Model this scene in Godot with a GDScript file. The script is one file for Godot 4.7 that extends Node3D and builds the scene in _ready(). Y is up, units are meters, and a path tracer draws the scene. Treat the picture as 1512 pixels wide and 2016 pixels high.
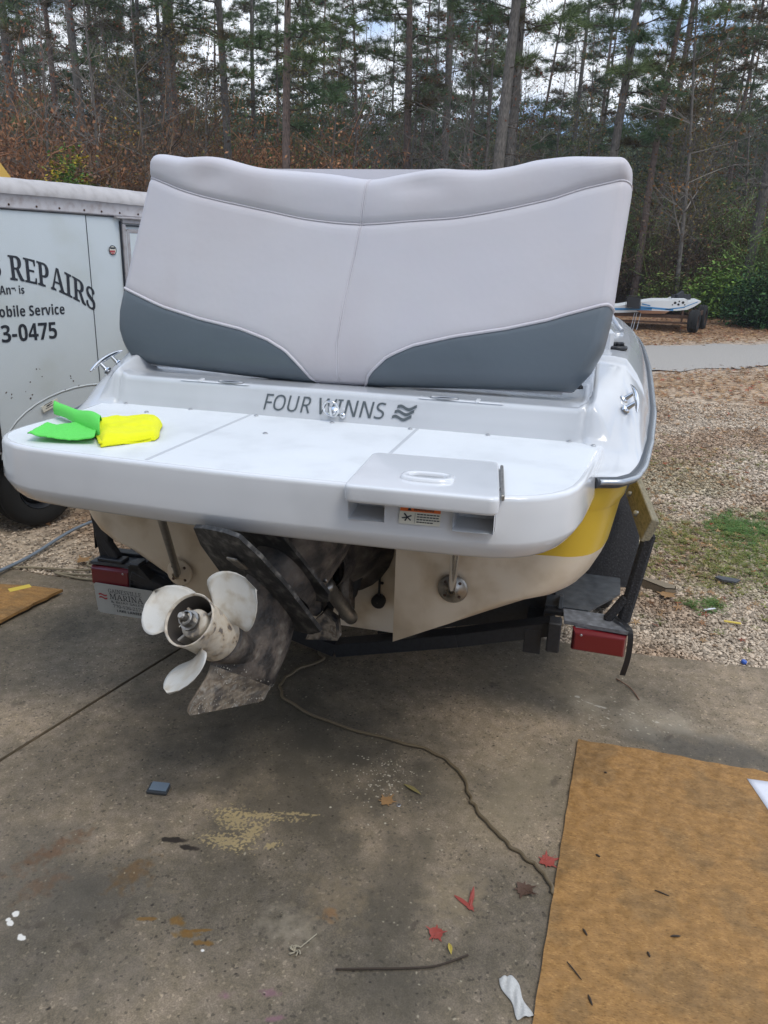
extends Node3D
# y is up, metres. The boat points along -Z; the camera stands behind its stern, a little to starboard.
var rng := RandomNumberGenerator.new()
var taken := {}
var M := {}
var sans: SystemFont
var serif: SystemFont
var serif_bold: SystemFont
var sans_bold: SystemFont
const CAM := Vector3(1.1, 2.12, 3.27)
const YAW := 14.5
const FLAT := 0xFFFFFFFF

# ------------------------------------------------------------------ camera, sky, sun, then everything
func sky_texture() -> ImageTexture:
	var W := 1024
	var H := 512
	var f := noise(1.7, 401, 5)
	var f2 := noise(4.0, 402, 4)
	var im := Image.create(W, H, false, Image.FORMAT_RGBF)
	for j in H:
		var el := (0.5 - (j + 0.5) / H) * PI
		for i in W:
			var az := (i + 0.5) / W * TAU
			var d := Vector3(cos(el) * sin(az), sin(el), cos(el) * cos(az))
			if el < 0:
				im.set_pixel(i, j, Color(0.20, 0.185, 0.16))
				continue
			var p := d / (d.y + 0.28)
			var c := f.get_noise_3d(p.x * 0.8, p.z * 0.8, 3.0) + 0.4 * f2.get_noise_3d(p.x, p.z, 7.0)
			var cloud := clampf(0.90 + c * 2.2, 0.0, 1.0)
			var white := Color(0.94, 0.985, 1.06) * (1.0 + 0.16 * f2.get_noise_3d(p.x * 0.6, p.z * 0.6, 11.0))
			var blue := Color(0.30, 0.50, 0.86)
			var k := blue.lerp(white, cloud) * (1.04 + 0.16 * d.y)
			im.set_pixel(i, j, Color(k, 1))
	return ImageTexture.create_from_image(im)

func _ready() -> void:
	# camera
	var cam := Camera3D.new()
	cam.name = "camera"
	var p := deg_to_rad(YAW)
	var t := deg_to_rad(18.4)
	var ro := deg_to_rad(1.8)
	var fw := Vector3(-sin(p) * cos(t), -sin(t), -cos(p) * cos(t))
	var rt := Vector3(cos(p), 0, -sin(p))
	var up := rt.cross(fw)
	cam.transform = Transform3D(Basis(rt * cos(ro) + up * sin(ro), up * cos(ro) - rt * sin(ro), -fw), CAM)
	cam.fov = rad_to_deg(2.0 * atan(1008.0 / 1514.0))
	cam.near = 0.05
	cam.far = 400.0
	add_child(cam)
	cam.current = true
	# sky and air
	var env := Environment.new()
	var sky := Sky.new()
	var sm := PanoramaSkyMaterial.new()
	sm.panorama = sky_texture()
	sky.sky_material = sm
	env.background_mode = Environment.BG_SKY
	env.sky = sky
	env.background_energy_multiplier = 1.0
	env.tonemap_mode = Environment.TONE_MAPPER_LINEAR
	env.tonemap_exposure = 1.16
	env.fog_enabled = true
	env.fog_density = 0.0009
	env.fog_light_color = Color(0.80, 0.84, 0.88)
	env.sdfgi_enabled = true
	env.ssao_enabled = true
	env.ssil_enabled = true
	var we := WorldEnvironment.new()
	we.name = "world_environment"
	we.environment = env
	add_child(we)
	# a weak sun behind the cloud
	var sun := DirectionalLight3D.new()
	sun.name = "sun"
	sun.light_color = Color(1.0, 0.97, 0.92)
	sun.light_energy = 0.35
	sun.light_angular_distance = 20.0
	sun.shadow_enabled = true
	add_child(sun)
	sun.look_at_from_position(Vector3(4.0, 9.0, 3.0), Vector3.ZERO)
	materials()
	build_ground()
	build_boat()
	build_boat_trailer()
	build_work_trailer()
	build_small_things()
	build_far_things()
	build_unseen_workshop()
	build_woods()

# ------------------------------------------------------------------ scene graph helpers
func numbered(n: String) -> String:
	if not taken.has(n):
		taken[n] = 0
		return n
	taken[n] += 1
	return "%s_%03d" % [n, taken[n]]

func tag(o: Node, label := "", category := "", group := "", kind := "") -> Node:
	if label: o.set_meta("label", label)
	if category: o.set_meta("category", category)
	if group: o.set_meta("group", group)
	if kind: o.set_meta("kind", kind)
	return o

func thing(called: String, label: String, category: String, at := Vector3.ZERO, group := "") -> Node3D:
	var o := Node3D.new()
	o.name = numbered(called)
	add_child(o)
	o.position = at
	tag(o, label, category, group)
	return o

func obj(called: String, st, mat: Material, parent: Node = null) -> MeshInstance3D:
	var o := MeshInstance3D.new()
	if st is SurfaceTool:
		st.generate_normals()
		o.mesh = st.commit()
	else:
		o.mesh = st
	o.material_override = mat
	if parent == null:
		o.name = numbered(called)
		add_child(o)
	else:
		o.name = called
		parent.add_child(o, true)
	return o

func copy_of(src: Node3D, at: Vector3, turn := 0.0, size := 1.0) -> Node3D:
	var o: Node3D = src.duplicate()
	var base: String = src.name
	if base.length() > 4 and base.substr(base.length() - 4, 1) == "_" and base.right(3).is_valid_int():
		base = base.left(base.length() - 4)
	o.name = numbered(base)
	add_child(o)
	o.transform = Transform3D(Basis(Vector3.UP, turn).scaled(Vector3.ONE * size), at)
	return o

# ------------------------------------------------------------------ mesh helpers
func begin(sg := 0) -> SurfaceTool:
	var st := SurfaceTool.new()
	st.begin(Mesh.PRIMITIVE_TRIANGLES)
	st.set_smooth_group(sg)
	return st

func tri(st: SurfaceTool, a: Vector3, b: Vector3, c: Vector3) -> void:
	st.add_vertex(a); st.add_vertex(b); st.add_vertex(c)

func quad(st: SurfaceTool, a: Vector3, b: Vector3, c: Vector3, d: Vector3) -> void:
	tri(st, a, b, c); tri(st, a, c, d)

func tri_out(st: SurfaceTool, a: Vector3, b: Vector3, c: Vector3, o: Vector3) -> void:
	if (a - c).cross(a - b).dot((a + b + c) / 3.0 - o) < 0: tri(st, a, c, b)
	else: tri(st, a, b, c)

func loft(st: SurfaceTool, rows: Array, closed := false, flip := false) -> void:
	for i in rows.size() - 1:
		var p: PackedVector3Array = rows[i]
		var q: PackedVector3Array = rows[i + 1]
		var n := p.size()
		for j in (n if closed else n - 1):
			var k := (j + 1) % n
			if flip: quad(st, p[j], q[j], q[k], p[k])
			else: quad(st, p[j], p[k], q[k], q[j])

func cap(st: SurfaceTool, ring: PackedVector3Array, out: Vector3) -> void:
	st.set_smooth_group(FLAT)
	var c := Vector3.ZERO
	for p in ring: c += p
	c /= ring.size()
	for j in ring.size():
		tri_out(st, c, ring[j], ring[(j + 1) % ring.size()], c - out)
	st.set_smooth_group(0)

func frame_of(d: Vector3) -> Basis:
	d = d.normalized()
	var s := d.cross(Vector3.UP if absf(d.y) < 0.95 else Vector3.RIGHT).normalized()
	return Basis(s, s.cross(d).normalized(), d)

func ring_at(c: Vector3, x: Vector3, y: Vector3, r: float, n: int) -> PackedVector3Array:
	var out := PackedVector3Array()
	for i in n:
		var a := TAU * i / n
		out.append(c + x * (cos(a) * r) + y * (sin(a) * r))
	return out

func tube(st: SurfaceTool, pts: Array, r, n := 8, caps := true, looped := false) -> void:
	var rows := []
	var x := Vector3.ZERO
	var m := pts.size()
	for i in m:
		var d: Vector3
		if looped: d = pts[(i + 1) % m] - pts[(i + m - 1) % m]
		else: d = pts[mini(i + 1, m - 1)] - pts[maxi(i - 1, 0)]
		d = d.normalized()
		if x == Vector3.ZERO: x = frame_of(d).x
		x = (x - d * x.dot(d)).normalized()
		var rad: float = r if not (r is Array) else r[i]
		rows.append(ring_at(pts[i], x, d.cross(x), rad, n))
	if looped: rows.append(rows[0])
	loft(st, rows, true)
	if caps and not looped:
		cap(st, rows[0], pts[0] - pts[1])
		cap(st, rows[m - 1], pts[m - 1] - pts[m - 2])

func bezier(pts: Array, per := 6) -> Array:      # Catmull-Rom through the points
	var out := []
	for i in pts.size() - 1:
		var a: Vector3 = pts[maxi(i - 1, 0)]
		var b: Vector3 = pts[i]
		var c: Vector3 = pts[i + 1]
		var d: Vector3 = pts[mini(i + 2, pts.size() - 1)]
		for k in per:
			out.append(b.cubic_interpolate(c, a, d, float(k) / per))
	out.append(pts[-1])
	return out

func box(st: SurfaceTool, c: Vector3, size: Vector3, bev := 0.004, b := Basis.IDENTITY) -> void:
	st.set_smooth_group(FLAT)
	var h := size / 2
	bev = minf(bev, minf(h.x, minf(h.y, h.z)) * 0.9)
	var P := func(s: Vector3, ax: int) -> Vector3:
		var v := Vector3(h.x - bev, h.y - bev, h.z - bev) * s
		v[ax] = h[ax] * s[ax]
		return c + b * v
	for ax in 3:
		var u := (ax + 1) % 3
		var w := (ax + 2) % 3
		for s in [-1.0, 1.0]:
			var q := []
			for e in [[-1.0, -1.0], [1.0, -1.0], [1.0, 1.0], [-1.0, 1.0]]:
				var v := Vector3.ZERO
				v[ax] = s; v[u] = e[0]; v[w] = e[1]
				q.append(P.call(v, ax))
			tri_out(st, q[0], q[1], q[2], c); tri_out(st, q[0], q[2], q[3], c)
		for su in [-1.0, 1.0]:
			for sw in [-1.0, 1.0]:      # edges along ax
				var a := Vector3.ZERO
				a[ax] = -1.0; a[u] = su; a[w] = sw
				var d := a
				d[ax] = 1.0
				var e1 = P.call(a, u); var e2 = P.call(d, u); var e3 = P.call(d, w); var e4 = P.call(a, w)
				tri_out(st, e1, e2, e3, c); tri_out(st, e1, e3, e4, c)
	for sx in [-1.0, 1.0]:
		for sy in [-1.0, 1.0]:
			for sz in [-1.0, 1.0]:
				var s := Vector3(sx, sy, sz)
				tri_out(st, P.call(s, 0), P.call(s, 1), P.call(s, 2), c)
	st.set_smooth_group(0)

func bar(st: SurfaceTool, a: Vector3, b: Vector3, w: float, h: float, up := Vector3.UP, bev := 0.003) -> void:
	var d := (b - a).normalized()
	var s := up.cross(d).normalized()
	box(st, (a + b) / 2, Vector3(w, h, a.distance_to(b)), bev, Basis(s, d.cross(s), d))

# a flat polygon pushed along a direction: poly in the plane (o, x, y), thickness along z both ways
func prism(st: SurfaceTool, poly: PackedVector2Array, o: Vector3, x: Vector3, y: Vector3, z: Vector3, z0: float, z1: float, bev := 0.0) -> void:
	st.set_smooth_group(FLAT)
	var idx := Geometry2D.triangulate_polygon(poly)
	var inner := poly
	if bev > 0:
		var off := Geometry2D.offset_polygon(poly, -bev)
		if off.size() == 1 and off[0].size() == poly.size(): inner = off[0]
	var at := func(p: Vector2, d: float) -> Vector3: return o + x * p.x + y * p.y + z * d
	if inner == poly:
		for i in range(0, idx.size(), 3):
			tri(st, at.call(poly[idx[i]], z1), at.call(poly[idx[i + 1]], z1), at.call(poly[idx[i + 2]], z1))
			tri(st, at.call(poly[idx[i]], z0), at.call(poly[idx[i + 2]], z0), at.call(poly[idx[i + 1]], z0))
	for i in poly.size():
		var k := (i + 1) % poly.size()
		quad(st, at.call(poly[i], z0), at.call(poly[k], z0), at.call(poly[k], z1), at.call(poly[i], z1))
	if inner != poly:
		var jdx := Geometry2D.triangulate_polygon(inner)
		for i in range(0, jdx.size(), 3):
			tri(st, at.call(inner[jdx[i]], z1 + bev), at.call(inner[jdx[i + 1]], z1 + bev), at.call(inner[jdx[i + 2]], z1 + bev))
	st.set_smooth_group(0)

func lathe(st: SurfaceTool, o: Vector3, axis: Vector3, prof: Array, n := 24) -> void:   # prof: Vector2(radius, along)
	var b := frame_of(axis)
	var rows := []
	for p in prof: rows.append(ring_at(o + b.z * p.y, b.x, b.y, p.x, n))
	loft(st, rows, true)

func lin(tab: Array, t: float) -> float:        # piecewise linear table of Vector2(at, value)
	if t <= tab[0].x: return tab[0].y
	for i in tab.size() - 1:
		if t <= tab[i + 1].x:
			return lerpf(tab[i].y, tab[i + 1].y, (t - tab[i].x) / (tab[i + 1].x - tab[i].x))
	return tab[-1].y

func smo(tab: Array, t: float) -> float:        # the same, smooth
	if t <= tab[0].x: return tab[0].y
	for i in tab.size() - 1:
		if t <= tab[i + 1].x:
			var u: float = (t - tab[i].x) / (tab[i + 1].x - tab[i].x)
			return cubic_interpolate(tab[i].y, tab[i + 1].y, tab[maxi(i - 1, 0)].y, tab[mini(i + 2, tab.size() - 1)].y, u)
	return tab[-1].y

# lettering: fitted to a box w x h at o; warp takes (u, v) in 0..1 and returns an offset in metres along (x, y)
func letters(st: SurfaceTool, words: String, font: Font, o: Vector3, x: Vector3, y: Vector3, w: float, h: float, warp = null) -> void:
	var t := TextMesh.new()
	t.text = words; t.font = font; t.font_size = 48; t.pixel_size = 0.01; t.depth = 0.0; t.curve_step = 1.0
	var arr := t.get_mesh_arrays()
	var v: PackedVector3Array = arr[Mesh.ARRAY_VERTEX]
	var lo := Vector3.INF
	var hi := -Vector3.INF
	for p in v:
		lo = lo.min(p); hi = hi.max(p)
	var ix = arr[Mesh.ARRAY_INDEX]
	var n: int = ix.size() if ix != null and ix.size() else v.size()
	st.set_smooth_group(FLAT)
	for i in n:
		var p: Vector3 = v[ix[i]] if ix != null and ix.size() else v[i]
		var u := (p.x - lo.x) / (hi.x - lo.x)
		var q := (p.y - lo.y) / (hi.y - lo.y)
		var off: Vector2 = warp.call(u, q) if warp != null else Vector2.ZERO
		st.add_vertex(o + x * (u * w + off.x) + y * (q * h + off.y))
	st.set_smooth_group(0)

# ------------------------------------------------------------------ materials
func lc(r: float, g: float, b: float) -> Color:
	return Color(r, g, b).linear_to_srgb()

func mat(called: String, c: Color, rough := 0.6, metal := 0.0) -> StandardMaterial3D:
	var m := StandardMaterial3D.new()
	m.resource_name = called
	m.albedo_color = c.linear_to_srgb()
	m.albedo_color.a = c.a
	m.roughness = rough
	m.metallic = metal
	m.cull_mode = BaseMaterial3D.CULL_DISABLED
	M[called] = m
	return m

func noise(freq: float, sd: int, oct := 4, type := FastNoiseLite.TYPE_SIMPLEX_SMOOTH) -> FastNoiseLite:
	var f := FastNoiseLite.new()
	f.seed = sd; f.frequency = freq; f.fractal_octaves = oct; f.noise_type = type
	return f

func ntex(f: FastNoiseLite, stops: Array, size := 256, normal := 0.0) -> NoiseTexture2D:
	var t := NoiseTexture2D.new()
	t.width = size; t.height = size; t.seamless = true; t.noise = f
	if normal > 0:
		t.as_normal_map = true; t.bump_strength = normal
	else:
		var g := Gradient.new()
		g.offsets = PackedFloat32Array(stops.map(func(s): return s[0]))
		var most := 1.0
		for s in stops: most = maxf(most, maxf(s[1].r, maxf(s[1].g, s[1].b)))
		g.colors = PackedColorArray(stops.map(func(s): return (s[1] / most).linear_to_srgb()))
		for k in g.colors.size(): g.set_color(k, Color(g.colors[k], 1.0))
		t.color_ramp = g
		t.set_meta("gain", most)
	return t

func grey(v: float) -> Color: return Color(v, v, v)

func tri_tex(m: StandardMaterial3D, albedo: Texture2D, scale: float, normal: Texture2D = null, nscale := 0.5, world := false) -> StandardMaterial3D:
	m.uv1_triplanar = true
	m.uv1_world_triplanar = world
	m.uv1_scale = Vector3.ONE * scale
	if albedo:
		m.albedo_texture = albedo
		var c := m.albedo_color.srgb_to_linear() * float(albedo.get_meta("gain", 1.0))
		m.albedo_color = Color(c, 1.0).linear_to_srgb()
	if normal:
		m.normal_enabled = true; m.normal_texture = normal; m.normal_scale = nscale
	return m

func veg(called: String, rough := 0.8) -> StandardMaterial3D:
	var m := mat(called, Color.WHITE, rough)
	m.vertex_color_use_as_albedo = true
	m.metallic_specular = 0.25
	return m

func materials() -> void:
	sans = SystemFont.new(); sans.font_names = PackedStringArray(["Droid Sans"])
	sans_bold = SystemFont.new(); sans_bold.font_names = PackedStringArray(["Droid Sans"]); sans_bold.font_weight = 700
	serif_bold = SystemFont.new(); serif_bold.font_names = PackedStringArray(["Droid Serif"]); serif_bold.font_weight = 700
	serif = SystemFont.new(); serif.font_names = PackedStringArray(["Droid Serif"])
	var dirt := ntex(noise(0.012, 3, 5), [[0.0, grey(0.86)], [0.45, grey(0.97)], [1.0, grey(1.0)]])
	var fine := ntex(noise(0.09, 5, 4), [[0, grey(0)], [1, grey(1)]], 256, 4.0)
	var m := mat("gelcoat", Color(0.74, 0.755, 0.78), 0.16)
	tri_tex(m, dirt, 0.6)
	m.clearcoat_enabled = true; m.clearcoat = 0.6; m.clearcoat_roughness = 0.06
	m = mat("deck_gel", Color(0.62, 0.64, 0.67), 0.2)
	tri_tex(m, dirt, 0.5)
	m.clearcoat_enabled = true; m.clearcoat = 0.5; m.clearcoat_roughness = 0.08
	m = mat("nonskid", Color(0.77, 0.80, 0.825), 0.42)
	tri_tex(m, dirt, 0.8, fine, 0.06)
	m = mat("hull_cream", Color(0.80, 0.71, 0.58), 0.28)
	tri_tex(m, ntex(noise(0.016, 8, 5), [[0.0, Color(0.62, 0.54, 0.44)], [0.4, Color(0.86, 0.82, 0.77)], [0.6, Color(0.95, 0.93, 0.91)], [1.0, grey(1.0)]]), 0.9)
	m = mat("yellow_gel", Color(0.68, 0.45, 0.035), 0.2)
	tri_tex(m, dirt, 0.7)
	m.clearcoat_enabled = true; m.clearcoat = 0.4
	m = mat("vinyl", Color(0.57, 0.555, 0.588), 0.5)
	tri_tex(m, ntex(noise(0.008, 11, 3), [[0.0, Color(0.90, 0.86, 0.86)], [0.5, grey(1.0)], [1.0, Color(0.97, 0.98, 1.0)]]), 0.5, ntex(noise(0.2, 6, 2, FastNoiseLite.TYPE_CELLULAR), [], 256, 3.0), 0.03)
	m = mat("vinyl_dark", Color(0.12, 0.148, 0.175), 0.42)
	tri_tex(m, dirt, 0.5, ntex(noise(0.2, 6, 2, FastNoiseLite.TYPE_CELLULAR), [], 256, 3.0), 0.03)
	mat("bore_dark", Color(0.07, 0.06, 0.052), 0.6)
	mat("piping", Color(0.60, 0.58, 0.62), 0.4)
	mat("chrome", Color(0.75, 0.76, 0.78), 0.12, 1.0)
	m = mat("steel_worn", Color(0.42, 0.40, 0.37), 0.38, 0.9)
	tri_tex(m, ntex(noise(0.03, 21, 5), [[0.0, grey(0.5)], [0.5, grey(0.9)], [1.0, grey(1)]]), 4.0)
	m = mat("rail_rubber", Color(0.06, 0.07, 0.085), 0.35)
	mat("rail_insert", Color(0.42, 0.45, 0.49), 0.25, 0.55)
	mat("decal_grey", Color(0.14, 0.165, 0.18), 0.35, 0.3)
	mat("black", Color(0.012, 0.012, 0.014), 0.5)
	m = mat("black_frame", Color(0.020, 0.022, 0.027), 0.42)
	tri_tex(m, ntex(noise(0.04, 23, 5), [[0.0, grey(0.6)], [0.6, grey(1.0)], [0.78, grey(1.0)], [1.0, Color(1.0, 0.8, 0.6)]]), 3.0, fine, 0.2)
	m = mat("black_carpet", Color(0.022, 0.022, 0.025), 0.95)
	tri_tex(m, ntex(noise(0.12, 24, 3), [[0.0, grey(0.5)], [0.60, grey(1.0)], [0.76, grey(1.6)], [0.84, grey(3.6)], [1.0, grey(3.0)]]), 3.0, fine, 0.6)
	m = mat("step_plate", Color(0.07, 0.078, 0.088), 0.45)
	tri_tex(m, ntex(noise(0.05, 25, 5), [[0.0, grey(0.6)], [0.5, grey(1.0)], [0.7, grey(1.1)], [1.0, grey(1.5)]]), 1.0, fine, 0.1)
	m = mat("plate_top", Color(0.16, 0.17, 0.19), 0.5)
	tri_tex(m, ntex(noise(0.05, 26, 5), [[0.0, grey(0.5)], [0.45, grey(0.9)], [0.65, grey(1.1)], [1.0, grey(1.7)]]), 1.5)
	m = mat("red_lens", Color(0.16, 0.006, 0.012), 0.22)
	m.clearcoat_enabled = true; m.clearcoat = 0.5
	m = mat("old_wood", Color(0.28, 0.25, 0.175), 0.85)
	tri_tex(m, ntex(noise(0.03, 31, 5), [[0.0, grey(0.45)], [0.5, grey(0.95)], [1.0, grey(1.15)]]), 3.0, fine, 0.6)
	m.uv1_scale = Vector3(8, 8, 1.2)
	m = mat("drive", Color(0.9, 0.9, 0.9), 0.62)
	tri_tex(m, ntex(noise(0.022, 33, 6), [[0.0, Color(0.012, 0.012, 0.013)], [0.30, Color(0.035, 0.033, 0.033)], [0.44, Color(0.10, 0.084, 0.074)], [0.62, Color(0.16, 0.132, 0.11)], [0.8, Color(0.25, 0.225, 0.19)], [1.0, Color(0.40, 0.38, 0.34)]]), 1.5, fine, 0.6)
	m = mat("drive_plate", Color(0.9, 0.9, 0.9), 0.6)
	tri_tex(m, ntex(noise(0.03, 36, 6), [[0.0, Color(0.012, 0.013, 0.014)], [0.5, Color(0.028, 0.029, 0.031)], [0.64, Color(0.05, 0.05, 0.05)], [0.74, Color(0.14, 0.135, 0.13)], [1.0, Color(0.30, 0.29, 0.27)]]), 2.0, fine, 0.5)
	m = mat("drive_worn", Color(0.95, 0.95, 0.95), 0.6)
	tri_tex(m, ntex(noise(0.028, 34, 6), [[0.0, Color(0.03, 0.03, 0.035)], [0.33, Color(0.08, 0.072, 0.068)], [0.42, Color(0.20, 0.165, 0.125)], [0.6, Color(0.33, 0.28, 0.22)], [0.70, Color(0.16, 0.12, 0.085)], [0.85, Color(0.40, 0.38, 0.34)], [1.0, Color(0.5, 0.5, 0.48)]]), 1.3, fine, 0.7)
	m = mat("prop_paint", Color(0.60, 0.59, 0.555), 0.42)
	tri_tex(m, ntex(noise(0.02, 35, 5), [[0.0, Color(0.62, 0.52, 0.40)], [0.38, Color(0.9, 0.86, 0.80)], [0.6, grey(1.0)], [1.0, grey(1.0)]]), 2.5)
	m = mat("prop_hub", Color(0.60, 0.55, 0.47), 0.45)
	tri_tex(m, ntex(noise(0.03, 38, 5), [[0.0, Color(0.10, 0.10, 0.13)], [0.22, Color(0.16, 0.15, 0.19)], [0.26, Color(0.72, 0.62, 0.50)], [0.5, grey(1.0)], [1.0, Color(0.86, 0.78, 0.66)]]), 2.2)
	mat("rubber_hose", Color(0.025, 0.025, 0.026), 0.7)
	m = mat("tyre", Color(0.010, 0.010, 0.010), 0.9)
	tri_tex(m, null, 6.0, fine, 0.5)
	m = mat("rust", Color(0.085, 0.045, 0.028), 0.9)
	tri_tex(m, ntex(noise(0.05, 41, 4), [[0.0, grey(0.4)], [1.0, grey(1.4)]]), 3.0)
	m = mat("trailer_white", Color(0.62, 0.675, 0.70), 0.38)
	tri_tex(m, ntex(noise(0.010, 43, 5), [[0.0, Color(0.86, 0.85, 0.80)], [0.5, grey(0.97)], [1.0, grey(1.0)]]), 0.5)
	m = mat("trailer_trim", Color(0.40, 0.385, 0.40), 0.5)
	tri_tex(m, ntex(noise(0.03, 45, 5), [[0.0, Color(0.70, 0.64, 0.60)], [0.5, grey(0.95)], [1.0, grey(1.05)]]), 1.5)
	m = mat("trailer_roof", Color(0.46, 0.44, 0.44), 0.65)
	tri_tex(m, ntex(noise(0.05, 46, 6), [[0.0, Color(0.74, 0.71, 0.69)], [0.35, grey(0.92)], [0.6, grey(1.0)], [1.0, grey(1.1)]]), 0.7)
	mat("letter_dark", Color(0.016, 0.020, 0.030), 0.5)
	mat("alu", Color(0.45, 0.46, 0.48), 0.35, 0.7)
	mat("glass_grey", Color(0.10, 0.12, 0.13), 0.12)
	m = mat("stain", Color(0.45, 0.36, 0.24), 0.6)
	m = mat("paper", Color(0.74, 0.76, 0.84), 0.7)
	m = mat("tissue", Color(0.60, 0.60, 0.58), 0.9)
	tri_tex(m, ntex(noise(0.05, 47, 4), [[0.0, grey(0.72)], [1.0, grey(1.0)]]), 8.0)
	m = mat("cloth_green", Color(0.14, 0.80, 0.12), 0.95)
	tri_tex(m, ntex(noise(0.2, 51, 3), [[0.0, grey(0.8)], [1.0, grey(1.0)]]), 10.0, fine, 0.7)
	m.rim_enabled = true; m.rim = 0.4
	m = mat("cloth_yellow", Color(0.90, 0.91, 0.012), 0.95)
	tri_tex(m, ntex(noise(0.2, 52, 3), [[0.0, grey(0.85)], [1.0, grey(1.0)]]), 10.0, fine, 0.7)
	m.rim_enabled = true; m.rim = 0.4
	mat("label_white", Color(0.74, 0.72, 0.62), 0.4)
	mat("label_orange", Color(0.80, 0.17, 0.03), 0.4)
	m = mat("sign_white", Color(0.48, 0.49, 0.47), 0.4)
	tri_tex(m, dirt, 2.0)
	mat("sign_red", Color(0.40, 0.05, 0.06), 0.4)
	mat("cord", Color(0.14, 0.105, 0.06), 0.55)
	mat("cord_blue", Color(0.17, 0.21, 0.26), 0.6)
	mat("rope_tan", Color(0.26, 0.22, 0.15), 0.85)
	mat("leaf_red", Color(0.30, 0.055, 0.04), 0.6)
	mat("leaf_brown", Color(0.085, 0.045, 0.028), 0.7)
	mat("leaf_tan", Color(0.30, 0.17, 0.07), 0.7)
	mat("leaf_yellow", Color(0.46, 0.36, 0.07), 0.6)
	mat("tape_yellow", Color(0.66, 0.50, 0.08), 0.5)
	mat("stone_dark", Color(0.075, 0.08, 0.09), 0.8)
	m = mat("stone_tan", Color(0.27, 0.22, 0.155), 0.9)
	tri_tex(m, ntex(noise(0.08, 53, 4), [[0.0, grey(0.6)], [1.0, grey(1.15)]]), 6.0)
	mat("twig", Color(0.05, 0.036, 0.026), 0.9)
	m = mat("bark_pine", Color(0.15, 0.112, 0.095), 0.95)
	var bark := noise(0.03, 61, 5)
	m = tri_tex(m, ntex(bark, [[0.0, grey(0.35)], [0.45, grey(0.9)], [0.65, grey(1.1)], [1.0, Color(1.9, 1.6, 1.4)]]), 1.0, ntex(bark, [], 256, 6.0), 1.0)
	m.uv1_scale = Vector3(2.4, 0.7, 2.4)
	m = mat("bark_grey", Color(0.13, 0.118, 0.105), 0.95)
	m = tri_tex(m, ntex(bark, [[0.0, grey(0.4)], [0.45, grey(0.9)], [0.65, grey(1.1)], [1.0, grey(2.0)]]), 1.0, ntex(bark, [], 256, 6.0), 0.8)
	m.uv1_scale = Vector3(2.4, 0.6, 2.4)
	m = veg("needles", 0.6)
	m.backlight_enabled = true; m.backlight = lc(0.05, 0.08, 0.03)
	m = veg("leaves", 0.65)
	m.backlight_enabled = true; m.backlight = lc(0.05, 0.05, 0.015)
	veg("twigs", 0.95)
	veg("pebbles", 0.9)
	veg("litter", 0.85)

# ------------------------------------------------------------------ small things lying about
func sheet(st: SurfaceTool, f: Callable, nu: int, nv: int, th: float) -> void:      # a cloth or leaf with thickness
	var top := []
	var low := []
	for j in nv + 1:
		var a := PackedVector3Array()
		var b := PackedVector3Array()
		for i in nu + 1:
			var p: Vector3 = f.call(i / float(nu), j / float(nv))
			a.append(p + Vector3(0, th, 0)); b.append(p)
		top.append(a); low.append(b)
	loft(st, top); loft(st, low, false, true)
	loft(st, [top[0], low[0]], false, true)
	loft(st, [top[-1], low[-1]])
	for i in [0, nu]:
		var a := PackedVector3Array()
		var b := PackedVector3Array()
		for j in nv + 1: a.append(top[j][i]); b.append(low[j][i])
		loft(st, [a, b], false, i > 0)

func lobed(o: Vector3, r: float, turn: float, curl: float, lobes: Array, sd: int) -> SurfaceTool:    # a fallen leaf: lobes = [angle, length]
	var q := RandomNumberGenerator.new(); q.seed = sd
	var st := begin(FLAT)
	var rim_pts := []
	for k in lobes.size():
		var l: Array = lobes[k]
		var n: Array = lobes[(k + 1) % lobes.size()]
		var a: float = l[0]
		rim_pts.append([a - 0.16, l[1] * 0.62]); rim_pts.append([a - 0.05, l[1] * 0.9]); rim_pts.append([a, l[1]]); rim_pts.append([a + 0.08, l[1] * 0.8]); rim_pts.append([a + 0.2, l[1] * 0.55])
		var gap: float = n[0] - a + (TAU if k == lobes.size() - 1 else 0.0)
		rim_pts.append([a + gap * 0.5, 0.52 if lobes[0][0] > -1.7 else 0.2])
	var at := func(e: Array, s: float) -> Vector3:
		var a: float = e[0] + turn
		var rr: float = e[1] * r * s
		return o + Vector3(cos(a) * rr, 0.002 + curl * r * pow(e[1] * s, 2.0) * (0.5 + 0.6 * sin(e[0] * 2.0 + sd)) , sin(a) * rr)
	for k in rim_pts.size():
		var a: Array = rim_pts[k]
		var b: Array = rim_pts[(k + 1) % rim_pts.size()]
		tri(st, o + Vector3(0, 0.003, 0), at.call(a, 0.5), at.call(b, 0.5))
		quad(st, at.call(a, 0.5), at.call(a, 1.0), at.call(b, 1.0), at.call(b, 0.5))
	var s := o + Vector3(cos(turn + PI * 1.5), 0.004, sin(turn + PI * 1.5)) * 0.0
	tube(st, [s + Vector3(0, 0.003, 0), s + Vector3(cos(turn - 1.9) * r * 0.9, 0.005, sin(turn - 1.9) * r * 0.9)], [0.0012, 0.0008], 4)
	return st

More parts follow.
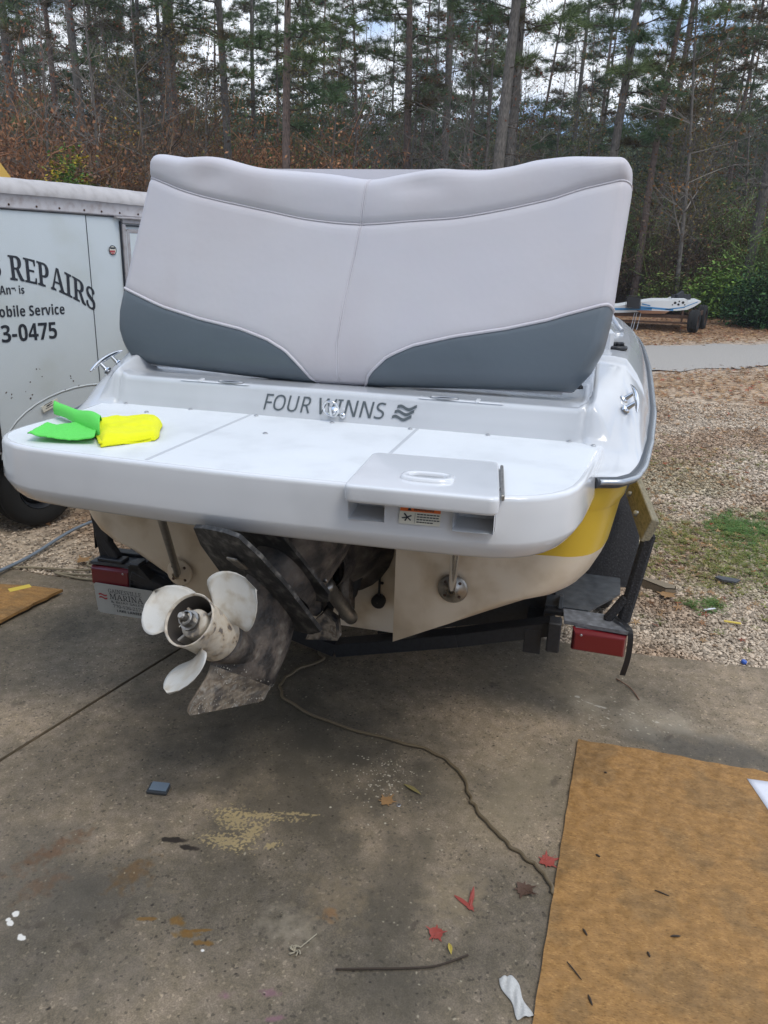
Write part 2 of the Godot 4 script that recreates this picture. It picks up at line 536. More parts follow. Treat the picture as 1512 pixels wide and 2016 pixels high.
func build_small_things() -> void:
	# the plywood sheets
	var ply := mat("plywood", Color(0.49, 0.285, 0.107), 0.75)
	tri_tex(ply, ply_texture(), 0.42, ntex(noise(0.09, 5, 4), [], 256, 4.0), 0.35)
	ply.uv1_offset = Vector3(0.1, 0.3, 0.2)
	var edge := mat("plywood_edge", Color(0.14, 0.085, 0.04), 0.9)
	var st := begin(FLAT)
	var poly := PackedVector2Array()
	for k in 25:
		var x := lerpf(1.238, 2.46, k / 24.0)
		poly.append(Vector2(x, 0.052 + 0.004 * sin(x * 40.0) + 0.006 * sin(x * 11.0) + (0.012 if k == 16 else 0.0)))
	for k in range(1, 30):
		var t := k / 29.0
		poly.append(Vector2(lerpf(2.46, 2.31, t), lerpf(0.05, 2.49, t)))
	poly.append(Vector2(1.09, 2.49))
	for k in range(1, 40):
		var t := k / 40.0
		poly.append(Vector2(lerpf(1.09, 1.238, t) + 0.0015 * sin(t * 160.0), lerpf(2.49, 0.052, t)))
	var flat := func(p: PackedVector2Array, m: Material, called: String, y0: float, y1: float, label: String) -> Node:
		var s := begin(FLAT)
		for i in Geometry2D.triangulate_polygon(p): s.add_vertex(Vector3(p[i].x, y1, p[i].y))
		for i in p.size():
			var a: Vector2 = p[i]
			var b: Vector2 = p[(i + 1) % p.size()]
			quad(s, Vector3(a.x, y1, a.y), Vector3(b.x, y1, b.y), Vector3(b.x, y0, b.y), Vector3(a.x, y0, a.y))
		return tag(obj(called, s, m), label, "board")
	flat.call(poly, ply, "plywood_sheet", 0.002, 0.012, "large brown plywood sheet lying flat on the concrete in the right foreground")
	var rag := PackedVector2Array([Vector2(-2.0, -0.57), Vector2(-2.08, -0.563), Vector2(-2.2, -0.555), Vector2(-2.30, -0.54), Vector2(-2.9, -0.42), Vector2(-2.9, 0.5), Vector2(-2.11, 0.5), Vector2(-2.06, -0.05), Vector2(-2.05, -0.2), Vector2(-2.035, -0.30), Vector2(-2.04, -0.34), Vector2(-2.015, -0.44), Vector2(-2.02, -0.48)])
	var lb = flat.call(rag, ply, "plywood_offcut", 0.018, 0.036, "ragged brown plywood offcut with yellow tape, lying on concrete at the left edge")
	st = begin(FLAT)
	box(st, Vector3(-2.265, 0.0368, -0.50), Vector3(0.055, 0.0012, 0.13), 0.0004, Basis(Vector3.UP, -0.62))
	obj("yellow_tape", st, M.tape_yellow, lb)
	st = begin()
	for z in [-0.35, 0.3]: box(st, Vector3(-2.45, 0.0085, z), Vector3(0.75, 0.019, 0.04), 0.003)
	obj("batten", st, edge, lb)
	# paper on the right sheet
	st = begin()
	sheet(st, func(u: float, v: float) -> Vector3:
		return Vector3(1.955 + 0.22 * u + 0.075 * v, 0.0135 + 0.004 * sin(u * 3.0 + v * 2.0) * u, 0.135 - 0.01 * u + 0.29 * v), 8, 8, 0.0004)
	tag(obj("paper_sheet", st, M.paper), "white sheet of paper lying on the large plywood sheet", "paper")
	# cloths on the platform
	var f1 := noise(5.0, 201, 3)
	st = begin()
	sheet(st, func(u: float, v: float) -> Vector3:
		var a := Vector2(-0.95, 0.43).lerp(Vector2(-0.68, 0.325), u)
		var b := Vector2(-0.655, 0.80).lerp(Vector2(-0.525, 0.63), u)
		var p := a.lerp(b, v)
		p.x += 0.02 * sin(v * PI) * (1.0 if u > 0.5 else -0.4) + 0.006 * sin(v * 9.0)
		p.y += 0.010 * sin(u * 7.0)
		var e := minf(minf(u, 1.0 - u), minf(v, 1.0 - v))
		var h := 0.026 * pow(clampf(e / 0.10, 0, 1), 0.5) + 0.020 * maxf(0.0, f1.get_noise_2d(p.x * 1.2, p.y * 1.2) + 0.25) * clampf(e / 0.2, 0, 1) + 0.018 * exp(-pow((u - 0.75) / 0.22, 2) - pow((v - 0.35) / 0.3, 2))
		return Vector3(p.x, 1.4035 + h, p.y), 36, 44, 0.004)
	for k in 2:
		sheet(st, func(u: float, v: float) -> Vector3:
			var a := Vector2(-0.93, 0.46).lerp(Vector2(-0.70, 0.36), u)
			var b := Vector2(-0.648 - 0.012 * k, 0.808 - 0.006 * k).lerp(Vector2(-0.533, 0.645), u)
			var p := a.lerp(b, v)
			return Vector3(p.x, 1.4025 + 0.0075 * k + 0.004 * sin(u * 6.0 + k), p.y), 12, 14, 0.005)
	tag(obj("yellow_cloth", st, M.cloth_yellow), "folded bright yellow microfibre cloth lying on the swim platform", "cloth")
	st = begin()
	sheet(st, func(u: float, v: float) -> Vector3:      # the flat lower lobe
		var a := Vector2(-1.03, 0.62).lerp(Vector2(-0.86, 0.50), u)
		var b := Vector2(-0.955, 0.825).lerp(Vector2(-0.70, 0.77), u)
		var p := a.lerp(b, v)
		p.y += 0.010 * sin(u * PI) * v
		var h := 0.018 * sin(u * PI * 1.6 + 0.8) * v * 0.5 + 0.012 + 0.03 * pow(u, 2.0) * (1.0 - 0.4 * v) + 0.003 * f1.get_noise_2d(u * 2.0, v * 2.0) + 0.012 * exp(-pow((u - 0.03) / 0.08, 2))
		return Vector3(p.x, 1.403 + maxf(h, 0.001), p.y), 34, 24, 0.005)
	sheet(st, func(u: float, v: float) -> Vector3:      # the part thrown back over it, rolled like an open tube
		var q := Vector3(-0.765, 1.424, 0.63).lerp(Vector3(-1.165, 1.442, 0.385), u)
		var side := Vector3(-0.24, 0, -0.40).cross(Vector3.UP).normalized() * -1.0
		side = Vector3(0.52, 0, 0.85) * -1.0
		var g := lerpf(-0.6, 4.1, v)
		var rr := lerpf(0.055, 0.042, u) * (1.0 + 0.25 * sin(u * 5.0 + 1.0)) * (1.0 + 0.12 * v)
		var fall := 0.030 * u * u * (1.0 if v < 0.2 else 0.2)
		return q + side * (cos(g) * rr * 1.35) + Vector3(0, maxf(sin(g) * rr * 0.75, -0.016) - fall * 0.3 + 0.003 * sin(u * 11.0), 0), 34, 26, 0.003)
	tag(obj("green_cloth", st, M.cloth_green), "crumpled bright green microfibre cloth beside the yellow one on the swim platform", "cloth")
	# extension cord
	st = begin()
	var cp := []
	for p in [[-0.05, -1.0], [-0.30, -0.62], [-0.20, -0.38], [-0.14, -0.28], [-0.22, -0.16], [-0.26, -0.04], [-0.25, 0.06], [-0.17, 0.16], [0.02, 0.25], [0.23, 0.30], [0.45, 0.325], [0.60, 0.35], [0.70, 0.41], [0.77, 0.49], [0.815, 0.60], [0.84, 0.65], [0.90, 0.73], [0.96, 0.79], [1.01, 0.84], [1.075, 0.885], [1.125, 0.925], [1.165, 0.985], [1.19, 1.04], [1.23, 1.10]]:
		cp.append(Vector3(p[0], 0.0085, p[1]))
	cp[-1].y = 0.001; cp[-2].y = 0.003
	var along := bezier(cp, 8)
	for i in along.size(): along[i] += Vector3(0.004 * sin(i * 0.9), 0, 0.004 * cos(i * 0.7))
	tube(st, along, 0.0075, 8)
	tag(obj("extension_cord", st, M.cord), "brown extension cord snaking over the concrete from under the boat to the plywood", "cord")
	# hose and rope on the left
	st = begin()
	var hp := []
	for k in 30:
		var t := k / 29.0
		hp.append(Vector3(-2.60 + 0.02 * sin(t * 9.0), 0.03 + 0.01 * sin(t * 14.0), lerpf(-0.25, -2.6, t)))
	tube(st, hp, 0.012, 8)
	var hose = tag(obj("garden_hose", st, M.cord_blue), "pale blue hose lying straight across the gravel on the left", "hose")
	st = begin()
	tube(st, bezier([Vector3(-2.62, 0.012, -0.8), Vector3(-2.45, 0.012, -0.86), Vector3(-2.28, 0.012, -0.89), Vector3(-2.10, 0.014, -0.93), Vector3(-2.0, 0.014, -1.02), Vector3(-2.02, 0.016, -1.12), Vector3(-2.15, 0.016, -1.10), Vector3(-2.12, 0.02, -1.0), Vector3(-2.02, 0.022, -0.96), Vector3(-1.98, 0.016, -0.88), Vector3(-2.12, 0.012, -0.845), Vector3(-2.26, 0.012, -0.83), Vector3(-2.05, 0.012, -0.80), Vector3(-1.88, 0.012, -0.82)], 8), 0.008, 8)
	tag(obj("rope_coil", st, M.rope_tan), "tan cord in loose loops at the edge of the slab, left of the boat", "rope")
	# leaves on the concrete
	mat("leaf_olive", Color(0.20, 0.165, 0.06), 0.6)
	var five := [[-1.57, 1.0], [-0.5, 0.85], [0.5, 0.6], [2.6, 0.6], [3.65, 0.85]]
	var sets := [
		["maple_leaf", 0.49, 0.73, 0.055, 0.4, 0.15, five, "leaf_tan", "orange brown maple leaf beside the white paint drips on the concrete", 3],
		["maple_leaf", 1.075, 1.03, 0.062, 2.2, 0.35, five, "leaf_brown", "dark brown curled maple leaf left of the plywood sheet", 5],
		["maple_leaf", 1.145, 0.875, 0.058, 1.0, 0.2, five, "leaf_red", "red maple leaf between the extension cord and the plywood edge", 7],
		["maple_leaf", 0.815, 1.305, 0.045, 3.6, 0.25, [[-1.57, 0.9], [-0.2, 0.9], [1.0, 0.8], [2.4, 0.85], [3.6, 0.9]], "leaf_red", "small rounded red leaf on concrete, nearer than the forked one", 9],
		["maple_leaf", 0.905, 1.165, 0.075, 0.2, 0.25, [[-1.75, 1.0], [-0.9, 0.22], [0.6, 0.35], [2.2, 0.22], [3.45, 0.95]], "leaf_red", "forked red maple leaf lying on a pale patch of concrete", 11],
		["maple_leaf", -2.2, -1.05, 0.09, 0.2, 0.3, five, "leaf_tan", "tan dead leaf on the gravel beside the blue hose", 13],
		["maple_leaf", 1.77, -1.80, 0.09, 0.9, 0.15, [[-1.57, 0.9], [-0.2, 0.9], [1.0, 0.8], [2.4, 0.85], [3.6, 0.9]], "leaf_tan", "flat brown leaf on gravel next to the long tan stone", 15],
	]
	for e in sets:
		st = lobed(Vector3(e[1], 0.003 if e[2] > -0.8 else 0.02, e[2]), e[3], e[4], e[5], e[6], e[9])
		tag(obj(e[0], st, M[e[7]]), e[8], "leaf")
	for e in [[0.53, 0.60, 0.62, 0.65, 0.010, "leaf_olive", "slender yellow green willow leaf curled on the concrete"], [0.862, 1.33, 0.878, 1.375, 0.007, "leaf_yellow", "tiny narrow yellow leaf near the two red leaves"]]:
		st = begin()
		var a := Vector3(e[0], 0.003, e[1])
		var b := Vector3(e[2], 0.003, e[3])
		var side := (b - a).cross(Vector3.UP).normalized()
		sheet(st, func(u: float, v: float) -> Vector3:
			return a.lerp(b, u) + side * (v - 0.5) * 2.0 * e[4] * sin(PI * clampf(u, 0.02, 0.98)) + Vector3(0, 0.012 * sin(u * PI) * absf(v - 0.5) + 0.004 * u, 0), 12, 4, 0.0006)
		tag(obj("narrow_leaf", st, M[e[5]]), e[6], "leaf")
	# tissue
	st = begin()
	sheet(st, func(u: float, v: float) -> Vector3:
		var p := Vector3(1.055, 0, 1.405).lerp(Vector3(1.128, 0, 1.525), u)
		var w := 0.026 + 0.006 * sin(u * 8.0) - 0.008 * absf(u - 0.45)
		return p + Vector3(0.85, 0, -0.5) * (v - 0.5) * 2.0 * w + Vector3(0, 0.004 + 0.010 * absf(sin(u * 9.0 + v * 5.0)) * sin(v * PI), 0), 26, 12, 0.001)
	tag(obj("paper_tissue", st, M.tissue), "crumpled white paper tissue on the concrete by the plywood edge", "tissue")
	# twig, dried sprig
	st = begin()
	tube(st, bezier([Vector3(0.54, 0.006, 1.53), Vector3(0.64, 0.008, 1.50), Vector3(0.74, 0.007, 1.468), Vector3(0.84, 0.008, 1.43), Vector3(0.93, 0.006, 1.36)], 5), 0.0034, 6)
	tag(obj("dry_twig", st, M.twig), "long dark bare twig lying across the foreground concrete", "twig")
	st = begin()
	tube(st, bezier([Vector3(0.44, 0.008, 1.425), Vector3(0.425, 0.012, 1.46), Vector3(0.405, 0.006, 1.49)], 4), 0.0022, 5)
	var r := RandomNumberGenerator.new(); r.seed = 77
	for k in 12:
		var a := r.randf() * TAU
		var c := Vector3(0.395, 0.005, 1.505)
		tube(st, bezier([c, c + Vector3(cos(a) * 0.014, 0.008, sin(a) * 0.012), c + Vector3(cos(a + 0.6) * 0.024, 0.004, sin(a + 0.6) * 0.02)], 3), 0.0022, 4)
	var sprig := mat("dry_sprig", Color(0.34, 0.30, 0.22), 0.9)
	tag(obj("dried_sprig", st, sprig), "small pale dried seed head on its stalk on the concrete", "sprig")
	# blue grey scrap
	st = begin()
	box(st, Vector3(-0.425, 0.010, 0.94), Vector3(0.085, 0.016, 0.055), 0.003, Basis(Vector3.UP, 0.15) * Basis(Vector3.RIGHT, 0.12))
	var sc = tag(obj("plastic_scrap", st, mat("scrap_dark", Color(0.05, 0.055, 0.06), 0.5)), "small dark plastic block with pale blue top on damp concrete", "scrap")
	st = begin()
	box(st, Vector3(-0.422, 0.0205, 0.937), Vector3(0.072, 0.004, 0.046), 0.001, Basis(Vector3.UP, 0.15) * Basis(Vector3.RIGHT, 0.12))
	obj("blue_top", st, mat("scrap_blue", Color(0.17, 0.215, 0.26), 0.3), sc)
	st = begin()
	lathe(st, Vector3(0.545, 0.002, 0.735), Vector3.UP, [Vector2(0.005, 0), Vector2(0.009, 0), Vector2(0.009, 0.002), Vector2(0.005, 0.002)], 14)
	tag(obj("steel_washer", st, M.alu), "small round steel washer by the orange brown leaf", "washer")
	# bark chips on the plywood
	var chips := [[1.33, 0.80, 0.018, 0.4], [1.58, 1.10, 0.034, -0.3], [1.29, 1.17, 0.028, 1.0], [1.49, 1.20, 0.02, 1.2], [1.26, 1.33, 0.07, 0.85], [1.31, 1.42, 0.035, 1.2], [1.36, 0.28, 0.012, 0.0], [1.55, 0.92, 0.05, 0.25]]
	var spots := ["short dark bark chip near the left edge of the plywood, above the middle", "dark bark sliver lying alone right of centre on the plywood", "bark chip on the plywood close to its left edge, below the dark leaf", "small bark chip with a tan side on the plywood", "long dark stick on the plywood near its lower left edge", "bark flake just below the long dark stick on the plywood", "tiny bark speck near the top left corner of the plywood", "thin curved stem lying on the plywood"]
	for k in chips.size():
		var e: Array = chips[k]
		st = begin()
		var d := Vector3(cos(e[3]), 0, sin(e[3])) * float(e[2]) * 0.5
		var c := Vector3(e[0], 0.0155, e[1])
		tube(st, [c - d, c - d * 0.4 + Vector3(0, 0.002, 0.001), c + d * 0.5, c + d], [0.0016, 0.0038 if e[2] < 0.045 else 0.0024, 0.0034 if e[2] < 0.045 else 0.0022, 0.0012], 6)
		tag(obj("bark_chip", st, M.twig), spots[k], "bark chip", "bark chips on the plywood")
	# things in the gravel
	st = begin()
	prism(st, PackedVector2Array([Vector2(-0.13, 0.02), Vector2(-0.09, 0.055), Vector2(0.02, 0.06), Vector2(0.13, 0.03), Vector2(0.14, -0.03), Vector2(0.08, -0.06)]), Vector3(1.70, 0.0, -1.92), Vector3(0.95, 0, 0.3), Vector3(0.3, 0, -0.95), Vector3.UP, 0.0, 0.045, 0.006)
	tag(obj("tan_stone", st, M.stone_tan), "long flat tan stone on the gravel near the trailer post", "stone")
	st = begin()
	prism(st, PackedVector2Array([Vector2(-0.08, 0.02), Vector2(-0.05, 0.05), Vector2(0.03, 0.04), Vector2(0.09, 0.02), Vector2(0.05, -0.035), Vector2(-0.04, -0.02)]), Vector3(2.20, 0.02, -2.20), Vector3.RIGHT, Vector3.FORWARD, Vector3(0.1, 1, 0).normalized(), 0.0, 0.012)
	tag(obj("slate_piece", st, M.stone_dark), "dark grey slate fragment lying on the gravel at right", "stone")
	st = begin()
	box(st, Vector3(2.135, 0.015, -1.505), Vector3(0.10, 0.008, 0.018), 0.002, Basis(Vector3.UP, -0.05))
	tag(obj("yellow_stick", st, M.tape_yellow), "short yellow wooden stick on the gravel", "stick")
	st = begin()
	box(st, Vector3(2.02, 0.018, -1.66), Vector3(0.085, 0.004, 0.014), 0.001, Basis(Vector3.UP, 0.55))
	tag(obj("white_strip", st, M.paper), "thin white plastic strip on the gravel behind the yellow stick", "strip")
	st = begin()
	lathe(st, Vector3(2.12, 0.005, -0.99), Vector3(0.2, 1, 0.1), [Vector2(0.016, 0), Vector2(0.016, 0.012), Vector2(0.013, 0.015), Vector2(0.001, 0.015)], 14)
	tag(obj("blue_cap", st, mat("blue_cap", Color(0.03, 0.10, 0.42), 0.4)), "small blue bottle cap at the edge of the concrete at right", "cap")
	st = begin()
	tube(st, bezier([Vector3(1.42, 0.006, -0.58), Vector3(1.49, 0.008, -0.50), Vector3(1.53, 0.005, -0.40)], 4), 0.003, 5)
	tag(obj("dry_twig", st, mat("twig_red", Color(0.16, 0.08, 0.05), 0.9)), "thin reddish twig on the concrete behind the right trailer light", "twig")

func ply_texture() -> ImageTexture:
	var W := 1024
	var big := noise(0.0055, 301, 4).get_seamless_image(W, W).get_data()
	var mid := noise(0.022, 304, 4).get_seamless_image(W, W).get_data()
	var fib := noise(0.11, 302, 3).get_seamless_image(W, W).get_data()
	var grain := noise(0.3, 303, 2).get_seamless_image(W, W).get_data()
	var bytes := PackedByteArray()
	bytes.resize(W * W * 3)
	for j in W:
		for i in W:
			var b := big[j * W + i] / 255.0
			var m := mid[((j * 3) % W) * W + i] / 255.0
			var f := fib[((j * 4) % W) * W + i] / 255.0
			var g := grain[((j * 2) % W) * W + i] / 255.0
			var v := (0.86 + 0.20 * m) * (0.90 + 0.16 * f) * (0.91 + 0.16 * g)
			if b < 0.5: v *= 1.0 - 0.34 * (0.5 - b)
			if f > 0.70 and m > 0.5: v *= 1.0 + 1.0 * (f - 0.70)
			if f < 0.24: v *= 0.86
			var o := (j * W + i) * 3
			v = clampf(v * 0.88, 0.0, 1.0)
			var cool := clampf((0.47 - b) * 0.4, 0.0, 0.04)
			bytes[o] = clampi(int(255 * v * (1.0 - cool * 0.5)), 0, 255)
			bytes[o + 1] = clampi(int(255 * v * (0.93 + 0.06 * f)), 0, 255)
			bytes[o + 2] = clampi(int(255 * v * (0.80 + 0.16 * f + cool)), 0, 255)
	return ImageTexture.create_from_image(Image.create_from_data(W, W, false, Image.FORMAT_RGB8, bytes))

# ------------------------------------------------------------------ unseen workshop, guessed from stern reflections, placed and sized to shade the stern
func build_unseen_workshop() -> void:
	var t := thing("workshop", "unseen long tan metal workshop behind the viewer, guessed at and sized to shade the stern", "building", Vector3(-3.6, 0, 5.9))
	var wall := mat("metal_wall", Color(0.30, 0.29, 0.27), 0.6)
	var st := begin()
	box(st, Vector3(-2.6, 2.8, 0.1), Vector3(7.2, 5.6, 0.16), 0.01)
	box(st, Vector3(5.1, 2.8, 0.1), Vector3(2.8, 5.6, 0.16), 0.01)
	box(st, Vector3(2.35, 4.6, 0.1), Vector3(2.7, 2.0, 0.16), 0.01)
	box(st, Vector3(-6.2, 2.8, 5.2), Vector3(0.16, 5.6, 10.0), 0.01)
	box(st, Vector3(6.42, 2.8, 5.2), Vector3(0.16, 5.6, 10.0), 0.01)
	box(st, Vector3(0.1, 2.8, 10.2), Vector3(12.4, 5.6, 0.16), 0.01)
	obj("wall", st, wall, t)
	st = begin()
	box(st, Vector3(0.1, 5.72, 5.0), Vector3(13.2, 0.16, 11.0), 0.02)
	obj("roof", st, M.trailer_roof, t)
	for k in 9:
		st = begin()
		box(st, Vector3(2.35, 0.2 + k * 0.38, 0.1), Vector3(2.68, 0.36, 0.05), 0.01)
		obj("door_slat", st, M.black_frame, t)

# ------------------------------------------------------------------ the far trailer with a stripped boat
func build_far_things() -> void:
	var g := height(3.0, -19.4)
	var t := thing("old_trailer", "rusty old tandem trailer carrying a stripped boat beyond the gravel road", "trailer", Vector3(2.9, g, -19.4))
	var st := begin()
	bar(st, Vector3(-2.6, 0.38, 0), Vector3(0.75, 0.40, 0), 0.07, 0.09)
	bar(st, Vector3(-2.6, 0.38, -1.5), Vector3(0.75, 0.40, -1.5), 0.07, 0.09)
	for x in [-2.4, -1.2, 0.0, 0.7]: bar(st, Vector3(x, 0.40, 0), Vector3(x, 0.40, -1.5), 0.07, 0.07)
	bar(st, Vector3(-2.5, 0.22, 0.05), Vector3(0.62, 0.24, 0.05), 0.05, 0.05)
	for x in [0.45, 0.62]: bar(st, Vector3(x, 0.25, 0.02), Vector3(x, 0.62, 0.02), 0.05, 0.05, Vector3.BACK)
	bar(st, Vector3(0.72, 0.42, 0.05), Vector3(1.1, 0.50, -1.0), 0.04, 0.12)
	obj("frame", st, M.rust, t)
	for w in [[0.76, 0.05, 0.30], [1.08, -1.15, 0.34]]:
		st = begin()
		tyre(st, Vector3(w[0], w[2], w[1]), Vector3(1, 0, 0.25), w[2], 0.24)
		var wh := obj("wheel", st, M.tyre, t)
		st = begin()
		rim(st, Vector3(w[0], w[2], w[1]), Vector3(1, 0, 0.25), 0.17, 0.24)
		obj("rim", st, M.rust, wh)
	for x in [-0.72, -0.62, -0.78]:
		st = begin()
		tube(st, [Vector3(x, 0.45, 0.06), Vector3(x - 0.03, 0.2, 0.07), Vector3(x - 0.06, 0.0, 0.12)], 0.010, 5)
		obj("chain", st, M.alu, t)
	# the stripped boat on it
	var b := thing("stripped_boat", "stripped white boat shell with blue graphics and gauge holes on the old trailer", "boat", Vector3(2.9, g + 0.45, -19.4))
	st = begin()
	var sec := [Vector2(-2.6, 0.05), Vector2(-1.2, 0.16), Vector2(-0.72, 0.27), Vector2(-0.3, 0.345), Vector2(0.12, 0.36), Vector2(0.2, 0.40), Vector2(0.50, 0.405), Vector2(0.56, 0.33), Vector2(0.66, 0.36), Vector2(0.85, 0.385), Vector2(0.87, 0.35), Vector2(0.72, 0.23), Vector2(0.55, 0.14), Vector2(0.35, 0.11), Vector2(-0.3, 0.05), Vector2(-1.2, -0.02), Vector2(-2.6, -0.05)]
	prism(st, PackedVector2Array(sec), Vector3.ZERO, Vector3.RIGHT, Vector3.UP, Vector3.BACK, -1.5, 0.05)
	var shell := obj("shell", st, mat("old_gel", Color(0.66, 0.68, 0.68), 0.45), b)
	var blue := mat("blue_stripe", Color(0.05, 0.22, 0.45), 0.4)
	st = begin(FLAT)
	for e in [[-2.5, 0.02, -0.35, 0.115, 0.06], [-0.7, 0.16, 0.2, 0.12, 0.05], [0.0, 0.12, 0.48, 0.20, 0.028], [-0.62, 0.24, -0.40, 0.20, 0.03], [0.45, 0.20, 0.78, 0.35, 0.02]]:
		bar(st, Vector3(e[0], e[1], 0.051), Vector3(e[2], e[3], 0.051), e[4], 0.008, Vector3.BACK, 0.001)
	obj("blue_graphic", st, blue, shell)
	for h in [[0.22, 0.305, 0.034], [0.42, 0.32, 0.034], [0.31, 0.265, 0.030], [0.32, 0.345, 0.020], [0.16, 0.25, 0.017], [0.47, 0.262, 0.017]]:
		st = begin()
		lathe(st, Vector3(h[0], h[1], 0.052), Vector3.BACK, [Vector2(h[2], 0), Vector2(h[2], 0.004), Vector2(0.001, 0.004)], 16)
		obj("gauge_hole", st, M.black, shell)
	st = begin()
	prism(st, PackedVector2Array([Vector2(-0.75, 0.06), Vector2(-0.2, 0.07), Vector2(0.1, 0.07), Vector2(0.0, 0.0), Vector2(-0.6, -0.02)]), Vector3(0, 0.01, 0), Vector3.RIGHT, Vector3.UP, Vector3.BACK, 0.05, 0.07)
	obj("torn_edge", st, mat("rust_patch", Color(0.25, 0.13, 0.075), 0.9), shell)
	st = begin()
	prism(st, PackedVector2Array([Vector2(-1.05, 0.13), Vector2(-0.66, 0.11), Vector2(-0.68, 0.44), Vector2(-0.98, 0.45), Vector2(-1.06, 0.40)]), Vector3(0, 0, 0.1), Vector3.RIGHT, Vector3.UP, Vector3.BACK, 0.0, 0.3, 0.02)
	obj("black_console", st, M.black, b)
	st = begin()
	bar(st, Vector3(0.2, 0.42, -0.7), Vector3(0.65, 0.44, -0.9), 0.18, 0.14)
	bar(st, Vector3(0.3, 0.45, -0.6), Vector3(0.45, 0.56, -0.7), 0.10, 0.10)
	obj("engine_part", st, M.black_frame, b)
	# white pipe
	st = begin()
	tube(st, bezier([Vector3(5.22, 0.56, -22.4), Vector3(5.45, 0.66, -22.4), Vector3(5.98, 1.0, -22.3), Vector3(7.0, 1.7, -22.1)], 6), 0.035, 10)
	tag(obj("white_pipe", st, mat("pvc", Color(0.70, 0.69, 0.64), 0.4)), "long white pipe leaning into the bushes at the far right", "pipe")
	# yellow machine canopy behind the enclosed trailer
	var m := thing("yellow_machine", "yellow machine canopy with a dark sloping arm, behind the enclosed trailer at the left edge", "machine", Vector3(-8.22, 0, -6.0))
	st = begin()
	prism(st, PackedVector2Array([Vector2(-1.2, 2.5), Vector2(1.3, 2.5), Vector2(1.05, 2.98), Vector2(0.5, 3.68), Vector2(-1.2, 3.68)]), Vector3.ZERO, Vector3.RIGHT, Vector3.UP, Vector3.BACK, -0.9, 0.0, 0.02)
	obj("canopy", st, mat("machine_yellow", Color(0.42, 0.25, 0.025), 0.5), m)
	st = begin()
	bar(st, Vector3(0.4, 3.84, 0.06), Vector3(1.24, 2.76, 0.06), 0.07, 0.075, Vector3.BACK)
	for x in [-1.0, 0.3]: bar(st, Vector3(x, 0.0, -0.4), Vector3(x, 2.5, -0.4), 0.09, 0.09, Vector3.BACK)
	obj("arm", st, M.black_frame, m)

# ------------------------------------------------------------------ the woods
func pol(px: float, d: float) -> Vector3:       # px: bearing, as the sideways place in a 1512 wide view; d: metres away
	var a := atan((px - 756.0) / 1596.0) - deg_to_rad(YAW)
	var x := CAM.x + d * sin(a)
	var z := CAM.z - d * cos(a)
	return Vector3(x, height(x, z) - 0.05, z)

func twig_tube(st: SurfaceTool, a: Vector3, b: Vector3, r0: float, r1: float, n := 3) -> void:
	var f := frame_of(b - a)
	for k in n:
		var p := TAU * k / n
		var q := TAU * (k + 1) / n
		var u := f.x * cos(p) + f.y * sin(p)
		var v := f.x * cos(q) + f.y * sin(q)
		quad(st, a + u * r0, a + v * r0, b + v * r1, b + u * r1)

func tuft(st: SurfaceTool, p: Vector3, d: Vector3, size: float, n: int, r: RandomNumberGenerator, c: Color) -> void:
	for k in n:
		var v := (d * 0.7 + Vector3(r.randfn(), r.randfn() * 0.8 + 0.15, r.randfn()) * 0.62).normalized()
		var s := v.cross(Vector3(r.randfn(), r.randfn(), r.randfn())).normalized() * size * 0.024
		var l := size * r.randf_range(0.6, 1.1)
		st.set_color(Color(c * r.randf_range(0.6, 1.5), 1))
		var o := p + v * size * 0.05
		tri(st, o - s, o + s, o + v * l)

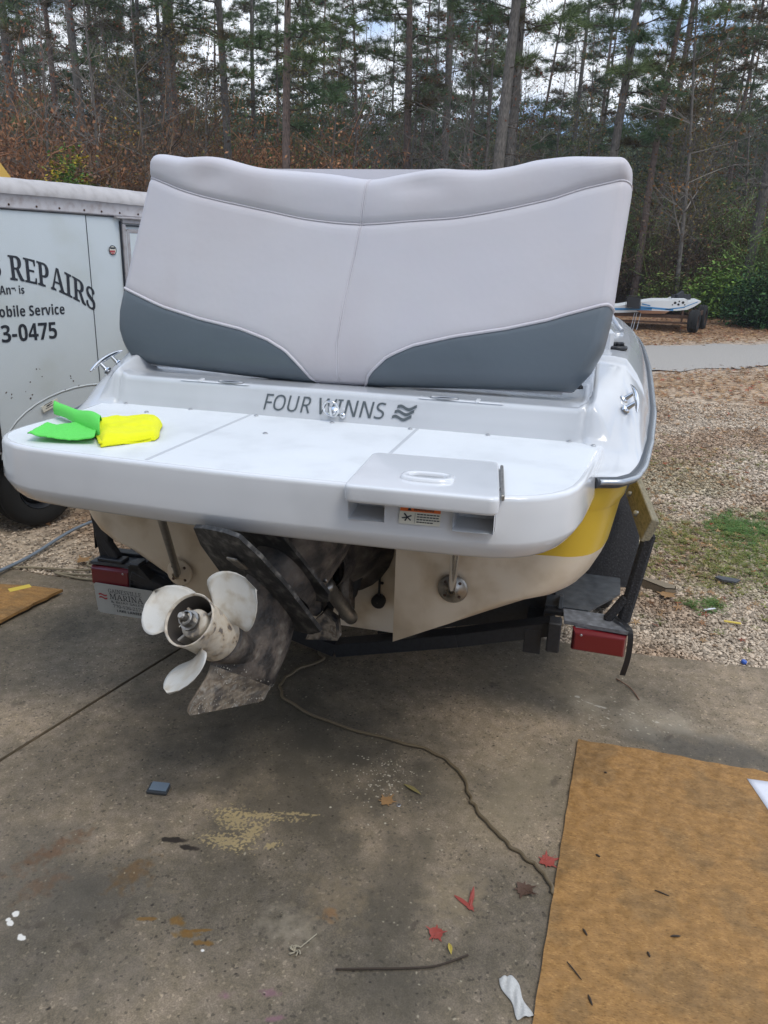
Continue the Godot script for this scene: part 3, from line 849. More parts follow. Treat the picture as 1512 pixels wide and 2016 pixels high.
func make_pine(called: String, sd: int, bark: Material, H: float, dia: float, first: float, full: float, dens: int) -> Node3D:
	var r := RandomNumberGenerator.new(); r.seed = sd
	var t := thing(called, "pine", "pine tree")
	var spine := []
	var rad := []
	var bend := Vector3(r.randfn(), 0, r.randfn()) * 0.10
	var n := 18
	for k in n + 1:
		var u := k / float(n)
		spine.append(Vector3(0, -0.4 + (H + 0.4) * u, 0) + bend * sin(u * 3.0 + sd) * 1.6 + Vector3(sin(u * 11.0 + sd), 0, cos(u * 9.0)) * 0.03)
		rad.append(dia * 0.5 * (1.0 - 0.80 * u) * (1.0 + 0.35 * exp(-u * 22.0)))
	var st := begin()
	tube(st, spine, rad, 12)
	obj("trunk", st, bark, t)
	var br := begin(FLAT)
	var ne := begin(FLAT)
	br.set_color(Color(0.075, 0.06, 0.05))
	var at := func(h: float) -> Vector3:
		var u := clampf((h + 0.4) / (H + 0.4) * n, 0, n - 0.001)
		return spine[int(u)].lerp(spine[int(u) + 1], u - int(u))
	for k in int(first * 1.6):       # dead stubs below the crown
		var h := r.randf_range(1.8, first + 0.5)
		var a := r.randf() * TAU
		var d := Vector3(cos(a), r.randf_range(-0.35, 0.25), sin(a)).normalized()
		var l := r.randf_range(0.3, 1.9)
		var p: Vector3 = at.call(h)
		var m := p + d * l * 0.6
		twig_tube(br, p, m, 0.022, 0.012)
		twig_tube(br, m, m + (d + Vector3(0, r.randf_range(-0.5, 0.3), 0)).normalized() * l * 0.5, 0.012, 0.004)
		for e in 2: twig_tube(br, m, m + (d + Vector3(r.randfn(), r.randfn(), r.randfn()) * 0.6).normalized() * l * 0.35, 0.007, 0.003)
	var h := first
	while h < H:
		var u := (h - first) / (H - first)
		var l := full * lerpf(0.75, 1.0, r.randf()) * (0.55 + 0.9 * u - 1.3 * u * u * u) + 0.3
		var a := r.randf() * TAU
		var d := Vector3(cos(a), 0, sin(a))
		var p: Vector3 = at.call(h)
		var last := p
		var c := Color(0.075, 0.125, 0.055).lerp(Color(0.14, 0.185, 0.072), r.randf())
		if r.randf() < 0.12: c = Color(0.10, 0.075, 0.028)
		for k in 5:
			var q := p + d * l * (k + 1) / 5.0 + Vector3(0, (0.10 * (k + 1) - 0.018 * (k + 1) * (k + 1)) * l * 0.55, 0) + Vector3(r.randfn(), r.randfn(), r.randfn()) * 0.05 * l
			twig_tube(br, last, q, 0.035 * (1.0 - k / 5.5), 0.035 * (1.0 - (k + 1) / 5.5))
			if k >= 1:
				for e in dens:
					var sd2 := d.rotated(Vector3.UP, r.randf_range(-1.3, 1.3)) + Vector3(0, r.randf_range(-0.15, 0.45), 0)
					var l2 := l * r.randf_range(0.12, 0.34)
					var o := last.lerp(q, r.randf())
					var tip := o + sd2.normalized() * l2
					twig_tube(br, o, tip, 0.010, 0.004)
					tuft(ne, tip, sd2.normalized(), r.randf_range(0.30, 0.46), 30, r, c)
					if r.randf() < 0.7: tuft(ne, o.lerp(tip, 0.55), (sd2 + Vector3.UP * 0.5).normalized(), r.randf_range(0.26, 0.40), 22, r, c * 0.9)
			last = q
		tuft(ne, last, d, 0.5, 18, r, c)
		h += r.randf_range(0.22, 0.62)
	tag(obj("branches", br, M.twigs, t), "", "", "", "stuff")
	tag(obj("needles", ne, M.needles, t), "", "", "", "stuff")
	return t

func bough(st: SurfaceTool, p: Vector3, d: Vector3, l: float, r0: float, depth: int, r: RandomNumberGenerator, lf: SurfaceTool, leafy: float, c: Color, lsize := 0.045, dense := 3.0) -> void:
	var segs := 3 if depth > 1 else 2
	var last := p
	for k in segs:
		d = (d + Vector3(r.randfn(), r.randfn() * 0.6 + 0.10, r.randfn()) * 0.16).normalized()
		var q := last + d * l / segs
		twig_tube(st, last, q, r0 * (1.0 - 0.7 * k / segs), r0 * (1.0 - 0.7 * (k + 1) / segs))
		if depth > 0:
			for e in 2:
				if r.randf() < 0.85:
					var side := (d + Vector3(r.randfn(), r.randfn() * 0.5 + 0.25, r.randfn()) * 0.95).normalized()
					bough(st, last.lerp(q, r.randf()), side, l * r.randf_range(0.35, 0.6), maxf(r0 * 0.42, 0.004), depth - 1, r, lf, leafy, c, lsize, dense)
		last = q
	if lf and depth <= 1:
		for k in int(leafy * dense + r.randf()):
			var o := last + Vector3(r.randfn(), r.randfn(), r.randfn()) * 0.14
			var u := Vector3(r.randfn(), r.randfn(), r.randfn()).normalized() * lsize * r.randf_range(0.7, 1.3)
			var v := u.cross(Vector3(r.randfn(), r.randfn(), r.randfn())).normalized() * u.length() * 0.55
			lf.set_color(Color(c * r.randf_range(0.5, 1.5), 1))
			quad(lf, o - u, o + v, o + u, o - v)

func make_bare_tree(called: String, sd: int, H: float, dia: float, leafy: float, c: Color, fork: float) -> Node3D:
	var r := RandomNumberGenerator.new(); r.seed = sd
	var t := thing(called, "tree", "tree")
	var spine := []
	var rad := []
	var drift := Vector3(r.randfn(), 0, r.randfn()) * 0.05
	for k in 15:
		var u := k / 14.0
		spine.append(Vector3(0, -0.3 + (H + 0.3) * u, 0) + drift * u * H + Vector3(sin(u * 7.0 + sd), 0, cos(u * 6.0 + sd * 2)) * 0.10 * u)
		rad.append(dia * 0.5 * (1.0 - 0.88 * u))
	var st := begin()
	tube(st, spine, rad, 8)
	obj("trunk", st, M.bark_grey, t)
	var br := begin(FLAT)
	var lf := begin(FLAT)
	var n := 0
	for k in range(3, 14):
		for e in 3:
			var a := r.randf() * TAU
			var d := Vector3(cos(a), r.randf_range(0.25, 1.1), sin(a)).normalized()
			var u := k / 14.0
			br.set_color(Color(Color(0.19, 0.17, 0.15) * r.randf_range(0.6, 1.3), 1))
			bough(br, spine[k], d, H * fork * (1.1 - 0.7 * u) * r.randf_range(0.5, 1.1), maxf(rad[k] * 0.4, 0.008), 2, r, lf if leafy > 0 else null, leafy, c)
	tag(obj("branches", br, M.twigs, t), "", "", "", "stuff")
	if leafy > 0: tag(obj("foliage", lf, M.leaves, t), "", "", "", "stuff")
	return t

func brush_mesh(sd: int, leafy: float, c: Color, bark: Color, stems: int) -> ArrayMesh:
	var r := RandomNumberGenerator.new(); r.seed = sd
	var st := begin(FLAT)
	for k in stems:
		var a := r.randf() * TAU
		var o := Vector3(cos(a), 0, sin(a)) * r.randf() * 0.35
		st.set_color(Color(bark * r.randf_range(0.6, 1.4), 1))
		bough(st, o, Vector3(cos(a) * 0.3, 1.0, sin(a) * 0.3).normalized(), r.randf_range(0.55, 1.0), 0.0045, 2, r, st, leafy, c, 0.015, 6.0)
	st.generate_normals()
	return st.commit()

func leafy_bush(called: String, sd: int, at: Vector3, size: Vector3, n: int, cols: Array, label: String, leaf := 0.05) -> void:
	var r := RandomNumberGenerator.new(); r.seed = sd
	var t := thing(called, label, "bush", at)
	var br := begin(FLAT)
	br.set_color(Color(0.06, 0.05, 0.04))
	var lf := begin(FLAT)
	for k in n:
		var d := Vector3(r.randfn(), absf(r.randfn()) * 0.9 + 0.15, r.randfn()).normalized()
		var e := Vector3(d.x * size.x, d.y * size.y, d.z * size.z) * pow(r.randf(), 0.4) * r.randf_range(0.8, 1.08)
		if k % 6 == 0: twig_tube(br, Vector3(e.x * 0.15, 0, e.z * 0.15), e, 0.015, 0.004)
		var c: Color = cols[r.randi() % cols.size()]
		for q in 9:
			var o := e + Vector3(r.randfn(), r.randfn(), r.randfn()) * 0.15
			var u := Vector3(r.randfn(), r.randfn() * 0.5, r.randfn()).normalized() * leaf * r.randf_range(0.7, 1.3)
			var v := u.cross(Vector3(r.randfn() * 0.4, 1, r.randfn() * 0.4)).normalized() * u.length() * 0.5
			lf.set_color(Color(c * r.randf_range(0.6, 1.4), 1))
			quad(lf, o - u, o + v, o + u, o - v)
	tag(obj("stems", br, M.twigs, t), "", "", "", "stuff")
	tag(obj("foliage", lf, M.leaves, t), "", "", "", "stuff")

func lean_of(o: Node3D, px: float, d: float, scale: float, turn: float, lean: float) -> void:
	var ya := deg_to_rad(YAW)
	var fwd := Vector3(-sin(ya), 0, -cos(ya))
	var b := Basis(fwd, deg_to_rad(lean)) * Basis(Vector3.UP, turn).scaled(Vector3.ONE * scale)
	o.transform = Transform3D(b, pol(px, d))

func build_woods() -> void:
	var r := RandomNumberGenerator.new(); r.seed = 41
	# prototypes
	var pines := []
	for k in 7:
		pines.append(make_pine("pine_tree", 500 + k * 7, M.bark_pine if k % 2 == 0 else M.bark_grey, [19.0, 21.0, 18.0, 20.0, 17.0, 22.0, 16.0][k], [0.36, 0.40, 0.34, 0.38, 0.30, 0.44, 0.30][k], [6.5, 7.5, 5.5, 7.0, 4.5, 8.5, 4.0][k], [2.6, 2.9, 2.6, 3.0, 2.4, 3.0, 2.3][k], 4))
	var used := []
	used.resize(pines.size())
	# [bearing, distance, scale, lean, prototype, label]
	var spots := [
		[118, 38, 1.0, 0, 2, "leftmost of the tall pines, dark green, rising above the enclosed trailer"],
		[163, 36, 1.05, -1, 1, "straight grey pine trunk against bright sky, above the repair lettering"],
		[206, 42, 1.0, -1, 0, "slim pine just right of the straight trunk against the bright sky at left"],
		[270, 44, 0.95, 1, 3, "pine with a drooping dark bough at upper left, behind the trailer roof"],
		[333, 38, 1.05, 0, 3, "left one of two close dark pine trunks above the left end of the sun pad"],
		[353, 40, 1.25, 0, 0, "right one of two close dark pine trunks above the left end of the sun pad"],
		[416, 46, 0.8, 1, 4, "thin pine left of the tall straight trunk with low side boughs"],
		[444, 31, 0.92, -1.5, 1, "tall straight pine with low crooked side boughs, left of the middle"],
		[553, 27, 0.98, 0, 2, "thick scaly brown pine trunk rising behind the left half of the sun pad"],
		[612, 43, 0.85, 1, 6, "thin pine right of the thick scaly trunk"],
		[688, 34, 0.72, -2, 4, "slender pale pine leaning left behind the middle of the sun pad"],
		[772, 32, 1.0, -0.5, 0, "reddish pine trunk standing straight above the middle of the sun pad"],
		[803, 44, 0.9, 0.5, 6, "dark pine close to the right of the reddish trunk"],
		[850, 38, 0.95, 0, 5, "grey pine trunk right of the reddish one, behind the sun pad"],
		[893, 47, 0.9, 1, 2, "pine with dense low boughs left of the paired leaning trunks"],
		[948, 26, 0.95, 2.2, 5, "left and thickest of the paired trunks leaning right above the sun pad"],
		[972, 29, 0.95, 0.6, 1, "right one of the paired trunks above the sun pad"],
		[1010, 42, 0.8, 5, 4, "thin pine tilted to the right beside the paired trunks"],
		[1092, 45, 0.9, 0, 3, "pine with airy boughs against the sky, left of the forked leaning trunk"],
		[1156, 29, 0.95, 3.2, 3, "dark forked pine leaning right above the right end of the sun pad"],
		[1243, 30, 0.8, 2.5, 0, "dark pine leaning right just beyond the right corner of the sun pad"],
		[1262, 41, 0.95, 2, 0, "pine with a dark green tuft of low boughs right of the sun pad"],
		[1318, 34, 0.75, 3, 6, "slim leaning pine above the old trailer"],
		[1392, 44, 0.9, 1, 2, "pine behind the leafy green bush at right"],
		[1452, 31, 0.9, 2.5, 5, "reddish pine with a long bare bough near the right edge"],
		[1500, 40, 1.0, 0, 3, "rightmost tall pine, at the edge of the frame"],
		[40, 42, 1.05, 0, 5, "pine in the upper left corner, crown partly out of frame"],
	]
	for s in spots:
		var k: int = s[4]
		var o: Node3D = pines[k]
		if used[k]:
			o = copy_of(pines[k], Vector3.ZERO)
		used[k] = true
		lean_of(o, s[0], s[1], s[2], r.randf() * TAU, s[3])
		tag(o, s[5], "pine tree", "tall pines at the edge of the woods")
	var far := "dark slender pine deep in the woods behind the nearer trunks"
	for k in 52:
		var o := copy_of(pines[r.randi() % pines.size()], Vector3.ZERO)
		lean_of(o, r.randf_range(-120, 1650), r.randf_range(47, 82), r.randf_range(0.7, 1.05), r.randf() * TAU, r.randfn() * 1.6)
		tag(o, far, "pine tree", "pines deep in the woods")
	# low young evergreens
	for k in 9:
		var o := make_pine("young_pine", 900 + k, M.bark_grey, [7.0, 5.5, 8.0][k % 3], 0.12, 0.8, [1.9, 1.6, 2.1][k % 3], 2) if k < 3 else copy_of(get_node("young_pine" if k % 3 == 0 else "young_pine_00%d" % (k % 3)), Vector3.ZERO)
		lean_of(o, [250, 905, 1060, 560, 1000, 1130, 1420, 90, 1300][k], [37, 43, 39, 46, 52, 47, 38, 33, 45][k], [0.9, 1.1, 0.9, 1.0, 1.2, 1.0, 0.8, 1.0, 1.0][k], k * 1.3, 0)
		tag(o, "young bushy green pine growing among the bare saplings", "pine tree", "young pines in the woods")
	# bare hardwoods
	var bare := []
	for k in 6:
		bare.append(make_bare_tree("bare_sapling", 700 + k * 3, [9.0, 11.0, 7.5, 12.0, 8.0, 10.0][k], [0.11, 0.15, 0.08, 0.18, 0.09, 0.12][k], [0.0, 0.5, 0.0, 0.0, 0.9, 0.25][k], [Color(0.16, 0.08, 0.03), Color(0.20, 0.10, 0.035), Color(0.1, 0.1, 0.04), Color(0.1, 0.05, 0.03), Color(0.17, 0.14, 0.05), Color(0.15, 0.06, 0.035)][k], 0.30))
	for k in 130:
		var chosen := r.randi() % bare.size()
		var o: Node3D = bare[k] if k < bare.size() else copy_of(bare[chosen], Vector3.ZERO)
		lean_of(o, r.randf_range(-120, 1650), r.randf_range(27, 58), r.randf_range(0.65, 1.15), r.randf() * TAU, r.randfn() * 4.0)
		var which := bare.find(o) if k < bare.size() else chosen
		tag(o, ["slender leafless grey sapling about as high as the pines' lowest boughs", "tall sapling with a few rust coloured leaves left on its twigs", "short thin leafless sapling in the brush", "stout leafless tree with wide spreading grey twigs", "thin sapling still holding many ochre leaves", "sapling with sparse reddish leaves"][which], "tree", "bare saplings in the woods")
	# the tangle below them, one mass
	var kinds := [
		[11, 1.0, Color(0.21, 0.105, 0.055), Color(0.14, 0.085, 0.068), 12, 700, -160, 800, "reddish brown leafy brush filling the woods behind the trailer"],
		[12, 0.35, Color(0.105, 0.070, 0.045), Color(0.17, 0.145, 0.125), 14, 900, -160, 1700, "grey brown twiggy brush filling the woods"],
		[13, 0.8, Color(0.11, 0.16, 0.05), Color(0.15, 0.13, 0.11), 12, 330, 500, 1700, "dull green undergrowth filling the right side of the woods"],
		[14, 0.9, Color(0.19, 0.13, 0.045), Color(0.085, 0.070, 0.055), 10, 170, -160, 1700, "ochre brush scattered through the woods"],
	]
	for e in kinds:
		var mesh := brush_mesh(e[0], e[1], e[2], e[3], e[4])
		var xf := []
		var cols := []
		for k in e[5]:
			var d := r.randf_range(27.5, 66.0)
			var px := r.randf_range(e[6], e[7])
			if px > 1150 and d < 30.0: d += 4.0
			var p := pol(px, d)
			var s := lerpf(1.2, 3.7, pow(r.randf(), 1.5)) * (1.2 if px < 600 else 0.95)
			xf.append(Transform3D(Basis(Vector3.UP, r.randf() * TAU).scaled(Vector3(s, s * r.randf_range(0.8, 1.25), s)), p))
			cols.append(Color(Color.WHITE * r.randf_range(0.8, 1.8), 1))
		scatter("woodland_brush", mesh, M.leaves, xf, cols, e[8], "brush")
	# far trees that read as one dark mass
	var far_mesh := brush_mesh(31, 1.2, Color(0.08, 0.10, 0.055), Color(0.10, 0.09, 0.08), 16)
	var xf := []
	var cols := []
	for k in 700:
		var p := pol(r.randf_range(-300, 1850), r.randf_range(66, 105))
		var s := r.randf_range(5.5, 10.0)
		xf.append(Transform3D(Basis(Vector3.UP, r.randf() * TAU).scaled(Vector3(s, s, s)), p))
		cols.append(Color(Color.WHITE * r.randf_range(0.8, 1.6), 1))
	scatter("distant_woods", far_mesh, M.leaves, xf, cols, "dark distant trees closing the view behind the pines", "trees")
	# bushes one can tell apart
	leafy_bush("green_bush", 61, pol(1415, 27.5), Vector3(1.25, 1.9, 0.9), 560, [Color(0.20, 0.31, 0.06), Color(0.14, 0.23, 0.05), Color(0.08, 0.14, 0.035)], "bright green leafy bush behind the old trailer at right", 0.065)
	leafy_bush("evergreen_bush", 62, pol(1505, 25.5), Vector3(1.3, 1.75, 1.0), 800, [Color(0.035, 0.085, 0.032), Color(0.05, 0.105, 0.036), Color(0.028, 0.06, 0.024)], "dense dark evergreen bush at the right edge behind the white pipe", 0.06)
	leafy_bush("vine_tangle", 63, pol(1305, 28.5), Vector3(1.1, 1.5, 0.8), 330, [Color(0.10, 0.15, 0.045), Color(0.16, 0.22, 0.05), Color(0.10, 0.075, 0.04)], "loose olive green tangle left of the bright bush, above the old trailer", 0.055)
	leafy_bush("yellow_bush", 64, pol(132, 22.0) + Vector3(0, 2.3, 0), Vector3(0.75, 2.0, 0.75), 300, [Color(0.06, 0.14, 0.035), Color(0.20, 0.22, 0.03), Color(0.40, 0.30, 0.03), Color(0.08, 0.15, 0.03)], "yellow and green bush just above the roof of the enclosed trailer", 0.06)
	leafy_bush("orange_sapling", 65, pol(215, 28.0) + Vector3(0, 1.0, 0), Vector3(1.6, 5.2, 1.3), 240, [Color(0.26, 0.12, 0.03), Color(0.16, 0.075, 0.025), Color(0.28, 0.20, 0.04)], "tall sapling in orange autumn leaf above the enclosed trailer", 0.05)


# ------------------------------------------------------------------ the ground
func height(x: float, z: float) -> float:
	var d := -z
	var h := 0.0
	if d > 8.0: h += 0.036 * (d - 8.0)
	if d > 30.0: h += 0.03 * (d - 30.0)
	if x < -12.0: h += 0.03 * (-12.0 - x)
	return h

func edge_z(x: float) -> float:
	return -0.80 - 0.032 * (x + 2.6) + 0.012 * sin(x * 5.0) + 0.008 * sin(x * 13.0)

var gn := noise(0.35, 71, 4)
var gn2 := noise(1.6, 72, 3)

func ground_color(x: float, z: float) -> Color:
	var tan_c := Color(0.46, 0.375, 0.285)
	var litter := Color(0.24, 0.135, 0.075)
	var grey_c := Color(0.42, 0.40, 0.375)
	var dark := Color(0.085, 0.055, 0.038)
	var n := gn.get_noise_2d(x, z) * 0.5 + 0.5
	var m := gn2.get_noise_2d(x, z) * 0.5 + 0.5
	var d := -z
	var c := tan_c.lerp(Color(0.29, 0.185, 0.11), clampf((n - 0.47) * 4.5 + (m - 0.5) * 1.6, 0, 0.9))
	if d > 2.0 and d < 6.0 and x > 1.5:
		c = c.lerp(Color(0.20, 0.20, 0.075), clampf((gn.get_noise_2d(x * 1.7 + 9, z * 1.7) + 0.12) * 1.6, 0, 0.35))
	var orange := clampf((d - 8.5) / 3.0, 0, 1)
	c = c.lerp(Color(0.42, 0.27, 0.15), orange * (0.35 + 0.4 * m))
	var r := road_at(x, z)
	if r < 1.5: c = c.lerp(grey_c, clampf(1.3 - r, 0.0, 1.0) * (0.6 + 0.3 * m))
	elif d > 14.0: c = c.lerp(litter, clampf((d - 16.0 + (n - 0.5) * 4.0) / 4.0, 0, 0.9))
	c = c.lerp(dark, clampf((d - 24.0 + (m - 0.5) * 5.0) / 6.0, 0, 1))
	return c

func road_at(x: float, z: float) -> float:         # 0 on the middle of the gravel road, 1 at its edge
	var mid := -14.6 - 0.62 * (x - 2.6) - 0.01 * (x - 2.6) * (x - 2.6)
	return absf(z - mid) / 2.1

func spread_pebble(st: SurfaceTool, sd: int) -> void:
	var r := RandomNumberGenerator.new(); r.seed = sd
	var v := []
	for i in 12:
		v.append(Vector3.ZERO)
	var t := (1.0 + sqrt(5.0)) / 2.0
	v = [Vector3(-1, t, 0), Vector3(1, t, 0), Vector3(-1, -t, 0), Vector3(1, -t, 0), Vector3(0, -1, t), Vector3(0, 1, t), Vector3(0, -1, -t), Vector3(0, 1, -t), Vector3(t, 0, -1), Vector3(t, 0, 1), Vector3(-t, 0, -1), Vector3(-t, 0, 1)]
	var s := Vector3(r.randf_range(0.8, 1.3), r.randf_range(0.4, 0.75), r.randf_range(0.7, 1.0))
	for i in 12: v[i] = v[i].normalized() * s * r.randf_range(0.75, 1.2) * 0.5
	for f in [[0, 11, 5], [0, 5, 1], [0, 1, 7], [0, 7, 10], [0, 10, 11], [1, 5, 9], [5, 11, 4], [11, 10, 2], [10, 7, 6], [7, 1, 8], [3, 9, 4], [3, 4, 2], [3, 2, 6], [3, 6, 8], [3, 8, 9], [4, 9, 5], [2, 4, 11], [6, 2, 10], [8, 6, 7], [9, 8, 1]]:
		tri_out(st, v[f[0]], v[f[1]], v[f[2]], Vector3.ZERO)

func scatter(called: String, mesh: Mesh, m: Material, xf: Array, cols: Array, label: String, category: String, parent: Node = null) -> MultiMeshInstance3D:
	var mm := MultiMesh.new()
	mm.transform_format = MultiMesh.TRANSFORM_3D
	mm.use_colors = true
	mm.mesh = mesh
	mm.instance_count = xf.size()
	for i in xf.size():
		mm.set_instance_transform(i, xf[i])
		mm.set_instance_color(i, cols[i])
	var o := MultiMeshInstance3D.new()
	o.multimesh = mm
	o.material_override = m
	o.set_meta("kind", "stuff")
	if parent:
		o.name = called
		parent.add_child(o, true)
	else:
		o.name = numbered(called)
		add_child(o)
		tag(o, label, category)
	return o

func white_colors(st: SurfaceTool) -> void: st.set_color(Color.WHITE)

func slab_point(i: int) -> Vector2: return Vector2.ZERO

func blot(px: PackedFloat32Array, W: int, H: int, x: float, z: float, rx: float, rz: float, turn: float, col: Color, strength: float, ragged: float, soft: float, f: FastNoiseLite) -> void:
	var k := W / 5.2
	var cx := (x + 2.6) * k
	var cz := (z + 0.95) * k
	var big := maxf(rx, rz) * (1.0 + ragged) * k
	var c := cos(turn)
	var s := sin(turn)
	for j in range(maxi(0, int(cz - big)), mini(H, int(cz + big) + 1)):
		for i in range(maxi(0, int(cx - big)), mini(W, int(cx + big) + 1)):
			var dx := (i - cx) / k
			var dz := (j - cz) / k
			var u := (dx * c + dz * s) / rx
			var v := (-dx * s + dz * c) / rz
			var d := sqrt(u * u + v * v) + f.get_noise_2d(i, j) * ragged * 1.6
			var a := clampf((1.0 - d) / soft, 0.0, 1.0) * strength
			if a > 0.0:
				var o := (j * W + i) * 3
				px[o] += (col.r - px[o]) * a
				px[o + 1] += (col.g - px[o + 1]) * a
				px[o + 2] += (col.b - px[o + 2]) * a

func slab_texture() -> ImageTexture:
	var W := 2048
	var H := 1496
	var big := noise(0.0026, 81, 4).get_image(W, H).get_data()
	var mid := noise(0.03, 82, 5).get_image(W, H).get_data()
	var fine := noise(0.38, 83, 2).get_image(W, H).get_data()
	var cf := noise(0.30, 84, 1, FastNoiseLite.TYPE_CELLULAR)
	cf.cellular_return_type = FastNoiseLite.RETURN_CELL_VALUE
	var cell := cf.get_image(W, H).get_data()
	var px := PackedFloat32Array()
	px.resize(W * H * 3)
	for i in W * H:
		var b := big[i] / 255.0
		var m := mid[i] / 255.0
		var f := fine[i] / 255.0
		var g := cell[i] / 255.0
		var v := 0.56 * (0.64 + 0.52 * b) * (0.86 + 0.22 * m) * (0.76 + 0.40 * f) * (0.93 + 0.13 * g)
		if g > 0.975: v *= 1.16
		elif g < 0.03: v *= 0.80
		var o := i * 3
		px[o] = v * 1.0
		px[o + 1] = v * (0.915 - 0.03 * b)
		px[o + 2] = v * (0.75 - 0.04 * b + 0.05 * m)
	var f1 := noise(0.009, 91, 5)
	var f2 := noise(0.05, 92, 4)
	var f3 := noise(0.14, 93, 3)
	# damp and oily areas (colours here are sRGB)
	blot(px, W, H, -0.25, 0.35, 0.95, 0.70, 0.1, Color(0.215, 0.20, 0.17), 0.55, 0.30, 0.9, f1)  # wet patch with the shade under the boat painted into it
	blot(px, W, H, -0.5, 1.5, 0.55, 0.32, 0.5, Color(0.30, 0.285, 0.255), 0.5, 0.4, 0.8, f1)
	blot(px, W, H, 0.1, 0.8, 0.45, 0.5, 0.0, Color(0.27, 0.25, 0.21), 0.5, 0.5, 0.7, f1)
	blot(px, W, H, 0.62, 1.1, 0.20, 0.85, -0.25, Color(0.27, 0.25, 0.21), 0.55, 0.5, 0.95, f1)
	blot(px, W, H, 1.85, -0.05, 0.5, 0.16, 0.15, Color(0.27, 0.26, 0.24), 0.6, 0.4, 0.6, f1)
	blot(px, W, H, 1.05, -0.35, 0.55, 0.35, 0.0, Color(0.47, 0.43, 0.36), 0.4, 0.5, 0.9, f1)
	blot(px, W, H, 1.6, -0.25, 0.4, 0.2, 0.0, Color(0.68, 0.64, 0.57), 0.5, 0.5, 0.9, f1)
	blot(px, W, H, 0.85, 1.12, 0.12, 0.16, 0.3, Color(0.55, 0.49, 0.39), 0.55, 0.5, 0.8, f2)
	blot(px, W, H, 0.35, 1.42, 0.14, 0.10, 0.3, Color(0.58, 0.54, 0.47), 0.6, 0.5, 0.9, f2)
	blot(px, W, H, 0.45, 1.27, 0.16, 0.14, 0.3, Color(0.52, 0.45, 0.34), 0.35, 0.5, 0.9, f2)
	blot(px, W, H, 0.45, 1.33, 0.03, 0.04, 0.0, Color(0.55, 0.38, 0.22), 0.5, 0.6, 0.6, f2)
	blot(px, W, H, 0.98, 0.50, 0.28, 0.45, 0.3, Color(0.52, 0.475, 0.385), 0.5, 0.5, 0.9, f1)
	blot(px, W, H, -0.62, 1.35, 0.05, 0.18, 0.5, Color(0.40, 0.27, 0.17), 0.55, 0.6, 0.9, f2)
	blot(px, W, H, -0.28, 1.36, 0.07, 0.10, 0.2, Color(0.42, 0.29, 0.14), 0.5, 0.6, 0.9, f2)
	blot(px, W, H, -0.55, 1.5, 0.06, 0.1, 0.5, Color(0.40, 0.27, 0.17), 0.4, 0.6, 0.9, f2)
	for o in [[-0.12, 1.52, 0.045, 0.008, -0.3], [-0.02, 1.50, 0.035, 0.022, 0.2], [0.03, 1.54, 0.05, 0.018, -0.1], [0.09, 1.555, 0.05, 0.012, -0.1], [0.06, 1.515, 0.05, 0.006, -0.35]]:
		blot(px, W, H, o[0], o[1], o[2], o[3], o[4], Color(0.46, 0.32, 0.11), 0.75, 0.5, 0.5, f2)
	blot(px, W, H, -0.23, 1.17, 0.055, 0.016, -0.2, Color(0.13, 0.10, 0.07), 0.9, 0.3, 0.3, f2)
	blot(px, W, H, -0.15, 1.19, 0.04, 0.016, -0.1, Color(0.13, 0.10, 0.07), 0.9, 0.3, 0.3, f2)
	# flaked yellow paint, ragged ring
	for o in [[-0.06, 1.0, 0.075, 0.05, 0.3], [0.02, 0.955, 0.15, 0.018, -0.15], [-0.03, 1.12, 0.085, 0.035, 0.0], [0.04, 1.05, 0.03, 0.08, 0.2], [0.14, 1.085, 0.03, 0.016, -0.5], [0.17, 0.90, 0.09, 0.008, -0.2]]:
		blot(px, W, H, o[0], o[1], o[2], o[3], o[4], Color(0.66, 0.585, 0.42), 0.8, 0.95, 0.3, f3)
	for o in [[-0.55, 1.63, 0.016, 0.012], [-0.545, 1.665, 0.014, 0.011], [-0.47, 1.70, 0.018, 0.011], [0.11, 1.58, 0.008, 0.006], [-0.56, 1.655, 0.010, 0.010]]:
		blot(px, W, H, o[0], o[1], o[2], o[3], 0.3, Color(0.88, 0.87, 0.84), 1.0, 0.35, 0.2, f2)
	for o in [[0.37, 1.66, 0.04, 0.015], [0.25, 1.70, 0.03, 0.015], [0.42, 1.73, 0.05, 0.01]]:
		blot(px, W, H, o[0], o[1], o[2], o[3], -0.4, Color(0.52, 0.36, 0.42), 0.6, 0.6, 0.8, f2)
	for o in [[1.28, -0.30, 0.03, 0.007, 0.3], [1.34, -0.28, 0.035, 0.012, 0.25], [1.22, -0.34, 0.015, 0.008, 0.0]]:
		blot(px, W, H, o[0], o[1], o[2], o[3], o[4], Color(0.66, 0.64, 0.60), 0.85, 0.5, 0.3, f2)
	for k in 16:      # a pale scrape along an arc
		var a := k / 15.0
		blot(px, W, H, 0.82 + 0.16 * a + 0.05 * sin(a * 3.0), 0.42 - 0.42 * a, 0.011, 0.008, 0.0, Color(0.55, 0.52, 0.46), 0.35, 0.5, 0.6, f2)
	var r := RandomNumberGenerator.new(); r.seed = 5
	for k in 170:      # drips of white paint
		var x := 0.42 + r.randfn() * 0.09
		var z := 0.58 + r.randfn() * 0.10
		var s := r.randf_range(0.0022, 0.0055)
		blot(px, W, H, x, z, s, s * r.randf_range(0.5, 1.0), r.randf() * 3.0, Color(0.80, 0.77, 0.70), 0.9, 0.3, 0.5, f2)
	for k in 60:
		var x := 1.45 + r.randfn() * 0.16
		var z := -0.22 + r.randfn() * 0.07
		blot(px, W, H, x, z, r.randf_range(0.003, 0.012), r.randf_range(0.003, 0.006), r.randf(), Color(0.74, 0.71, 0.65), 0.7, 0.3, 0.5, f2)
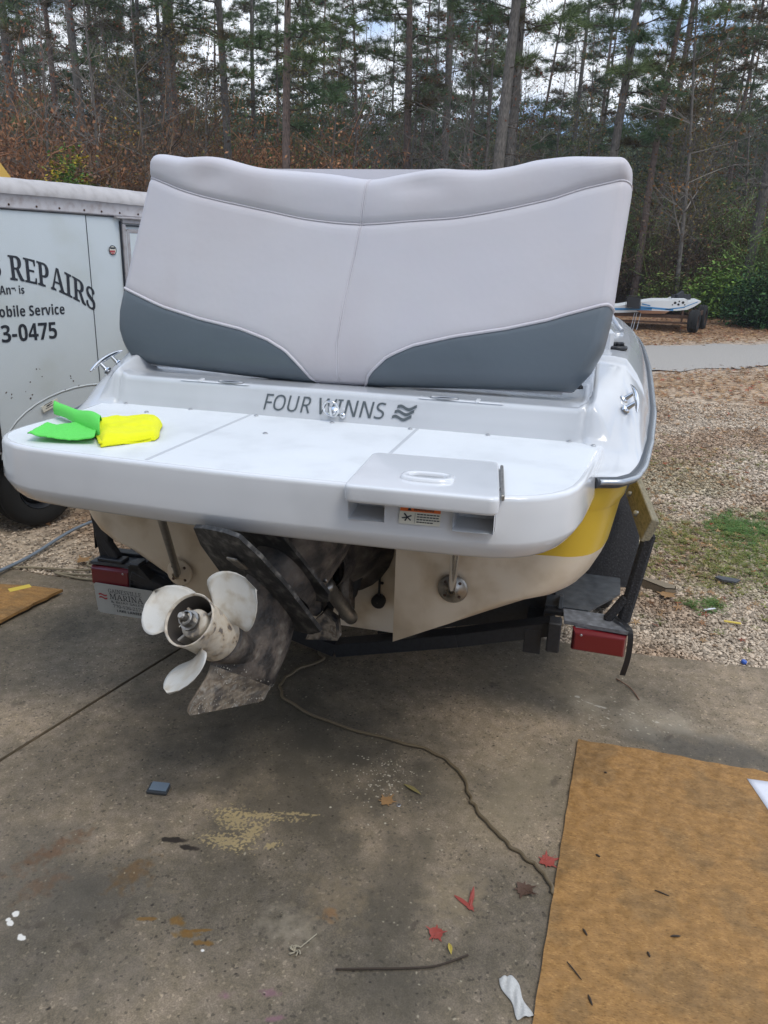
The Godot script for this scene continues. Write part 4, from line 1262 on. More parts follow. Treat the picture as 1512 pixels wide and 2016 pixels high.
	for k in 1500:
		var x := r.randf_range(-2.2, 2.4)
		var z := r.randf_range(-0.75, 2.0)
		var s := r.randf_range(0.002, 0.0048)
		var bright := r.randf()
		blot(px, W, H, x, z, s * r.randf_range(1, 2.2), s, r.randf() * 3.0, Color(0.70, 0.66, 0.57) if bright > 0.35 else Color(0.10, 0.08, 0.06), 0.75, 0.3, 0.6, f2)
	for k in 40:
		blot(px, W, H, r.randf_range(-2.2, 2.4), r.randf_range(-0.7, 1.9), r.randf_range(0.02, 0.07), r.randf_range(0.01, 0.04), r.randf() * 3.0, Color(0.20, 0.17, 0.14) if r.randf() > 0.4 else Color(0.5, 0.45, 0.37), 0.35, 0.6, 0.8, f2)
	var bytes := PackedByteArray()
	bytes.resize(W * H * 3)
	for i in W * H * 3: bytes[i] = clampi(int(px[i] * 255.0), 0, 255)
	return ImageTexture.create_from_image(Image.create_from_data(W, H, false, Image.FORMAT_RGB8, bytes))

func slab(called: String, poly: PackedVector2Array, m: Material) -> void:
	var st := begin(FLAT)
	var uv := func(p: Vector2) -> Vector2: return Vector2((p.x + 2.6) / 5.2, (p.y + 0.95) / (5.2 * 1496.0 / 2048.0))
	var idx := Geometry2D.triangulate_polygon(poly)
	for i in idx:
		st.set_uv(uv.call(poly[i])); st.add_vertex(Vector3(poly[i].x, 0, poly[i].y))
	for i in poly.size():
		var a := poly[i]
		var b := poly[(i + 1) % poly.size()]
		for p in [[a, 0.0], [b, 0.0], [b, -0.14], [a, 0.0], [b, -0.14], [a, -0.14]]:
			st.set_uv(uv.call(p[0]) + Vector2(0, p[1]))
			st.add_vertex(Vector3(p[0].x, p[1], p[0].y))
	tag(obj(called, st, m), "", "", "", "structure")

func build_ground() -> void:
	var fine := ntex(noise(0.12, 5, 4), [], 512, 6.0)
	var cm := mat("concrete", Color.WHITE, 0.78)
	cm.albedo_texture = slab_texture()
	cm.detail_enabled = true
	cm.detail_uv_layer = BaseMaterial3D.DETAIL_UV_1
	cm.detail_enabled = false
	cm.normal_enabled = false
	# two slabs with an open joint between them
	var far_edge := func(x0: float, x1: float, n: int) -> Array:
		var out := []
		for i in n + 1:
			var x := lerpf(x0, x1, float(i) / n)
			out.append(Vector2(x, edge_z(x)))
		return out
	var left := PackedVector2Array(far_edge.call(-7.0, -0.815, 40))
	left.append_array([Vector2(-1.187, 0.96), Vector2(-1.60, 2.9), Vector2(-2.1, 5.2), Vector2(-7, 5.2)])
	var right := PackedVector2Array(far_edge.call(-0.795, 7.0, 50))
	right.append_array([Vector2(7, 5.2), Vector2(-2.08, 5.2), Vector2(-1.58, 2.9), Vector2(-1.167, 0.96)])
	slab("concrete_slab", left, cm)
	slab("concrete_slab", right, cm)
	# terrain
	var xs := []
	var x := -90.0
	while x < 70.0:
		xs.append(x)
		x += 0.35 if x > -7.0 and x < 9.0 else (1.2 if x > -20.0 and x < 20.0 else 4.0)
	var zs := []
	var z := 14.0
	while z > -150.0:
		zs.append(z)
		z -= 0.35 if z < 0.5 and z > -9.0 else (0.5 if z > -26.0 and z < 0.0 else (1.5 if z > -50.0 else 6.0))
	var st := begin()
	var P := func(i: int, j: int) -> void:
		var X: float = xs[i]
		var Z: float = zs[j]
		var y := height(X, Z) - 0.015
		if Z > -0.95: y = -0.075
		elif Z > -12.0: y += 0.012 * gn.get_noise_2d(X * 2.0, Z * 2.0)
		else: y += 0.05 * gn.get_noise_2d(X, Z)
		st.set_color(ground_color(X, Z))
		st.add_vertex(Vector3(X, y, Z))
	for j in zs.size() - 1:
		for i in xs.size() - 1:
			P.call(i, j); P.call(i, j + 1); P.call(i + 1, j + 1)
			P.call(i, j); P.call(i + 1, j + 1); P.call(i + 1, j)
	var gm := mat("ground", Color.WHITE, 0.95)
	gm.vertex_color_use_as_albedo = true
	tri_tex(gm, ntex(noise(0.035, 73, 4, FastNoiseLite.TYPE_CELLULAR), [[0.0, grey(1.6)], [0.25, grey(1.25)], [0.5, grey(0.95)], [0.75, grey(0.6)], [1.0, grey(0.35)]], 512), 0.45, ntex(noise(0.05, 74, 4), [], 512, 8.0), 0.8, true)
	tag(obj("ground", st, gm), "", "", "", "structure")
	# gravel road, a low crowned sheet of its own
	st = begin()
	var rows := []
	for i in 181:
		var X := -34.0 + i * 0.4
		var mid := -14.6 - 0.62 * (X - 2.6) - 0.01 * (X - 2.6) * (X - 2.6)
		var p := PackedVector3Array()
		for k in 9:
			var w := (k / 8.0 - 0.5) * (3.5 + 1.1 * gn.get_noise_2d(X * 2.0, 50.0 if k > 4 else 0.0) + 0.5 * gn2.get_noise_2d(X * 2.0, 9.0 if k > 4 else 0.0))
			p.append(Vector3(X, height(X, mid + w) + 0.06 * (1.0 - pow(absf(k / 4.0 - 1.0), 2.0)) - 0.004, mid + w))
		rows.append(p)
	loft(st, rows)
	var rm := mat("road_gravel", Color(0.36, 0.335, 0.305), 0.95)
	tri_tex(rm, ntex(noise(0.05, 75, 5), [[0.0, grey(0.5)], [0.42, grey(0.88)], [0.55, grey(1.0)], [1.0, grey(1.25)]], 512), 1.1, null, 0.6, true)
	tag(obj("gravel_road", st, rm), "", "", "", "structure")
	# loose gravel that can be seen stone by stone, as one mass
	var r := RandomNumberGenerator.new(); r.seed = 17
	for v in 3:
		st = begin(FLAT)
		white_colors(st)
		spread_pebble(st, 100 + v)
		st.generate_normals()
		var mesh := st.commit()
		var xf := []
		var cols := []
		for k in 44000:
			var zz := -0.83 - pow(r.randf(), 1.7) * 9.0
			var xx := r.randf_range(-3.6, 1.2)
			if r.randf() < 0.72: xx = r.randf_range(1.1, 3.0 + absf(zz) * 0.33)
			if zz > edge_z(xx) + r.randf_range(-0.03, 0.03): continue
			if xx < 1.0 and zz < -2.6: continue
			var s := r.randf_range(0.008, 0.025) * (1.0 if zz > -4.0 else 1.35)
			if r.randf() < 0.05: s *= 1.5
			var b := Basis(Vector3.UP, r.randf() * TAU).rotated(Vector3.RIGHT, r.randf_range(-0.5, 0.5)).scaled(Vector3.ONE * s)
			xf.append(Transform3D(b, Vector3(xx, height(xx, zz) - 0.012 + s * 0.22, zz)))
			var c := Color(0.53, 0.465, 0.39).lerp(ground_color(xx, zz) * 1.35, 0.7)
			cols.append(Color(c * r.randf_range(0.28, 1.25), 1.0))
		scatter("loose_gravel", mesh, M.pebbles, xf, cols, ["tan and grey loose gravel lying beside the concrete slab", "brown and pale loose gravel lying beside the concrete slab", "mixed loose gravel stones lying beside the concrete slab"][v], "gravel")
	# fallen leaves
	for v in 2:
		st = begin(FLAT)
		white_colors(st)
		for k in 5:
			var a := TAU * k / 5.0
			var p := Vector3(cos(a) * 0.35, 0.06, sin(a) * 0.35)
			tri(st, Vector3(0, 0, 0), p.rotated(Vector3.UP, 0.45) , Vector3(cos(a), 0.18 * (k % 2), sin(a)) * (0.9 if v else 1.0))
			tri(st, Vector3(0, 0, 0), Vector3(cos(a), 0.18 * (k % 2), sin(a)) * (0.9 if v else 1.0), p.rotated(Vector3.UP, -0.45))
		st.generate_normals()
		var mesh := st.commit()
		var xf := []
		var cols := []
		for k in 15000:
			var d := 0.95 + pow(r.randf(), 0.75) * 29.0
			var xx := r.randf_range(1.3, 3.5 + d * 0.36) if r.randf() < 0.9 else r.randf_range(-3.6, -1.3)
			if xx < 0 and d > 3.0: xx = -4.0 - r.randf() * d
			if d < 8.5 and gn.get_noise_2d(xx * 1.4, -d * 1.4) < r.randf_range(-0.45, 0.32): continue
			if d > 3.0 and road_at(xx, -d) < 0.85 and r.randf() < 0.9: continue
			var s := r.randf_range(0.016, 0.042) * (1.0 if d < 10 else 1.7)
			var b := Basis(Vector3.UP, r.randf() * TAU).rotated(Vector3.RIGHT, r.randf_range(-0.4, 0.4)).rotated(Vector3.BACK, r.randf_range(-0.4, 0.4)).scaled(Vector3.ONE * s)
			xf.append(Transform3D(b, Vector3(xx, height(xx, -d) + 0.008, -d)))
			var c := Color(0.24, 0.12, 0.06).lerp(Color(0.48, 0.31, 0.16), r.randf())
			if r.randf() < 0.06: c = Color(0.30, 0.07, 0.035)
			cols.append(Color(c * r.randf_range(0.5, 1.2), 1))
		scatter("leaf_litter", mesh, M.litter, xf, cols, ["brown fallen leaves strewn over the gravel yard", "curled tan fallen leaves strewn over the gravel yard"][v], "leaves")
	# thin green grass coming through the gravel
	st = begin(FLAT)
	white_colors(st)
	for k in 9:
		var a := TAU * k / 9.0 + r.randf()
		var d := Vector3(cos(a), 0, sin(a))
		var s := d.cross(Vector3.UP) * 0.05
		var l := r.randf_range(0.5, 1.0)
		tri(st, -s, s, d * 0.35 * l + Vector3.UP * 0.7 * l)
		tri(st, d * 0.35 * l + Vector3.UP * 0.7 * l - s, d * 0.35 * l + Vector3.UP * 0.7 * l + s, d * 0.85 * l + Vector3.UP * 0.75 * l)
	st.generate_normals()
	var gmesh := st.commit()
	var xf := []
	var cols := []
	for patch in [[2.42, -3.5, 0.11, 0.22, 420, 0.0], [2.2, -3.0, 0.45, 0.35, 260, 0.6], [2.75, -2.7, 0.30, 0.30, 380, 0.3], [2.75, -3.6, 0.15, 0.2, 260, 0.0], [2.35, -2.55, 0.6, 0.45, 520, 0.7], [2.03, -1.75, 0.07, 0.06, 60, 0.1], [1.75, -3.1, 0.4, 0.5, 300, 0.8], [2.9, -6.0, 0.8, 0.6, 260, 0.8]]:
		for k in patch[4]:
			var xx: float = patch[0] + r.randfn() * patch[2]
			var zz: float = patch[1] + r.randfn() * patch[3]
			if zz > -0.95 or xx < 1.3: continue
			var s := r.randf_range(0.03, 0.075)
			xf.append(Transform3D(Basis(Vector3.UP, r.randf() * TAU).scaled(Vector3(s, s * r.randf_range(0.4, 0.9), s)), Vector3(xx, -0.012, zz)))
			var c := Color(0.09, 0.19, 0.05).lerp(Color(0.26, 0.25, 0.07), clampf(patch[5] + r.randf_range(-0.2, 0.35), 0, 1))
			cols.append(Color(c * r.randf_range(0.6, 1.3), 1))
	scatter("green_grass", gmesh, M.leaves, xf, cols, "thin green and yellowing grass growing through the gravel", "grass")

# ------------------------------------------------------------------ the boat
const RAIL_X := [Vector2(-0.30, 1.165), Vector2(-0.27, 1.245), Vector2(-0.19, 1.305), Vector2(-0.05, 1.342), Vector2(0.1, 1.362), Vector2(0.3, 1.385), Vector2(0.8, 1.42), Vector2(2.0, 1.43), Vector2(3.0, 1.38), Vector2(4.0, 1.14), Vector2(4.8, 0.72), Vector2(5.3, 0.25), Vector2(5.45, 0.02)]
const RAIL_Y := [Vector2(-0.3, 1.315), Vector2(0.1, 1.34), Vector2(0.8, 1.41), Vector2(1.8, 1.52), Vector2(3.0, 1.60), Vector2(5.5, 1.68)]
func rail_x(z: float) -> float: return smo(RAIL_X, -z)
func rail_y(z: float) -> float: return smo(RAIL_Y, -z)

func stations() -> Array: return [0.30, 0.297, 0.29, 0.28, 0.265, 0.245, 0.22, 0.19, 0.155, 0.12, 0.05, 0.02, 0.0, -0.003, -0.008, -0.016, -0.024, -0.028, -0.037, -0.042, -0.047, -0.054, -0.065, -0.08, -0.1, -0.14, -0.2, -0.25, -0.3, -0.35, -0.4, -0.45, -0.5, -0.55, -0.595, -0.605, -0.62, -0.63, -0.64, -0.8, -1.1, -1.5, -2.0, -2.5, -3.0, -3.5, -4.0, -4.4, -4.8, -5.1, -5.3, -5.44]

func hull_section(z: float, half: float) -> PackedVector3Array:      # from the keel (or the notch wall) up to the rail, starboard
	var t := clampf((-z) / 5.45, 0.0, 1.0)
	var w := (rail_x(minf(z, 0.18)) - 0.01) / 1.30
	var lift := pow(t, 3.0) * 1.05
	var sharp := pow(t, 1.6)
	var keel := 0.332
	var pts := PackedVector3Array()
	var prof := [Vector2(0.0, keel), Vector2(0.39, 0.50), Vector2(0.67, 0.625), Vector2(0.99, 0.765), Vector2(1.085, 0.80), Vector2(1.14, 0.838), Vector2(1.175, 0.885), Vector2(1.203, 0.945), Vector2(1.22, 0.995), Vector2(1.24, 1.07), Vector2(1.252, 1.113), Vector2(1.257, 1.121), Vector2(1.263, 1.127), Vector2(1.275, 1.18), Vector2(1.288, 1.25), Vector2(1.297, 1.315)]
	for p in prof:
		var x: float = p.x * lerpf(1.0, 0.72, sharp * clampf((1.315 - p.y) * 1.6, 0, 1))
		var y: float = lerpf(p.y, maxf(p.y, keel + (p.y - keel) * 1.0) , 1.0)
		x *= w
		var R := 0.17
		if z > 0.3 - R and p.x > 0.5:
			x -= (R - sqrt(maxf(R * R - pow(z - (0.3 - R), 2), 0.0))) * smoothstep(0.5, 1.0, p.x)
		y = lerpf(y + lift * (1.0 - (y - keel) / 1.0), rail_y(z), clampf((p.y - 1.0) / 0.315, 0, 1) * 1.0)
		pts.append(Vector3(maxf(x, half), y, z))
	if half > 0: pts[0] = Vector3(half, 1.02, z)
	return pts

func flip_x(a: PackedVector3Array) -> PackedVector3Array:
	var o := PackedVector3Array()
	for p in a: o.append(Vector3(-p.x, p.y, p.z))
	return o

func deck_section(z: float) -> PackedVector3Array:   # starboard, from the rail inwards to the middle
	var rx := rail_x(z)
	var ry := rail_y(z)
	var d := -z
	var ridge := smo([Vector2(-0.3, 1.345), Vector2(-0.15, 1.36), Vector2(-0.02, 1.405), Vector2(0.0, 1.425), Vector2(0.02, 1.475), Vector2(0.045, 1.54), Vector2(0.08, 1.56), Vector2(0.2, 1.592), Vector2(0.4, 1.635), Vector2(0.6, 1.672), Vector2(0.61, 1.682), Vector2(0.62, 1.694), Vector2(0.63, 1.699), Vector2(0.8, 1.70), Vector2(2.0, 1.72), Vector2(5.4, 1.76)], d)
	var floor_y := lin([Vector2(-0.3, 1.33), Vector2(-0.05, 1.36), Vector2(-0.01, 1.38), Vector2(0.0, 1.392), Vector2(0.003, 1.401), Vector2(0.008, 1.414), Vector2(0.016, 1.440), Vector2(0.024, 1.467), Vector2(0.028, 1.474), Vector2(0.037, 1.508), Vector2(0.042, 1.520), Vector2(0.047, 1.527), Vector2(0.054, 1.531), Vector2(0.065, 1.5325), Vector2(0.08, 1.5325), Vector2(0.3, 1.522), Vector2(0.85, 1.515), Vector2(1.1, 1.515), Vector2(1.5, 0.95), Vector2(3.5, 1.0), Vector2(4.0, 1.70), Vector2(5.4, 1.75)], d)
	var ix := minf(1.135, rx * 0.83)
	var sx := minf(smo([Vector2(-0.3, 1.16), Vector2(-0.2, 1.19), Vector2(0.0, 1.21), Vector2(0.3, 1.24), Vector2(0.62, 1.265), Vector2(1.2, 1.30), Vector2(2.5, 1.31)], d), rx * 0.92)
	if d < -0.03: ix = minf(ix, sx - 0.03)
	var sy := minf(ridge - 0.001, smo([Vector2(-0.3, 1.344), Vector2(-0.15, 1.355), Vector2(-0.03, 1.39), Vector2(0.05, 1.445), Vector2(0.12, 1.50), Vector2(0.2, 1.55), Vector2(0.4, 1.62), Vector2(0.595, 1.66), Vector2(0.605, 1.668), Vector2(0.62, 1.683), Vector2(0.635, 1.688), Vector2(0.8, 1.69), Vector2(2.0, 1.71), Vector2(5.4, 1.75)], d))
	var p := PackedVector3Array()
	var b := Vector3(rx, ry + 0.012, z)
	var s := Vector3(sx, sy, z)
	p.append(b)
	for k in [0.04, 0.12, 0.3, 0.5, 0.7, 0.86, 0.95]:
		var q := b.lerp(s, k)
		var bulge := minf(0.022, (sy - ry) * 0.12) * sin(k * PI)
		p.append(q + Vector3(bulge * 0.8, bulge, 0))
	p.append(s)
	p.append(Vector3((sx + ix) / 2 + 0.01, (sy + ridge) / 2 + 0.004, z))
	p.append(Vector3(ix + 0.012, ridge, z))
	p.append(Vector3(ix + 0.003, ridge - 0.0015, z))
	p.append(Vector3(ix - 0.004, ridge - 0.006, z))
	var drop := ridge - floor_y
	var fy := minf(floor_y, ridge - 0.004)
	p.append(Vector3(ix - 0.012, ridge - 0.02 if drop > 0.03 else ridge - 0.3 * maxf(drop, 0.004), z))
	var co := 0.035 if drop > 0.05 else 0.05
	p.append(Vector3(ix - 0.02, minf(ridge - 0.02, fy + co), z))
	p.append(Vector3(ix - 0.028, fy + co * 0.35, z))
	p.append(Vector3(ix - 0.055, fy + 0.002, z))
	p.append(Vector3(ix - 0.11, fy, z))
	for k in [0.75, 0.5, 0.25, 0.0]: p.append(Vector3((ix - 0.11) * k, fy, z))
	return p

func riser(x: float, t: float, off := 0.0) -> Vector3:       # on the face between platform and sun pad; t 0..1 up the face
	var z := -0.004 - 0.05 * t
	var y := lin([Vector2(0.0, 1.392), Vector2(0.003, 1.401), Vector2(0.008, 1.414), Vector2(0.016, 1.440), Vector2(0.024, 1.467), Vector2(0.028, 1.474), Vector2(0.037, 1.508), Vector2(0.042, 1.520), Vector2(0.047, 1.527), Vector2(0.054, 1.531), Vector2(0.065, 1.5325), Vector2(0.08, 1.5325), Vector2(0.3, 1.522)], -z)
	return Vector3(x, y, z) + Vector3(0, 0.28, 0.96) * off

func outline_platform() -> Array:          # plan of the swim platform, from the port joint round the stern to the starboard joint
	var half := [Vector2(0, 0.945), Vector2(0.2, 0.942), Vector2(0.375, 0.935), Vector2(0.5, 0.93), Vector2(0.728, 0.917), Vector2(0.86, 0.901), Vector2(0.93, 0.882), Vector2(0.99, 0.852), Vector2(1.04, 0.81), Vector2(1.08, 0.755), Vector2(1.108, 0.69), Vector2(1.128, 0.60), Vector2(1.147, 0.46), Vector2(1.168, 0.27), Vector2(1.188, 0.08), Vector2(1.195, 0.02)]
	var out := []
	for i in range(half.size() - 1, 0, -1): out.append(Vector2(-half[i].x * (1.0 + 0.052 * smoothstep(0.2, 0.8, half[i].y)), half[i].y - 0.004 * half[i].x))
	for p in half: out.append(p)
	return out

func build_boat() -> void:
	var boat := thing("motor_boat", "white and yellow motor boat on its trailer, stern towards the viewer, sun pad raised", "boat")
	# --- hull
	var st := begin()
	var white := begin()
	var yellow := begin()
	var zs := stations()
	for side in [1.0, -1.0]:
		var rows := []
		var fore := []
		for z in zs:
			if z > -0.1:
				rows.append(hull_section(z, 0.39))
			else:
				if fore.is_empty(): fore.append(hull_section(-0.1, 0.0))
				if z < -0.1: fore.append(hull_section(z, 0.0))
		rows.append(hull_section(-0.1, 0.39))
		for set in [rows, fore]:
			var low := []
			var top := []
			for r in set:
				var rr: PackedVector3Array = r if side > 0 else flip_x(r)
				low.append(rr.slice(0, 9))
				top.append(rr.slice(8))
			loft(white, low, false, side < 0)
			loft(yellow, top, false, side < 0)
		# the flat end of each hull side, under the platform
		var end: PackedVector3Array = rows[0]
		if side < 0: end = flip_x(end)
		var mid := Vector3(side * 0.39, 0.955, 0.3)
		for i in 8: tri_out(white, mid, end[i] if i > 0 else Vector3(side * 0.39, 0.50, 0.3), end[i + 1], mid - Vector3(0, 0, 1))
		var far := Vector3(side * 0.39, 1.33, 0.3)
		tri_out(yellow, mid, end[8], far, mid - Vector3(0, 0, 1))
		for i in range(8, end.size() - 1): tri_out(yellow, far, end[i], end[i + 1], far - Vector3(0, 0, 1))
	var hull := obj("hull", white, M.hull_cream, boat)
	obj("painted_band", yellow, M.yellow_gel, hull)
	st = begin(FLAT)
	box(st, Vector3(0, 0.78, -0.13), Vector3(0.80, 0.90, 0.06), 0.002)
	box(st, Vector3(0, 1.05, 0.12), Vector3(0.80, 0.02, 0.46), 0.002)
	obj("transom", st, M.hull_cream, boat)
	# --- deck moulding
	st = begin()
	for side in [1.0, -1.0]:
		var rows := []
		for z in zs:
			var r := deck_section(z)
			rows.append(r if side > 0 else flip_x(r))
		loft(st, rows, false, side > 0)
	obj("deck", st, M.deck_gel, boat)
	# --- rub rail
	var path := []
	for i in 70:
		var z := 0.30 - 5.74 * pow(1.0 - i / 69.0, 2.4)
		path.append(Vector3(rail_x(z) + 0.004, rail_y(z), z))
	st = begin()
	var ins := begin()
	for s in [1.0, -1.0]:
		var p := []
		var q := []
		for v in path:
			p.append(Vector3(v.x * s, v.y, v.z)); q.append(Vector3((v.x + 0.016) * s, v.y + 0.006, v.z + (0.012 if v.z > 0.15 else 0.0)))
		tube(st, bezier(p, 3), 0.022, 10)
		tube(ins, bezier(q, 3), 0.012, 8)
	var rr := obj("rub_rail", st, M.rail_rubber, boat)
	obj("rail_insert", ins, M.rail_insert, rr)
	# --- swim platform
	st = begin()
	var plan := outline_platform()
	var lv := [Vector2(0.022, 1.4005), Vector2(0.016, 1.4003), Vector2(0.010, 1.399), Vector2(0.0045, 1.3955), Vector2(0.001, 1.390), Vector2(-0.0005, 1.383), Vector2(-0.003, 1.33), Vector2(-0.0055, 1.283), Vector2(-0.007, 1.245), Vector2(-0.0065, 1.236), Vector2(0.006, 1.212), Vector2(0.020, 1.188), Vector2(0.030, 1.177), Vector2(0.045, 1.172), Vector2(0.10, 1.170), Vector2(0.14, 1.20)]
	var nrm := []
	for i in plan.size():
		var t: Vector2 = plan[mini(i + 1, plan.size() - 1)] - plan[maxi(i - 1, 0)]
		nrm.append(Vector2(-t.y, t.x).normalized() * -1.0)
	for i in nrm.size():
		if nrm[i].dot(plan[i] - Vector2(0, 0.3)) < 0: nrm[i] = -nrm[i]
	# the lip is a little shallower and cut up towards the corners
	var at := func(i: int, k: int) -> Vector3:
		var l: Vector2 = lv[k]
		var q: Vector2 = plan[i] - nrm[i] * l.x
		var raise := clampf((absf(plan[i].x) - 0.85) / 0.3, 0, 1)
		var y: float = l.y
		if y < 1.372: y = lerpf(y, 1.372 - (1.372 - y) * 0.86, raise * raise)
		return Vector3(q.x, y, q.y)
	for k in lv.size() - 1:
		for i in plan.size() - 1:
			var mx: float = (plan[i].x + plan[i + 1].x) / 2
			if k >= 0 and k < 7 and ((mx > 0.375 and mx < 0.5) or (mx > 0.728 and mx < 0.86)):
				continue
			quad(st, at.call(i, k), at.call(i + 1, k), at.call(i + 1, k + 1), at.call(i, k + 1))
	var top := PackedVector2Array()
	for i in plan.size():
		var v: Vector3 = at.call(i, 0)
		top.append(Vector2(v.x, v.z))
	var deckpoly := top.duplicate()
	deckpoly.append(Vector2(1.13, -0.06)); deckpoly.append(Vector2(-1.13, -0.06))
	var under := PackedVector3Array()
	for i in plan.size(): under.append(at.call(i, lv.size() - 1))
	for i in plan.size() - 1: tri(st, under[i], Vector3(0, 1.2, 0.1), under[i + 1])
	# two foot recesses under the locker lid
	for r in [[0.375, 0.5], [0.728, 0.86]]:
		var a: float = r[0]
		var b: float = r[1]
		var zf := 0.925
		var zb := 0.82
		var yb := 1.283
		quad(st, Vector3(a, yb, zf + 0.022), Vector3(b, yb, zf + 0.012), Vector3(b, yb + 0.012, zb), Vector3(a, yb + 0.012, zb))
		st.set_smooth_group(FLAT)
		quad(st, Vector3(a, yb + 0.012, zb), Vector3(b, yb + 0.012, zb), Vector3(b, 1.41, zb), Vector3(a, 1.41, zb))
		for x in [a, b]:
			quad(st, Vector3(x, yb, zf + 0.02), Vector3(x, yb, zb), Vector3(x, 1.41, zb), Vector3(x, 1.41, zf + 0.02))
		st.set_smooth_group(0)
	var plat := obj("swim_platform", st, M.gelcoat, boat)
	st = begin(FLAT)
	var idx := Geometry2D.triangulate_polygon(deckpoly)
	for i in range(0, idx.size(), 3):
		tri(st, Vector3(deckpoly[idx[i]].x, 1.4005, deckpoly[idx[i]].y), Vector3(deckpoly[idx[i + 1]].x, 1.4005, deckpoly[idx[i + 1]].y), Vector3(deckpoly[idx[i + 2]].x, 1.4005, deckpoly[idx[i + 2]].y))
	obj("platform_top", st, M.nonskid, plat)
	# shallow grooves that divide the tread
	var groove := mat("groove", Color(0.52, 0.54, 0.57), 0.5)
	for x in [-0.4, 0.395]:
		st = begin(FLAT)
		var z1 := 0.90 if x < 0 else 0.52
		box(st, Vector3(x, 1.4008, (z1 + 0.0) / 2), Vector3(0.016, 0.0032, z1), 0.0015)
		obj("tread_groove", st, groove, plat)
	# screws along the joint
	for s in [[-1.06, 0.0], [-0.71, 0.005], [-0.365, 0.022], [0.007, 0.03], [0.367, 0.022], [0.708, 0.01], [1.05, 0.0], [1.15, 0.04], [-0.18, 0.346], [-0.86, 0.144]]:
		st = begin()
		var o := Vector3(s[0], 1.4015, s[1])
		lathe(st, o, Vector3.UP, [Vector2(0.011, 0), Vector2(0.0105, 0.002), Vector2(0.007, 0.0045), Vector2(0.001, 0.005)], 10)
		var sc := obj("screw", st, M.alu, plat)
		st = begin(FLAT)
		box(st, o + Vector3(0, 0.0045, 0), Vector3(0.011, 0.002, 0.003), 0.0005)
		obj("slot", st, M.black, sc)
	# --- locker lid with its grab handle
	st = begin()
	var lid := [Vector2(0.345, 0.535), Vector2(0.815, 0.505), Vector2(0.874, 0.975), Vector2(0.374, 0.995)]
	var rows := []
	for l in [[0.002, 1.358], [-0.002, 1.363], [-0.003, 1.369], [-0.003, 1.403], [-0.002, 1.409], [0.001, 1.4135], [0.006, 1.4155], [0.012, 1.4160], [0.03, 1.4160]]:
		var p := PackedVector3Array()
		var c := Vector2(0.6, 0.755)
		for i in 4:
			var a: Vector2 = lid[i]
			var prev: Vector2 = lid[(i + 3) % 4]
			var next: Vector2 = lid[(i + 1) % 4]
			var r := 0.035
			var p1 := a + (prev - a).normalized() * r
			var p2 := a + (next - a).normalized() * r
			for k in 5:
				var t := k / 4.0
				var q := p1.lerp(a, t).lerp(a.lerp(p2, t), t)
				q += (c - q).normalized() * float(l[0]) * 1.2
				p.append(Vector3(q.x, l[1], q.y))
		rows.append(p)
	loft(st, rows, true)
	cap(st, rows[-1], Vector3.UP)
	var lido := obj("locker_lid", st, M.gelcoat, plat)
	st = begin()
	var oval := func(rx: float, rz: float, y: float) -> PackedVector3Array:
		var p := PackedVector3Array()
		for i in 32:
			var a := TAU * i / 32
			p.append(Vector3(0.615 + signf(cos(a)) * pow(absf(cos(a)), 0.7) * rx, y, 0.822 + signf(sin(a)) * pow(absf(sin(a)), 0.7) * rz - 0.04 * cos(a) * rx))
		return p
	loft(st, [oval.call(0.092, 0.058, 1.4145), oval.call(0.089, 0.055, 1.425), oval.call(0.082, 0.048, 1.428), oval.call(0.066, 0.031, 1.428), oval.call(0.062, 0.027, 1.424), oval.call(0.060, 0.025, 1.4168)], true)
	obj("grab_handle", st, M.gelcoat, lido)
	st = begin()
	cap(st, oval.call(0.0605, 0.0255, 1.4170), Vector3.UP)
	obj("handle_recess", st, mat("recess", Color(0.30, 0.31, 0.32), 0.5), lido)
	st = begin(FLAT)
	bar(st, Vector3(0.833, 1.408, 0.56), Vector3(0.880, 1.404, 0.925), 0.012, 0.02)
	obj("hinge", st, M.steel_worn, lido)
	# --- warning label on the lip
	st = begin(FLAT)
	var L0 := Vector3(0.548, 1.287, 0.9395)
	var LX := Vector3(0.136, 0.0, -0.0095)
	var LU := Vector3(0.003, 0.0655, -0.0035)
	var qd := func(s: SurfaceTool, u0: float, v0: float, u1: float, v1: float, off: float) -> void:
		var n := Vector3(0, 0, off)
		quad(s, L0 + LX * u0 + LU * v0 + n, L0 + LX * u1 + LU * v0 + n, L0 + LX * u1 + LU * v1 + n, L0 + LX * u0 + LU * v1 + n)
	qd.call(st, 0, 0, 1, 1, 0.0)
	var lab := obj("warning_label", st, M.label_white, plat)
	st = begin(FLAT)
	qd.call(st, 0.012, 0.66, 0.988, 0.97, 0.0012)
	obj("label_header", st, M.label_orange, lab)
	st = begin(FLAT)
	letters(st, "WARNING", sans_bold, L0 + LX * 0.34 + LU * 0.72 + Vector3(0, 0, 0.0022), LX.normalized(), LU.normalized(), 0.066, 0.0125)
	var tp := func(u: float, v: float) -> Vector3: return L0 + LX * u + LU * v + Vector3(0, 0, 0.0022)
	tri(st, tp.call(0.19, 0.71), tp.call(0.29, 0.71), tp.call(0.24, 0.94))
	for k in 4:
		var u := 0.43
		while u < [0.94, 0.90, 0.95, 0.78][k]:
			var w := 0.03 + 0.035 * absf(sin(u * 40.0 + k * 3.0))
			qd.call(st, u, 0.52 - k * 0.135, u + w, 0.575 - k * 0.135, 0.0014)
			u += w + 0.014
	qd.call(st, 0.38, 0.06, 0.387, 0.6, 0.0014)
